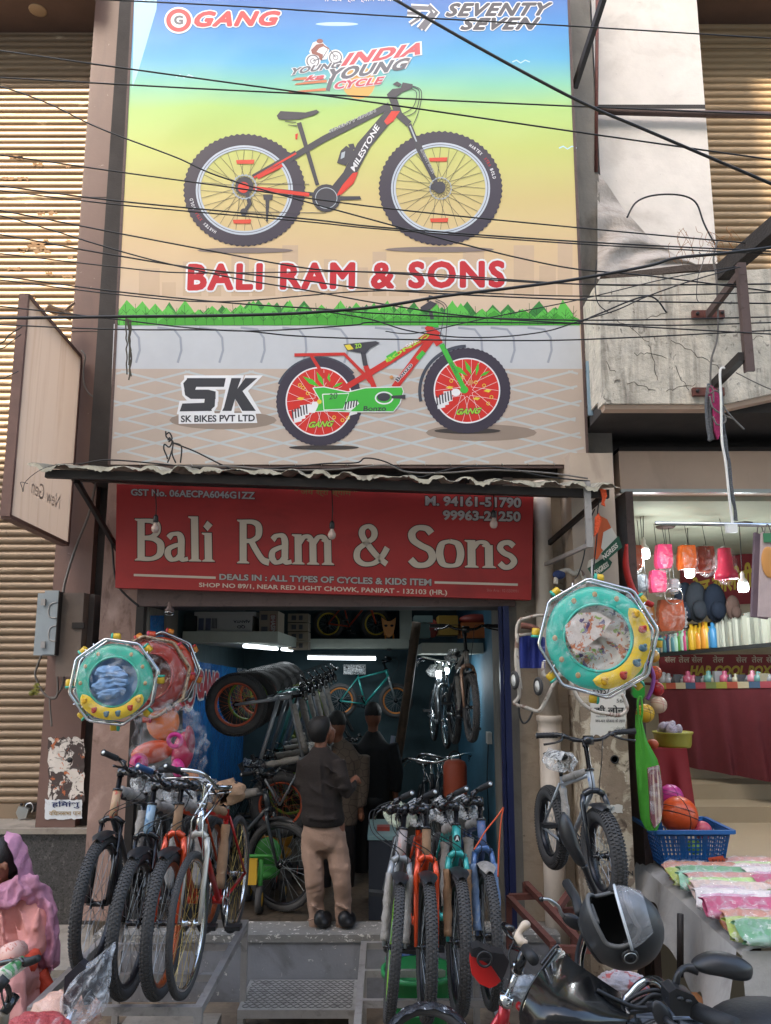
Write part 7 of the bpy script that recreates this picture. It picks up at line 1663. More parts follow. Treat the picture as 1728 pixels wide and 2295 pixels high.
# cloth bags on the rod
for i, (x0, x1, Y, c_, l_) in enumerate(((1630, 1648, 5.25, '#77656e', 'mauve grey cloth bag hanging nearest left on the chrome rod'), (1646, 1700, 5.15, '#b7a3a0', 'printed cloth bag with green top band hanging at the right edge of the picture'))):
    t = thing('cloth_bag', l_, 'bag', P(x0, 1330, Y)); m_ = mat('cb_'+c_.strip('#'), c_, .8, var=.12, scale=9, bump=.006, bscale=12)
    MB().prism([P(a, b_, Y) for a, b_ in ((x0+2, 1150), (x1, 1156), (x1+12, 1338), (x0-5, 1332))][::-1], (0, .03, 0)).build('bag_body', m_, t)
    if i: 
        slab(1650, 1152, 1700, 1172, Y-.01, Y-.004).build('green_band', flat('band_green', '#3c7a52'), t); MB().ell(P(1662, 1215, Y-.005), (.05, .006, .1)).build('printed_patch', flat('patch_orange', '#c48a4a'), t)
    MB().tube(TR([(x0+6, 1152), (x0+8, 1138), (x0+14, 1134), (x0+20, 1152)], Y), .004, 5).build('bag_handle', M['cable_g'], t)
# ---------------------------------------------------------------- blue basket and balls, near table
TZ = 1.15
tlx = P(1396, 1878, 6.4).x; tnx = P(1600, 2050, 4.62).x
t = thing('market_table', 'street table under dusty white cloth carrying packed garments', 'table', (2.6, 5.4, 0))
clo = mat('dusty_white_cloth', '#a9a6a2', .85, var=.1, scale=4, bump=.012, bscale=5, layers=[('#7d7872', (3, 3, 3), .52, .72, .7, 'noise')])
def topf(u, w):
    y = 4.62+w*1.95; xl = tnx+(tlx-tnx)*w; return V((xl+u*(4.6-xl), y, TZ+.006*sin(u*20+w*9)-.03*(max(0, .02-u)/.02)**2))
MB().grid(topf, 40, 30).build('table_cloth_top', clo, t)
def sidef(u, w):
    y = 4.62+u*1.95; xl = tnx+(tlx-tnx)*u; fl_ = .5+.5*sin(u*21+1.3); dr = w*(.30+.10*sin(u*5+.5)+.05*sin(u*23))
    return V((xl-.02-.05*w*fl_-.10*w*sin(u*8+.6)**2, y, TZ-.004-dr))
MB().grid(sidef, 90, 14).build('table_cloth_side', clo, t)
def frontf(u, w):
    x = tnx+u*(4.6-tnx); return V((x, 4.615-.03*w*sin(u*26)-.01, TZ-.004-w*1.0))
MB().grid(frontf, 60, 10).build('table_cloth_front', clo, t)
for x in (tnx+.1, 4.4):
    for y in (4.72, 6.45): MB().box((x, y, 0), (x+.05, y+.05, TZ-.03)).build('leg', M['rustbrown'], t)
# basket
t = thing('plastic_basket', 'blue perforated plastic basket full of toy balls at the back of the table', 'basket', P(1497, 1876, 6.35))
bm_ = flat('basket_blue', '#1f5c9c', .4)
pa, pb = P(1436, 1876, 6.25), P(1562, 1874, 6.25); hb = P(1421, 1797, 6.2).z-TZ; xa, xb_ = P(1421, 1797, 6.2).x, P(1577, 1797, 6.2).x; zb0 = pa.z
def bask(face):
    b = MB(); nx, ny = (15, 9) if face in 'fb' else (11, 9)
    def pt(u, v_):
        x0 = pa.x+(xa-pa.x)*v_; x1 = pb.x+(xb_-pb.x)*v_; y0 = 6.25-.05*v_; y1 = 6.62+.08*v_; z = zb0+(P(1421, 1797, 6.2).z-zb0)*v_
        return {'f': V((x0+(x1-x0)*u, y0, z)), 'b': V((x0+(x1-x0)*u, y1, z)), 'l': V((x0, y0+(y1-y0)*u, z)), 'r': V((x1, y0+(y1-y0)*u, z))}[face]
    # grid of struts with oval holes
    for i in range(nx+1):
        w_ = .3 if i in (0, nx) else .16
        if face in 'fb' and i in (5, 10): w_ = .5
        a0, a1 = max(0, i/nx-w_/nx), min(1, i/nx+w_/nx); b.prism([pt(a0, 0), pt(a1, 0), pt(a1, 1), pt(a0, 1)], (0, .006, 0) if face in 'fb' else (.006, 0, 0))
    for j in range(ny+1):
        a0, a1 = max(0, j/ny-.18/ny), min(1, j/ny+.18/ny)
        if j >= ny-1: a0 = (ny-1)/ny-.02; 
        b.prism([pt(.001, a0), pt(.999, a0), pt(.999, a1), pt(.001, a1)], (0, .0062, 0) if face in 'fb' else (.0062, 0, 0))
    return b
for f_ in 'fblr': bask(f_).build('perforated_side', bm_, t)
MB().prism([V((pa.x, 6.25, zb0+.004)), V((pb.x, 6.25, zb0+.004)), V((pb.x, 6.62, zb0+.004)), V((pa.x, 6.62, zb0+.004))], (0, 0, .004)).build('floor_plate', bm_, t)
zt = P(1421, 1797, 6.2).z
for a, b_ in (((xa-.02, 6.18), (xb_+.02, 6.18)), ((xa-.02, 6.72), (xb_+.02, 6.72)), ((xa-.02, 6.18), (xa-.02, 6.72)), ((xb_+.02, 6.18), (xb_+.02, 6.72))): MB().bar((*a, zt), (*b_, zt), .03, .025).build('rim', bm_, t)
ball(1467, 1762, 40, 6.45, '#c24a1c', 'large orange basketball lying in the blue basket', M['black_matt'])
ball(1450, 1722, 26, 6.55, '#a82a78', 'magenta spotted ball behind the large orange basketball', flat('ball_spot', '#5c1f5a'))
ball(1518, 1795, 20, 6.4, '#b84a5c', 'pink red ball at the right end of the blue basket')
ball(1500, 1830, 16, 6.42, '#6f9a3a', 'green ball deep inside the blue basket')
t = thing('price_card', 'orange paper card folded on the table right of the blue basket', 'card', P(1550, 1870, 6.1))
MB().prism([P(a, b_, 6.1) for a, b_ in ((1530, 1854), (1562, 1849), (1577, 1876), (1540, 1882))][::-1], (0, .004, 0)).build('card_sheet', flat('card_orange', '#a84226', .6), t)
for i in range(4): slab(1540+i*7, 1857, 1542+i*7, 1874, 6.096, 6.099).build('pen_stroke', flat('card_ink', '#5c1f14'), t)
# garment packets, laid like shingles
pcs = [('#a0682e', 'ochre'), ('#b77a66', 'salmon'), ('#9aa84a', 'yellow green'), ('#5f8f6a', 'dark green'), ('#8fc0a4', 'mint'), ('#b5827a', 'dusty pink'), ('#a8c47a', 'pale lime'), ('#c9b0a4', 'cream floral'), ('#bfa0a8', 'pale rose'), ('#d4c8c4', 'white'), ('#c48aa4', 'pink'), ('#b04a6c', 'deep pink')]
def packet(x, y, z, ln, dp, yaw, col, label, th=.06):
    m_ = mat('gar_'+col.strip('#'), col, .6, var=.15, scale=9, bump=.006, bscale=18, layers=[('#efe6dc', 30, .60, .63, .5, 'noise')])
    t = thing('garment_packet', label, 'garment', (x, y, z), Matrix.Rotation(yaw, 3, 'Z') @ Matrix.Rotation(.30, 3, 'X'), 'packed garments on the table'); sd = random.uniform(0, 9)
    def f(u, w, g=1.):
        aa = 2*pi*w; cu = min(1, 9*u+.25, 9*(1-u)+.25)**.5; ca, sa = cos(aa), sin(aa)
        px = abs(ca)**.35*(1 if ca > 0 else -1); pz = abs(sa)**.8*(1 if sa > 0 else -1)
        return V((u*ln+.012*sin(w*19+sd)*g, px*dp*.5*g*(1+.03*sin(u*17+sd)), th*.5+th*.5*cu*g*pz*(1+.10*sin(u*9+sd)*sin(px*3+sd)+.05*sin(u*31+px*6+sd)+.05*sin(px*17+sd*2))))
    MB().grid(f, 40, 28).build('folded_cloth', m_, t, local=True)
    MB().grid(lambda u, w: f(u, w, 1.1)+V((0, 0, .003*sin(u*70+w*13+sd)+.003*sin(w*90+u*20))), 50, 30).build('plastic_film', film('packet_film', (.9, .92, .95), .02, .28, 14, .06), t, local=True)
pos = ('at the far left end of the pile', 'along the back of the pile', 'at the back right of the pile', 'in the middle left of the pile', 'in the middle of the pile', 'in the middle right of the pile', 'near the front left of the pile', 'near the front of the pile', 'near the front right of the pile', 'at the front edge of the table', 'at the front right edge of the table')
def rowx(y_): return tnx+(tlx-tnx)*((y_-4.62)/1.95)
n_ = 0
for r_ in range(16):
    yy = 6.06-.093*r_
    for c_ in range(3):
        col, nm = pcs[(r_+c_*5) % 12]
        x = rowx(yy)+.10+.07*max(0, 5-abs(r_-5))*0-.06+c_*.44+random.uniform(-.03, .03)-(.05 if r_ > 8 else 0)
        packet(x, yy, TZ+.035+.012*((r_+c_) % 2)+(.02 if 2 < r_ < 12 else 0)+.012*c_, .5, .19, random.uniform(-.10, .12)-.10, col, '%s folded garment in clear plastic, %s row from the back, %s column' % (nm, ('first', 'second', 'third', 'fourth', 'fifth', 'sixth', 'seventh', 'eighth', 'ninth', 'tenth', 'eleventh', 'twelfth', 'thirteenth', 'fourteenth', 'fifteenth', 'last')[r_], ('left', 'middle', 'right')[c_]), .052)
solo(MB().ell(P(1640, 1925, 5.75), (.06, .04, .03)), 'yellow_cloth_knot', flat('yellow_cloth', '#c4952c', .6), 'small yellow cloth knot lying on the packed garments', 'cloth')
# ---------------------------------------------------------------- people
skin = mat('skin_brown', '#7a4e3a', .55, var=.06, scale=8); hairm = mat('black_hair', '#0c0a0b', .6, var=.3, scale=60, bump=.004, bscale=120)
def limb(b, pts, r, Y=None, n=10): b.tube([P(*p) if len(p) == 3 else P(p[0], p[1], Y) for p in pts], r, n)
def ellp(b, x, y, Y, rx, ry, rz, M=None): b.ell(P(x, y, Y), (rx, ry, rz), M, 16, 10)
# man in the entrance
YM = 6.5
t = thing('person', 'man in a dark brown jacket and beige trousers standing in the shop entrance, back turned', 'person', P(705, 2012, YM))
def loft(b, st, n=20):
    """one smooth body of stacked ovals: (x, y, Y, half width, half depth)"""
    vs = []
    ks = [catmull([V((s_[0], s_[1], s_[2])) for s_ in st], 4), catmull([V((s_[3], s_[4], 0)) for s_ in st], 4)]
    for c_, r_ in zip(*ks):
        p = P(c_.x, c_.y, c_.z); vs += [p+V((cos(2*pi*i/n)*r_.x, sin(2*pi*i/n)*r_.y, 0)) for i in range(n)]
    m_ = len(ks[0]); return b.add(vs, [(j*n+i, j*n+(i+1) % n, (j+1)*n+(i+1) % n, (j+1)*n+i) for j in range(m_-1) for i in range(n)]+[tuple(range(n)), tuple((m_-1)*n+i for i in range(n))[::-1]], True)
b = MB(); ellp(b, 697, 1576, 6.52, .072, .088, .105); ellp(b, 712, 1588, 6.58, .045, .05, .07); ellp(b, 722, 1580, 6.62, .018, .03, .02); limb(b, [(694, 1590, 6.5), (692, 1628, 6.48)], .05)
loft(b, [(694, 1640, 6.48, .12, .08), (694, 1680, 6.48, .13, .09), (697, 1770, 6.48, .12, .09)])
limb(b, [(727, 1652, 6.45), (745, 1705, 6.42), (765, 1685, 6.55)], [.045, .038, .028]); limb(b, [(662, 1652, 6.5), (662, 1710, 6.55), (740, 1700, 6.68), (758, 1692, 6.66)], [.045, .038, .03, .028])
ellp(b, 769, 1684, 6.56, .032, .024, .028); ellp(b, 762, 1690, 6.6, .03, .026, .026)
for i in range(4): limb(b, [(767+i*2, 1678+i*4, 6.56), (776+i*1.5, 1681+i*4, 6.60), (774+i, 1686+i*3, 6.64)], [.009, .008, .007], n=6)
limb(b, [(766, 1678, 6.55), (771, 1671, 6.58)], [.010, .007], n=6)
limb(b, [(680, 1780, 6.5), (680, 1900, 6.48), (686, 2000, 6.5)], [.08, .05, .035]); limb(b, [(722, 1780, 6.5), (738, 1900, 6.47), (742, 2000, 6.5)], [.08, .05, .035])
ellp(b, 716, 1582, 6.47, .010, .014, .026)
fused(b, .011, 3).build('body', skin, t)
b = MB(); loft(b, [(695, 1547, 6.5, .03, .04), (693, 1551, 6.49, .065, .08), (690, 1562, 6.48, .083, .10), (688, 1578, 6.47, .082, .095), (687, 1592, 6.47, .066, .075), (689, 1604, 6.47, .05, .05)])
fused(b, .010, 1).build('hair', hairm, t)
jk = mat('dark_brown_jacket', '#1c1411', .9, var=.12, scale=8, bump=.015, bscale=9)
b = MB(); loft(b, [(693, 1614, 6.49, .06, .065), (693, 1626, 6.48, .085, .08), (694, 1640, 6.48, .145, .10), (694, 1660, 6.48, .163, .115), (695, 1700, 6.48, .160, .12), (696, 1740, 6.48, .157, .12), (698, 1772, 6.48, .160, .125), (699, 1784, 6.48, .150, .118)])
limb(b, [(730, 1646, 6.45), (738, 1680, 6.40), (750, 1712, 6.41), (764, 1690, 6.54)], [.062, .058, .05, .038]); limb(b, [(659, 1646, 6.5), (653, 1690, 6.50), (664, 1718, 6.56), (740, 1704, 6.66)], [.062, .06, .052, .04])
for x0, y0, x1, y1 in ((700, 1690, 738, 1706), (705, 1655, 735, 1675), (735, 1700, 754, 1704), (660, 1765, 730, 1770), (668, 1700, 700, 1716), (690, 1640, 700, 1760)): limb(b, [(x0, y0, 6.36), ((x0+x1)/2, (y0+y1)/2+3, 6.355), (x1, y1, 6.36)], [.006, .010, .006], n=6)
fused(b, .011, 2, disp=(.011, (4, 4, 6))).build('jacket', jk, t)
tr = mat('beige_trousers', '#907564', .8, var=.1, scale=6, bump=.015, bscale=8)
b = MB(); loft(b, [(698, 1770, 6.49, .13, .10), (699, 1790, 6.49, .152, .115), (699, 1815, 6.49, .156, .115), (700, 1835, 6.49, .12, .1)]); limb(b, [(676, 1800, 6.5), (676, 1850, 6.49), (679, 1905, 6.46), (683, 1950, 6.5), (686, 2002, 6.51)], [.088, .088, .07, .064, .06]); limb(b, [(722, 1800, 6.5), (730, 1850, 6.48), (739, 1905, 6.45), (741, 1950, 6.49), (743, 2005, 6.5)], [.088, .088, .07, .064, .06])
for y, s_ in ((1900, 1), (1925, -1), (1960, 1), (1985, -1), (1870, 1)):
    for x in (680, 740): limb(b, [(x-16, y-5*s_, 6.42), (x+14, y+5*s_, 6.41)], [.008, .014], n=6)
fused(b, .012, 2, disp=(.011, (5, 5, 7))).build('trousers', tr, t)
for x, Y in ((692, 6.44), (744, 6.44)):
    b = MB(); z = FZ+.045; p = P(x, 2005, Y); b.ell(V((p.x+.03, p.y+.06, z)), (.055, .14, .045)); b.ell(V((p.x, p.y+.0, z+.02)), (.05, .07, .06)); fused(b, .012, 1).build('shoe', mat('black_shoe', '#0f0f11', .5, var=.1), t)
# bending man and dark man further in
def simple_person(label, hx, hy, Y, s_, top, bottom, bend=0., hair=True, sh=None):
    """s_ = picture units per metre of height at this depth"""
    t = thing('person', label, 'person', P(hx, hy+440*s_, Y)); k_ = MPP(hy, Y); q = lambda x, z: P(hx, hy, Y)+V((x, 0, z))
    b = MB(); b.ell(q(0, 0), (.08, .095, .11)); b.tube([q(0, -.08), q(-bend*.2, -.2)], .05); b.ell(q(-bend*.4, -.38), (.15, .1, .2)); b.ell(q(-bend*.2, -.75), (.14, .1, .14))
    for sg in (-1, 1):
        b.tube([q(sg*.17-bend*.4, -.26), q(sg*.22, -.52), q(sg*.16+.05, -.74)], [.05, .042, .03]); b.ell(q(sg*.16+.06, -.78), (.035, .03, .05)); b.tube([q(sg*.08, -.82), q(sg*.1, -1.2), q(sg*.1, -1.56)], [.08, .055, .04])
    fused(b, .015, 3).build('body', skin, t)
    b = MB(); b.ell(q(0, .03), (.083, .097, .10)); b.build('hair', hairm, t)
    b = MB(); b.tube([q(0, -.14), q(-bend*.3, -.2), q(-bend*.4, -.3), q(-bend*.4, -.5), q(-bend*.3, -.7), q(-bend*.2, -.84)], [.06, .1, .17, .165, .155, .16], 16, flat_=.72, up=V((0, 1, 0)))
    for sg in (-1, 1): b.tube([q(sg*.17-bend*.4, -.26), q(sg*.235, -.52), q(sg*.17+.05, -.7)], [.072, .06, .048])
    fused(b, .015, 3).build('shirt', top, t)
    b = MB(); b.ell(q(-bend*.1, -.78), (.155, .125, .12))
    for sg in (-1, 1): b.tube([q(sg*.08, -.85), q(sg*.1, -1.2), q(sg*.1, -1.54)], [.1, .075, .062]); 
    fused(b, .015, 3).build('trousers', bottom, t)
    for sg in (-1, 1): MB().ell(q(sg*.1, -1.6)+V((0, -.04, 0)), (.05, .13, .045)).build('shoe', mat('black_shoe', '#0f0f11'), t)
    return t
chk = mat('checked_shirt', '#3a302b', .8, var=.1, layers=[('#6a5d52', (14, 14, 14), .0, .06, .6, 'voronoi')])
simple_person('man in a checked brown shirt bending behind the man in the jacket', 728, 1566, 7.6, .5, chk, flat('dim_trousers', '#1f1d20'), bend=-.15)
simple_person('man in a black striped shirt and black trousers standing deeper in the shop', 806, 1546, 8.1, .45, mat('black_striped_shirt', '#15171b', .8, var=.2, scale=30), flat('black_trousers', '#0e0e12'))
# woman in the lower left corner
YW_ = 5.0
t = thing('person', 'woman in pink with a pink scarf over her head, sitting at the lower left corner', 'person', P(30, 2150, YW_))
b = MB(); ellp(b, 2, 1864, 5.0, .088, .098, .115); ellp(b, -12, 1880, 4.97, .07, .07, .085); limb(b, [(8, 1895, 5.02), (10, 1925, 5.03)], [.056, .065]); ellp(b, -30, 1876, 4.95, .02, .02, .02)
ellp(b, 14, 1872, 4.905, .018, .010, .030)
ellp(b, 20, 1975, 5.05, .15, .11, .17); ellp(b, 15, 2060, 5.05, .16, .13, .14)
limb(b, [(68, 1945, 5.02), (66, 2040, 4.95), (15, 2070, 4.75), (-10, 2075, 4.7)], [.052, .042, .032, .026]); limb(b, [(-40, 1945, 5.02), (-50, 2040, 4.95), (-30, 2070, 4.75)], [.052, .042, .03])
for i in range(4): limb(b, [(-8, 2068+i*5, 4.7), (-26, 2072+i*5, 4.68), (-32, 2080+i*5, 4.68)], [.010, .009, .008], n=6)
limb(b, [(40, 2110, 4.95), (10, 2115, 4.6), (10, 2260, 4.6)], [.1, .075, .055]); limb(b, [(0, 2110, 4.95), (-50, 2115, 4.6), (-50, 2260, 4.6)], [.1, .075, .055])
fused(b, .013, 3).build('body', skin, t)
b = MB(); ellp(b, 6, 1850, 5.01, .098, .108, .105); ellp(b, 22, 1866, 5.03, .082, .09, .09); b = fused(b, .012, 2); b.build('hair', hairm, t)
kur = mat('pink_kurta_cloth', '#c98a84', .75, var=.08, scale=5, bump=.02, bscale=7, layers=[('#b5736c', 4, .55, .7, .4, 'noise')])
b = MB(); ellp(b, 18, 1975, 5.05, .175, .13, .18); ellp(b, 15, 2050, 5.05, .185, .15, .18); ellp(b, 22, 1935, 5.04, .16, .10, .07); ellp(b, 30, 2110, 5.0, .2, .2, .10)
limb(b, [(66, 1942, 5.02), (78, 1990, 4.98), (72, 2050, 4.92), (40, 2075, 4.82)], [.082, .082, .072, .062])
for (x0, y0, x1, y1) in ((40, 1960, 80, 2055), (30, 1990, 60, 2070), (84, 1960, 72, 2040), (45, 2045, 84, 2030), (0, 1960, 14, 2060), (40, 2060, 80, 2048)): limb(b, [(x0, y0, 4.91), ((x0+x1)/2, (y0+y1)/2+4, 4.89), (x1, y1, 4.92)], [.008, .016, .008], n=6)
fused(b, .010, 2, disp=(.013, (6, 6, 3))).build('kurta', kur, t)
b = MB(); limb(b, [(40, 2115, 4.93), (14, 2118, 4.58), (22, 2180, 4.6), (24, 2270, 4.62)], [.115, .10, .09, .08]); limb(b, [(60, 2130, 4.98), (52, 2180, 4.9), (46, 2270, 4.9)], [.09, .08, .07])
for i in range(4): limb(b, [(2+i*14, 2140, 4.5), (8+i*13, 2200, 4.5), (6+i*14, 2260, 4.52)], [.01, .018, .01], n=6)
fused(b, .011, 2, disp=(.012, (9, 9, 3))).build('salwar', mat('pale_pink_salwar', '#cf9590', .8, var=.08, scale=5, bump=.015, bscale=8), t)
sc_ = mat('pink_scarf', '#b8829a', .8, var=.14, scale=7, bump=.014, bscale=16, layers=[('#d8a8b4', (5, 5, 5), .58, .66, .6, 'noise'), ('#a0607e', (9, 9, 3), .56, .7, .5, 'noise')])
b = MB()
# hood over the back of the head as a curved thick sheet
def hood(u, w):
    # u from crown front to nape, w across the head (depth)
    pr = [(16, 1797), (28, 1800), (42, 1812), (54, 1838), (62, 1866), (70, 1898), (80, 1916)]
    hc = HCR[min(60, int(u*60))]; x, y = hc.x, hc.y
    d_ = (w-.5)*2; sh_ = 1-(.10 if d_ < 0 else .42)*abs(d_)**2.2; cx, cy = 8, 1872; x2 = cx+(x-cx)*sh_; y2 = cy+(y-cy)*(sh_ if y < cy else 1)
    p = P(x2, y2, 5.01); return p+V((.004*sin(u*30+w*9), d_*.125*min(1, .35+u*2), .004*sin(u*22+w*4)))
HCR = catmull([V((a, c_, 0)) for a, c_ in [(16, 1797), (28, 1800), (42, 1812), (54, 1838), (62, 1866), (70, 1898), (80, 1916)]], 10)
h1 = MB().grid(hood, 60, 24); o = h1.build('scarf', sc_, t); md = None
b = MB()
for pts, r_ in (([(78, 1902), (50, 1900), (20, 1915), (-20, 1938)], [.022, .026, .03, .03]), ([(82, 1908), (60, 1925), (20, 1945), (-20, 1962)], [.03, .036, .036, .036]), ([(70, 1908), (96, 1925), (106, 1975), (114, 2030), (112, 2080), (102, 2105)], [.03, .034, .036, .034, .034, .02]), ([(90, 1920), (98, 1975), (100, 2030), (96, 2070)], [.045, .05, .05, .04]), ([(60, 1906), (88, 1930), (86, 1948), (60, 1944)], [.03, .03, .024, .02]), ([(84, 2010), (92, 2060), (104, 2110)], [.02, .03, .02])):
    limb(b, [(x, y, 4.98 if x > 80 else 4.93) for x, y in pts], r_)
for i in range(7): limb(b, [(76-i*3, 1902+i*6, 4.93), (40, 1908+i*7, 4.90-.003*i), (-20, 1935+i*6, 4.9)], .0065, n=5)
for i in range(6): limb(b, [(92+i*3, 1930+i*4, 4.94), (100+i*3, 2000, 4.93), (98+i*3.4, 2085+i*3, 4.94)], .0065, n=5)
fused(b, .008, 3, disp=(.026, (16, 16, 7))).build('scarf_drape', sc_, t)
ork = mat('orange_red_cloth', '#c2452c', .75, var=.1, scale=6, bump=.015, bscale=9, layers=[('#e0b4a0', (18, 18, 18), .62, .65, .8, 'noise')])
b = MB(); ellp(b, 40, 2085, 4.8, .11, .07, .04); limb(b, [(80, 2060, 4.85), (60, 2085, 4.75), (10, 2098, 4.65)], [.03, .05, .05]); limb(b, [(88, 2100, 4.95), (98, 2135, 4.95), (100, 2165, 4.95)], [.03, .045, .03])
fused(b, .010, 2, disp=(.02, (12, 12, 9))).build('lap_cloth', ork, t)
limb_ = MB(); limb(limb_, [(40, 2058, 4.78), (14, 2062, 4.68)], [.06, .05]); limb_.build('sleeve_cuff', mat('lace_cuff', '#d8b4a8', .7, layers=[('#b8452c', 30, .56, .6, .8, 'noise')]), t)
# stool she sits on
t = thing('low_bench', 'wooden bench hidden under the seated woman', 'bench', P(20, 2150, 5.0)); p = P(10, 2148, 5.0)
MB().box((p.x-.3, 4.8, p.z-.06), (p.x+.18, 5.3, p.z-.02)).build('seat', M['slab'], t)
for x in (p.x-.28, p.x+.13):
    for y in (4.82, 5.24): MB().box((x, y, 0), (x+.04, y+.04, p.z-.061)).build('leg', M['rustbrown'], t)

# ---------------------------------------------------------------- foreground lower left
t = thing('kids_bicycle', 'small kids bicycle with a colourful stem, front part only, at the lower left corner', 'bicycle', (P(20, 2150, 3.7).x, 3.9, 0))
rain = mat('rainbow_wrap', '#c9c4b8', .35, var=.1, layers=[('#3a8f4a', (9, 9, 9), .5, .54, .9, 'noise'), ('#d8a52a', (12, 12, 12), .56, .6, .9, 'noise'), ('#c0522a', (8, 8, 8), .62, .66, .9, 'noise')])
MB().tube([P(0, 2112, 3.62), P(48, 2080, 3.75)], [.03, .027], 12).build('stem_pad', rain, t)
MB().tube(TR([(-40, 2092, 3.9), (20, 2078, 3.8), (48, 2078, 3.75), (60, 2080, 3.72)], 3.7), .012, 8).tube(TR([(-10, 2150, 3.5), (10, 2128, 3.55), (20, 2150, 3.6), (8, 2190, 3.65)], 3.6), .011, 8).build('handlebar', M['black_metal'], t)
MB().tube([P(44, 2080, 3.76), P(64, 2078, 3.7), P(82, 2071, 3.66)], [.021, .018, .015], 10).build('grip', M['black_matt'], t)
MB().tube([P(-6, 2135, 3.5), P(14, 2112, 3.52)], .021, 10).build('grip', M['black_matt'], t)
MB().tube(TR([(20, 2084, 3.75), (30, 2074, 3.68), (44, 2072, 3.62), (50, 2080, 3.6)], 3.6), .007, 6).build('brake_lever', M['black_metal'], t)
MB().tube([P(8, 2190, 3.6), P(34, 2150, 3.65)], .02, 10).build('steerer', M['black_metal'], t)
MB().tube(TR([(6, 2130, 3.5), (4, 2150, 3.5), (12, 2180, 3.5)], 3.5), .004, 5).build('brake_cable', M['cable'], t)
MB().tube([P(8, 2188, 3.6), P(4, 2215, 3.62), P(-6, 2280, 3.65)], .024, 10).build('head_tube', mat('brown_wrap', '#6d6253', .5, var=.2, scale=20), t)
cw = V((P(8, 2188, 3.6).x-.25, 3.75, .22)); MB().torus(cw, .19, .03, V((.1, 1, 0)), 40, 10).build('front_wheel', M['rubber'], t); MB().tube([P(-6, 2280, 3.65), cw+V((0, -.05, 0))], .014).tube([P(-6, 2280, 3.65), cw+V((0, .05, 0))], .014).build('fork', M['black_metal'], t)
t = thing('wrapped_saddles', 'two dark bicycle saddles standing upright in clear plastic bags at lower left', 'saddle', P(180, 2200, 4.0))
for pts, Y in (([(135, 2175), (140, 2110), (172, 2080), (186, 2092), (176, 2140), (150, 2190), (138, 2192)], 4.05), ([(176, 2150), (190, 2100), (222, 2062), (234, 2072), (220, 2130), (196, 2170), (182, 2172)], 4.15)):
    MB().prism([P(a, b_, Y) for a, b_ in pts][::-1], (0, .06, 0)).build('saddle', mat('dark_vinyl', '#26262c', .35, var=.2, scale=9), t)
MB().tube([P(160, 2180, 4.05), P(135, 2230, 4.0), P(120, 2320, 4.0)], .016, 8).build('seat_post', M['chrome'], t)
def bagf(u, w):
    pr = [(236, 2050, 4), (240, 2062, 22), (238, 2090, 60), (236, 2120, 88), (234, 2150, 100), (228, 2180, 98), (205, 2198, 60), (190, 2204, 20)]
    f = w*7; i = min(6, int(f)); q = f-i; xr = pr[i][0]+(pr[i+1][0]-pr[i][0])*q; y = pr[i][1]+(pr[i+1][1]-pr[i][1])*q; wd = pr[i][2]+(pr[i+1][2]-pr[i][2])*q
    a = 2*pi*u; return P(xr-wd*.5+wd*.5*cos(a)+2*sin(w*31+a*5), y, 4.1)+V((0, .09*sin(a)*(1+.2*sin(a*7+w*11)), 0))
MB().grid(bagf, 50, 30).build('plastic_bag', film('bag_film', (.85, .87, .9), .10, .65, 14, .12), t)
solo(crinkle(140, 2195, 72, 44, 4.25, .16, 8), 'orange_plastic_roll', mat('orange_white_plastic', '#c9a08c', .3, var=.15, scale=9, bump=.015, bscale=14, layers=[('#d0603c', (7, 3, 3), .52, .6, .9, 'noise'), ('#9a9a94', (9, 9, 9), .62, .68, .7, 'noise')]), 'crumpled roll of orange and white plastic sheet at the lower left', 'plastic sheet')
solo(crinkle(75, 2222, 70, 24, 3.9, .12, 4), 'red_plastic_sheet', mat('red_white_plastic', '#b84a4a', .3, var=.15, scale=9, bump=.015, layers=[('#d8c4c0', (9, 4, 4), .54, .62, .8, 'noise')]), 'crumpled red plastic sheet along the bottom edge at lower left', 'plastic sheet')
solo(MB().box((P(250, 2190, 5.6).x, 5.5, .281), (P(460, 2190, 5.6).x, 5.9, .36)), 'stone_block', M['slab'], 'rough brown stone block on the pavement below the left steel stand', 'block')

# ---------------------------------------------------------------- red kids bicycle with black and red visor, centre bottom
t = thing('kids_bicycle', 'red kids bicycle with chrome stem and foil wrapped front mudguard at the bottom centre', 'bicycle', (P(1000, 2230, 3.7).x, 3.8, 0))
cwh = P(925, 2282, 3.75); kw = MPP(2250, 3.75)
MB().torus(cwh, 92*kw, .022, V((.15, 1, .0)), 44, 10).build('front_wheel', M['rubber'], t)
def mg(u, w): a = radians(20+u*150); r_ = 106*kw; return cwh+V((-r_*cos(a)*-1, (w-.5)*.07, r_*sin(a)-abs(w-.5)**2*.05+.003*sin(u*50+w*9)))
MB().grid(mg, 40, 8).build('mudguard', mat('foil_wrapped_black', '#25262a', .25, var=.3, scale=20, bump=.01, bscale=26, layers=[('#c5c8cc', (24, 24, 24), .60, .63, .9, 'noise')]), t)
MB().tube([P(1084, 2225, 3.7), P(1092, 2170, 3.68)], [.026, .024], 12).build('head_tube', paint('kid_red', '#a81824'), t)
MB().tube([P(1086, 2190, 3.7), P(1040, 2260, 3.75), cwh+V((0, -.05, 0))], [.018, .018, .012], 8).tube([P(1086, 2200, 3.72), P(1130, 2290, 3.85)], .018, 8).build('frame', paint('kid_red', '#a81824'), t)
MB().tube([P(1092, 2170, 3.68), P(1096, 2150, 3.67)], .03, 12).tube([P(1096, 2150, 3.67), P(1118, 2100, 3.64)], .013, 8).build('steerer', M['chrome'], t)
MB().lathe([(.022, 0), (.028, .012), (.022, .03), (.026, .04)], P(1116, 2105, 3.65), V((.25, 0, 1)), 14).build('collar', M['chrome'], t)
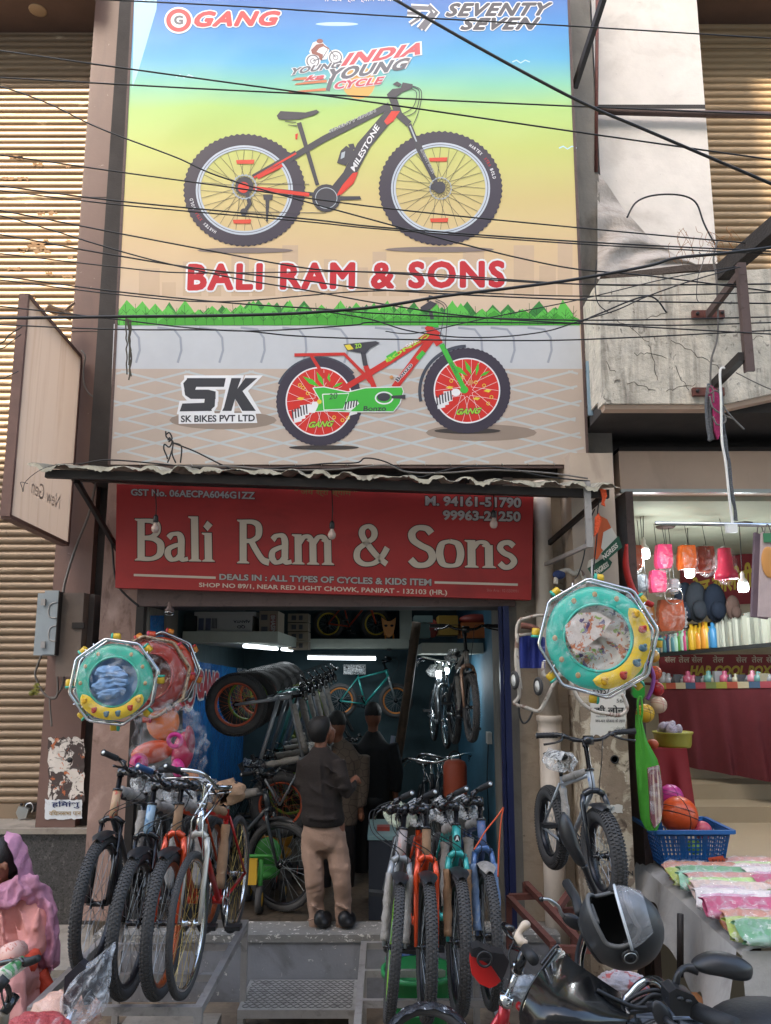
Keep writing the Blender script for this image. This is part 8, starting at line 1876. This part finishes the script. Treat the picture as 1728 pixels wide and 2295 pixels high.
MB().tube([P(1118, 2100, 3.64), P(1133, 2056, 3.62)], .021, 10).build('stem', M['black_metal'], t)
MB().tube(TR([(1105, 2045, 3.8), (1120, 2050, 3.7), (1135, 2054, 3.62), (1150, 2062, 3.55)], 3.6), .012, 8).build('handlebar', M['black_metal'], t)
MB().tube([P(1136, 2050, 3.62), P(1154, 2075, 3.52)], .022, 10).build('grip', M['black_matt'], t)
MB().tube([P(1088, 1998, 3.9), P(1108, 2008, 3.85)], .014, 8).tube(TR([(1086, 2002, 3.9), (1100, 2022, 3.88), (1112, 2030, 3.85)], 3.85), .007, 6).build('brake_lever', M['black_metal'], t)
b = MB(); limb(b, [(1116, 2020, 3.75), (1126, 2035, 3.73), (1140, 2040, 3.72)], [.018, .02, .014]); limb(b, [(1118, 2022, 3.75), (1126, 2008, 3.75), (1134, 2000, 3.75)], [.016, .015, .02]); ellp(b, 1136, 1998, 3.75, .022, .02, .018)
fused(b, .006, 2).build('rubber_horn', mat('bone_rubber', '#cbb8a2', .5, var=.1), t)
MB().tube(TR([(1112, 2034, 3.75), (1100, 2060, 3.72), (1104, 2100, 3.7), (1096, 2140, 3.7)], 3.7), .004, 5).build('brake_cable', M['cable'], t)
b = crinkle(1140, 2138, 34, 26, 3.72, .06, 9); b.build('wrapped_reflector', mat('silver_film_wrap', '#a9adb2', .2, .3, var=.3, scale=18, bump=.01), t)
b = MB().ell(P(1150, 2175, 3.75), (.07, .05, .03)).build('red_bag_corner', mat('red_film', '#b01c22', .3), t)
t = thing('toy_visor', 'black and bright red plastic visor hanging before the right row of bicycles', 'visor', P(1050, 2080, 3.95))
MB().prism([P(a, b_, 4.0) for a, b_ in ((1018, 2062), (1036, 2068), (1060, 2082), (1082, 2120), (1072, 2130), (1058, 2136), (1036, 2126), (1020, 2106), (1016, 2080))][::-1], (0, .05, 0)).build('red_shell', flat('visor_red', '#c2201c', .3), t)
MB().prism([P(a, b_, 3.97) for a, b_ in ((1020, 2050), (1036, 2046), (1048, 2052), (1062, 2058), (1090, 2062), (1101, 2078), (1092, 2104), (1084, 2120), (1062, 2088), (1036, 2072), (1018, 2066))][::-1], (0, .09, 0)).build('black_shell', M['plastic_black'], t)
MB().torus(P(1047, 2073, 3.95), .03, .006, V((0, 1, 0)), 28, 6).build('ring', M['plastic_black'], t); MB().bar(P(1034, 2073, 3.95), P(1060, 2073, 3.95), .008).build('ring_bar', M['plastic_black'], t)

# ---------------------------------------------------------------- motorcycle, lower right
MC = thing('motorcycle', 'black motorcycle with chrome bars parked at the lower right, only its front half in view', 'motorcycle', (.95, 3.3, 0))
gl = mat('gloss_black_fairing', '#0b0b0d', .22, .1, var=.1, coat=.3)
def cowl(u, w):
    top = [(1207, 2043), (1240, 2078), (1285, 2108), (1330, 2138), (1372, 2165)]; bot = [(1122, 2212), (1150, 2236), (1200, 2246), (1270, 2244), (1345, 2228)]
    f = u*4; i = min(3, int(f)); q = f-i; a = (top[i][0]+(top[i+1][0]-top[i][0])*q, top[i][1]+(top[i+1][1]-top[i][1])*q); c_ = (bot[i][0]+(bot[i+1][0]-bot[i][0])*q, bot[i][1]+(bot[i+1][1]-bot[i][1])*q)
    x = a[0]+(c_[0]-a[0])*w-14*sin(pi*w)*(1-u); y = a[1]+(c_[1]-a[1])*w; return P(x, y, 3.45-.35*w-.16*sin(pi*w)-.12*sin(pi*u))
MB().grid(cowl, 24, 20).build('front_cowl', gl, MC)
for k_, r_ in ((0, .006), (6, .010), (14, .007), (24, .012)):
    MB().tube(TR([(1204+k_*.15, 2052), (1168+k_*.5, 2100), (1142+k_, 2140), (1126+k_*1.2, 2180), (1128+k_*1.3, 2214), (1150+k_, 2240)], 3.22+.004*k_), r_, 6).build('cowl_stripe', M['chrome'] if k_ in (6, 24) else gl, MC)
MB().tube(TR([(1207, 2043), (1196, 2052), (1170, 2085)], 3.4), .009, 6).build('windshield_edge', gl, MC)
def pl(pts, Y0, m_, nm, r_, n=8, par=None): return MB().tube(TR(pts, Y0), r_, n).build(nm, m_, par or MC)
pl([(1255, 2110, 3.5), (1256, 2070, 3.6), (1266, 2030, 3.7), (1271, 2000, 3.75), (1262, 1985, 3.8)], 3.6, M['chrome'], 'left_bar', .012)
pl([(1250, 2112, 3.5), (1246, 2070, 3.6), (1254, 2030, 3.7), (1268, 1996, 3.78), (1256, 1980, 3.8)], 3.6, M['cable'], 'clutch_cable', .008)
MB().tube([P(1252, 1975, 3.8), P(1244, 1940, 3.95), P(1224, 1908, 4.05)], [.02, .021, .022], 10).build('left_grip', M['black_matt'], MC)
lv = pl([(1170, 1943, 3.7), (1186, 1944, 3.7), (1206, 1958, 3.72), (1214, 1975, 3.75), (1232, 1990, 3.8)], 3.7, M['alu'], 'clutch_lever', [.008, .006, .007, .009, .01])
MB().ell(P(1170, 1943, 3.7), .011).build('lever_ball', M['black_metal'], MC)
MB().ell(P(1240, 1992, 3.76), (.055, .02, .028), Matrix.Rotation(.5, 3, 'Y')).build('lever_guard', M['plastic_black'], MC)
# left mirror (seen from behind) with its stalk
def mirror(pts, Y, dep, nm, lab=None):
    cx = sum(p[0] for p in pts)/len(pts); cy = sum(p[1] for p in pts)/len(pts); b = MB(); rings = []
    n = len(pts); c3 = catmull([P(a, b_, Y) for a, b_ in pts], 4, True); m_ = len(c3); ce = P(cx, cy, Y); vs = []
    for sc2, dy in ((.96, dep*.9), (1, dep*.6), (1, dep*.3), (.93, 0), (.75, -dep*.35), (.45, -dep*.6), (.1, -dep*.7)):
        vs += [ce+(p-ce)*sc2+V((0, dy, 0)) for p in c3]
    fs = [(i*m_+k, i*m_+(k+1) % m_, (i+1)*m_+(k+1) % m_, (i+1)*m_+k) for i in range(6) for k in range(m_)]
    b.add(vs, fs, True); b.add([ce+(p-ce)*.96+V((0, dep*.9, 0)) for p in c3], [tuple(range(m_))]); b.add([ce+(p-ce)*.1+V((0, -dep*.7, 0)) for p in c3], [tuple(range(m_))], True)
    return b.build(nm, M['plastic_black'], MC)
mirror([(1218, 1757), (1232, 1768), (1246, 1800), (1258, 1840), (1268, 1866), (1262, 1876), (1248, 1870), (1232, 1846), (1214, 1812), (1210, 1780)], 3.75, .05, 'left_mirror')
pl([(1262, 1870, 3.76), (1272, 1895, 3.78), (1286, 1925, 3.8), (1290, 1950, 3.85)], 3.8, M['plastic_black'], 'mirror_stalk', [.016, .012, .011, .011])
mirror([(1500, 2090), (1512, 2074), (1545, 2062), (1590, 2068), (1622, 2084), (1631, 2098), (1626, 2118), (1600, 2122), (1556, 2112), (1516, 2104)], 3.2, .05, 'right_mirror')
pl([(1506, 2094, 3.22), (1480, 2092, 3.22), (1466, 2104, 3.2), (1460, 2125, 3.2), (1454, 2140, 3.2)], 3.2, M['plastic_black'], 'mirror_stalk', [.022, .012, .011, .014, .014])
pl([(1342, 2168, 3.4), (1362, 2150, 3.4), (1380, 2130, 3.4), (1402, 2118, 3.38), (1425, 2122, 3.3), (1442, 2140, 3.2), (1450, 2156, 3.15)], 3.4, M['chrome'], 'handlebar', .016, 10)
MB().prism([P(a, b_, 3.12) for a, b_ in ((1446, 2146), (1462, 2136), (1500, 2152), (1512, 2170), (1496, 2196), (1460, 2196), (1448, 2178))][::-1], (0, .09, 0)).build('switch_housing', M['plastic_black'], MC)
for x, y in ((1470, 2158), (1488, 2164)): MB().ell(P(x, y, 3.11), (.012, .008, .007)).build('switch_button', M['black_matt'], MC)
MB().tube([P(1500, 2182, 3.15), P(1540, 2200, 3.05), P(1590, 2222, 2.95)], [.030, .029, .032], 12).build('right_grip', mat('grip_rubber', '#141416', .6, bump=.001, bscale=300), MC)
pl([(1400, 2176, 3.2), (1420, 2180, 3.15), (1436, 2200, 3.1), (1450, 2212, 3.05), (1500, 2240, 3.0)], 3.1, M['plastic_black'], 'brake_lever', [.012, .014, .012, .011, .009])
MB().ell(P(1432, 2196, 3.1), (.03, .015, .055), Matrix.Rotation(-.5, 3, 'Y')).build('hand_guard', M['plastic_black'], MC)
for i, q_ in enumerate(([(1345, 2170), (1380, 2148), (1420, 2140), (1450, 2160)], [(1340, 2182), (1380, 2172), (1410, 2150), (1446, 2158)], [(1350, 2190), (1390, 2184), (1430, 2180)], [(1290, 2140), (1330, 2160), (1370, 2176), (1400, 2178)])): pl([(x, y) for x, y in q_], 3.25-.02*i, M['cable'], 'control_cable', .008)
for a, b_ in (((1258, 2098), (1272, 2120)), ((1275, 2120), (1300, 2152))): MB().bar(P(*a, 3.42), P(*b_, 3.36), .02).build('bar_clamp', M['chrome'], MC)
def tank(u, w):
    a = 2*pi*w; x = 1350+230*u; rr = .16*sin(pi*min(1, u*.9+.1))**.5; c_ = P(x, 2245+u*6, 3.35); return c_+V((0, cos(a)*rr, sin(a)*rr*.95))
MB().grid(tank, 24, 24).build('fuel_tank', gl, MC)
MB().tube([P(1375, 2195, 3.22), P(1460, 2200, 3.2), P(1540, 2198, 3.2)], .006, 6).build('tank_stripe', flat('tank_stripe', '#8f9ab0', .3, metal=.6), MC)
b = MB().ell(P(1660, 2215, 3.3), (.22, .16, .08)).build('seat', mat('seat_vinyl', '#1a1a1c', .55, var=.1, bump=.002), MC)
pc = P(1200, 2260, 3.5)
for s in (-.07, .07): MB().tube([P(1260, 2150, 3.5)+V((s, 0, 0)), V((pc.x-.1+s, 3.3, .32))], .024, 10).build('fork_leg', M['chrome'], MC)
for c_, nm in ((V((pc.x-.1, 3.3, .31)), 'front_wheel'), (V((pc.x+1.0, 3.75, .31)), 'rear_wheel')):
    w_ = MB().torus(c_, .26, .05, V((-.38, 1, 0)), 48, 12).build(nm, M['rubber'], MC); MB().lathe([(.03, -.05), (.2, -.015), (.2, .015), (.03, .05)], c_, V((-.38, 1, 0)), 24).build('rim', M['black_metal'], w_)
MB().ell(P(1430, 2300, 3.45)+V((0, 0, -.28)), (.26, .16, .2)).build('engine', M['dark_steel'], MC); MB().bar(P(1300, 2260, 3.45), P(1560, 2300, 3.5)+V((0, 0, -.2)), .06).build('frame_tube', M['black_metal'], MC)
# helmet hung on the bar
HC = P(1340, 2008, 3.62); HR = 83*MPP(1996, 3.62)
t = thing('helmet', 'scuffed black full face helmet with raised clear visor hanging on the motorcycle bar', 'helmet', HC)
fv = V((-.55, -.45, .68)).normalized(); uv = V((.80, -.20, .25)); uv = (uv-fv*uv.dot(fv)).normalized(); sv = fv.cross(uv)
if sv.y > 0: sv = -sv
hm_ = mat('scuffed_helmet', '#2b2c2e', .5, .0, var=.15, scale=7, coat=.08, bump=.0006, bscale=60, layers=[('#4f5052', (9, 9, 9), .55, .72, .6, 'noise')])
def hp(az, el, k_=1.):
    r_ = HR*k_; c2 = cos(el); x = c2*cos(az); y = c2*sin(az); z = sin(el)
    jaw = 1+(.16 if z < .1 and x > 0 else 0)*max(0, x)*min(1, (.1-z)*2.4)
    return HC+fv*(x*r_*1.14*jaw)+sv*(y*r_*.86)+uv*(z*r_*(1.10 if z > 0 else .98))
def inopen(az, el): return abs(az) < 1.22*(1-.25*abs(el+.02)/.6) and -.28 < el < .62
def shell(k_, nm, m_, cut=True):
    N1, N2 = 96, 64; b = MB(); vs = [hp(-pi+2*pi*i/N1, -.98+(pi/2+.98)*j/N2, k_) for j in range(N2+1) for i in range(N1)]; fs = []
    for j in range(N2):
        for i in range(N1):
            az = -pi+2*pi*(i+.5)/N1; el = -.98+(pi/2+.98)*(j+.5)/N2
            if cut and inopen(az, el): continue
            fs.append((j*N1+i, j*N1+(i+1) % N1, (j+1)*N1+(i+1) % N1, (j+1)*N1+i))
    return b.add(vs, fs, True).build(nm, m_, t)
shell(1., 'outer_shell', hm_); shell(.90, 'inner_lining', mat('helmet_lining', '#0f0f10', .95, var=.2))
rimp = [hp(a, e, .985) for a, e in [(-1.05+2.1*i/16, .62) for i in range(17)]+[(1.2, .4), (1.22, .2), (1.2, 0), (1.1, -.2)]+[(1.0-2.0*i/16, -.28) for i in range(17)]+[(-1.1, -.2), (-1.2, 0), (-1.22, .2), (-1.2, .4)]]
MB().tube(catmull(rimp, 2, True), .009, 7, True).build('opening_trim', mat('grey_trim', '#5d5c5a', .6), t)
bot = [hp(2*pi*i/40, -.98, .95) for i in range(40)]; MB().tube(bot, .014, 7, True).build('neck_trim', M['black_matt'], t)
vz = film('visor_film', (.42, .42, .43), .35, .65, 5, .06)
MB().grid(lambda u, w: hp(-1.35+2.7*u, .42+.62*w-.35*abs(u-.5)**2*4*.6, 1.06), 30, 12).build('visor', vz, t)
vtop = [hp(-1.35+2.7*u/20, .42-.35*abs(u/20-.5)**2*4*.6, 1.065) for u in range(21)]; MB().tube(vtop, .006, 6).build('visor_edge', flat('visor_shine', '#c9ccce', .15), t)
sgn = 1
pz_ = hp(1.5*sgn if (hp(1.5, 0)-cam_o.location).length < (hp(-1.5, 0)-cam_o.location).length else -1.5, .08, 1.03); nv = (pz_-HC).normalized()
MB().lathe([(.034, -.012), (.034, .004), (.026, .008), (.02, .006), (.018, .012)], pz_, nv, 24).build('visor_pivot', M['plastic_black'], t); MB().torus(pz_+nv*.008, .024, .003, nv, 24, 6).build('pivot_ring', M['alu'], t)
b = MB(); b.tube([hp(.5, -.3, .9), hp(.2, -.5, .7), hp(-.3, -.4, .85)], .014, 6); b.build('chin_strap', flat('grey_strap', '#5f5f5e', .8), t)
solo(crinkle(1345, 2128, 52, 24, 3.9, .10, 12), 'batik_bundle', mat('red_blue_batik', '#b5a8a8', .6, var=.15, scale=9, bump=.01, layers=[('#b0453e', (12, 12, 12), .50, .56, .9, 'noise'), ('#3c6a9c', (9, 9, 9), .57, .62, .9, 'noise')]), 'crumpled red blue and white cloth bundle behind the motorcycle bars', 'cloth')
t = thing('cardboard_box', 'brown cardboard box under the front edge of the white table', 'box', P(1420, 2200, 4.6)); p = P(1436, 2200, 4.75)
MB().box((p.x, 4.7, 0), (p.x+.3, 5.1, p.z)).build('carton_body', flat('cardboard', '#8a5a34', .85), t)
for dz in (.35, .36): MB().box((p.x-.002, 4.70-.004, p.z*dz/.36*.5), (p.x+.302, 4.699, p.z*dz/.36*.5+.02)).build('tape', flat('tape', '#a98a5c', .4), t)
solo(MB().tube([P(1385, 1975, 5.0), P(1385, 2110, 5.0)], .02).tube([P(1470, 1975, 5.2), P(1470, 2110, 5.2)], .02), 'dark_table_trestle', M['dark_steel'], 'dark trestle bars in the gap under the cloth covered table', 'trestle')
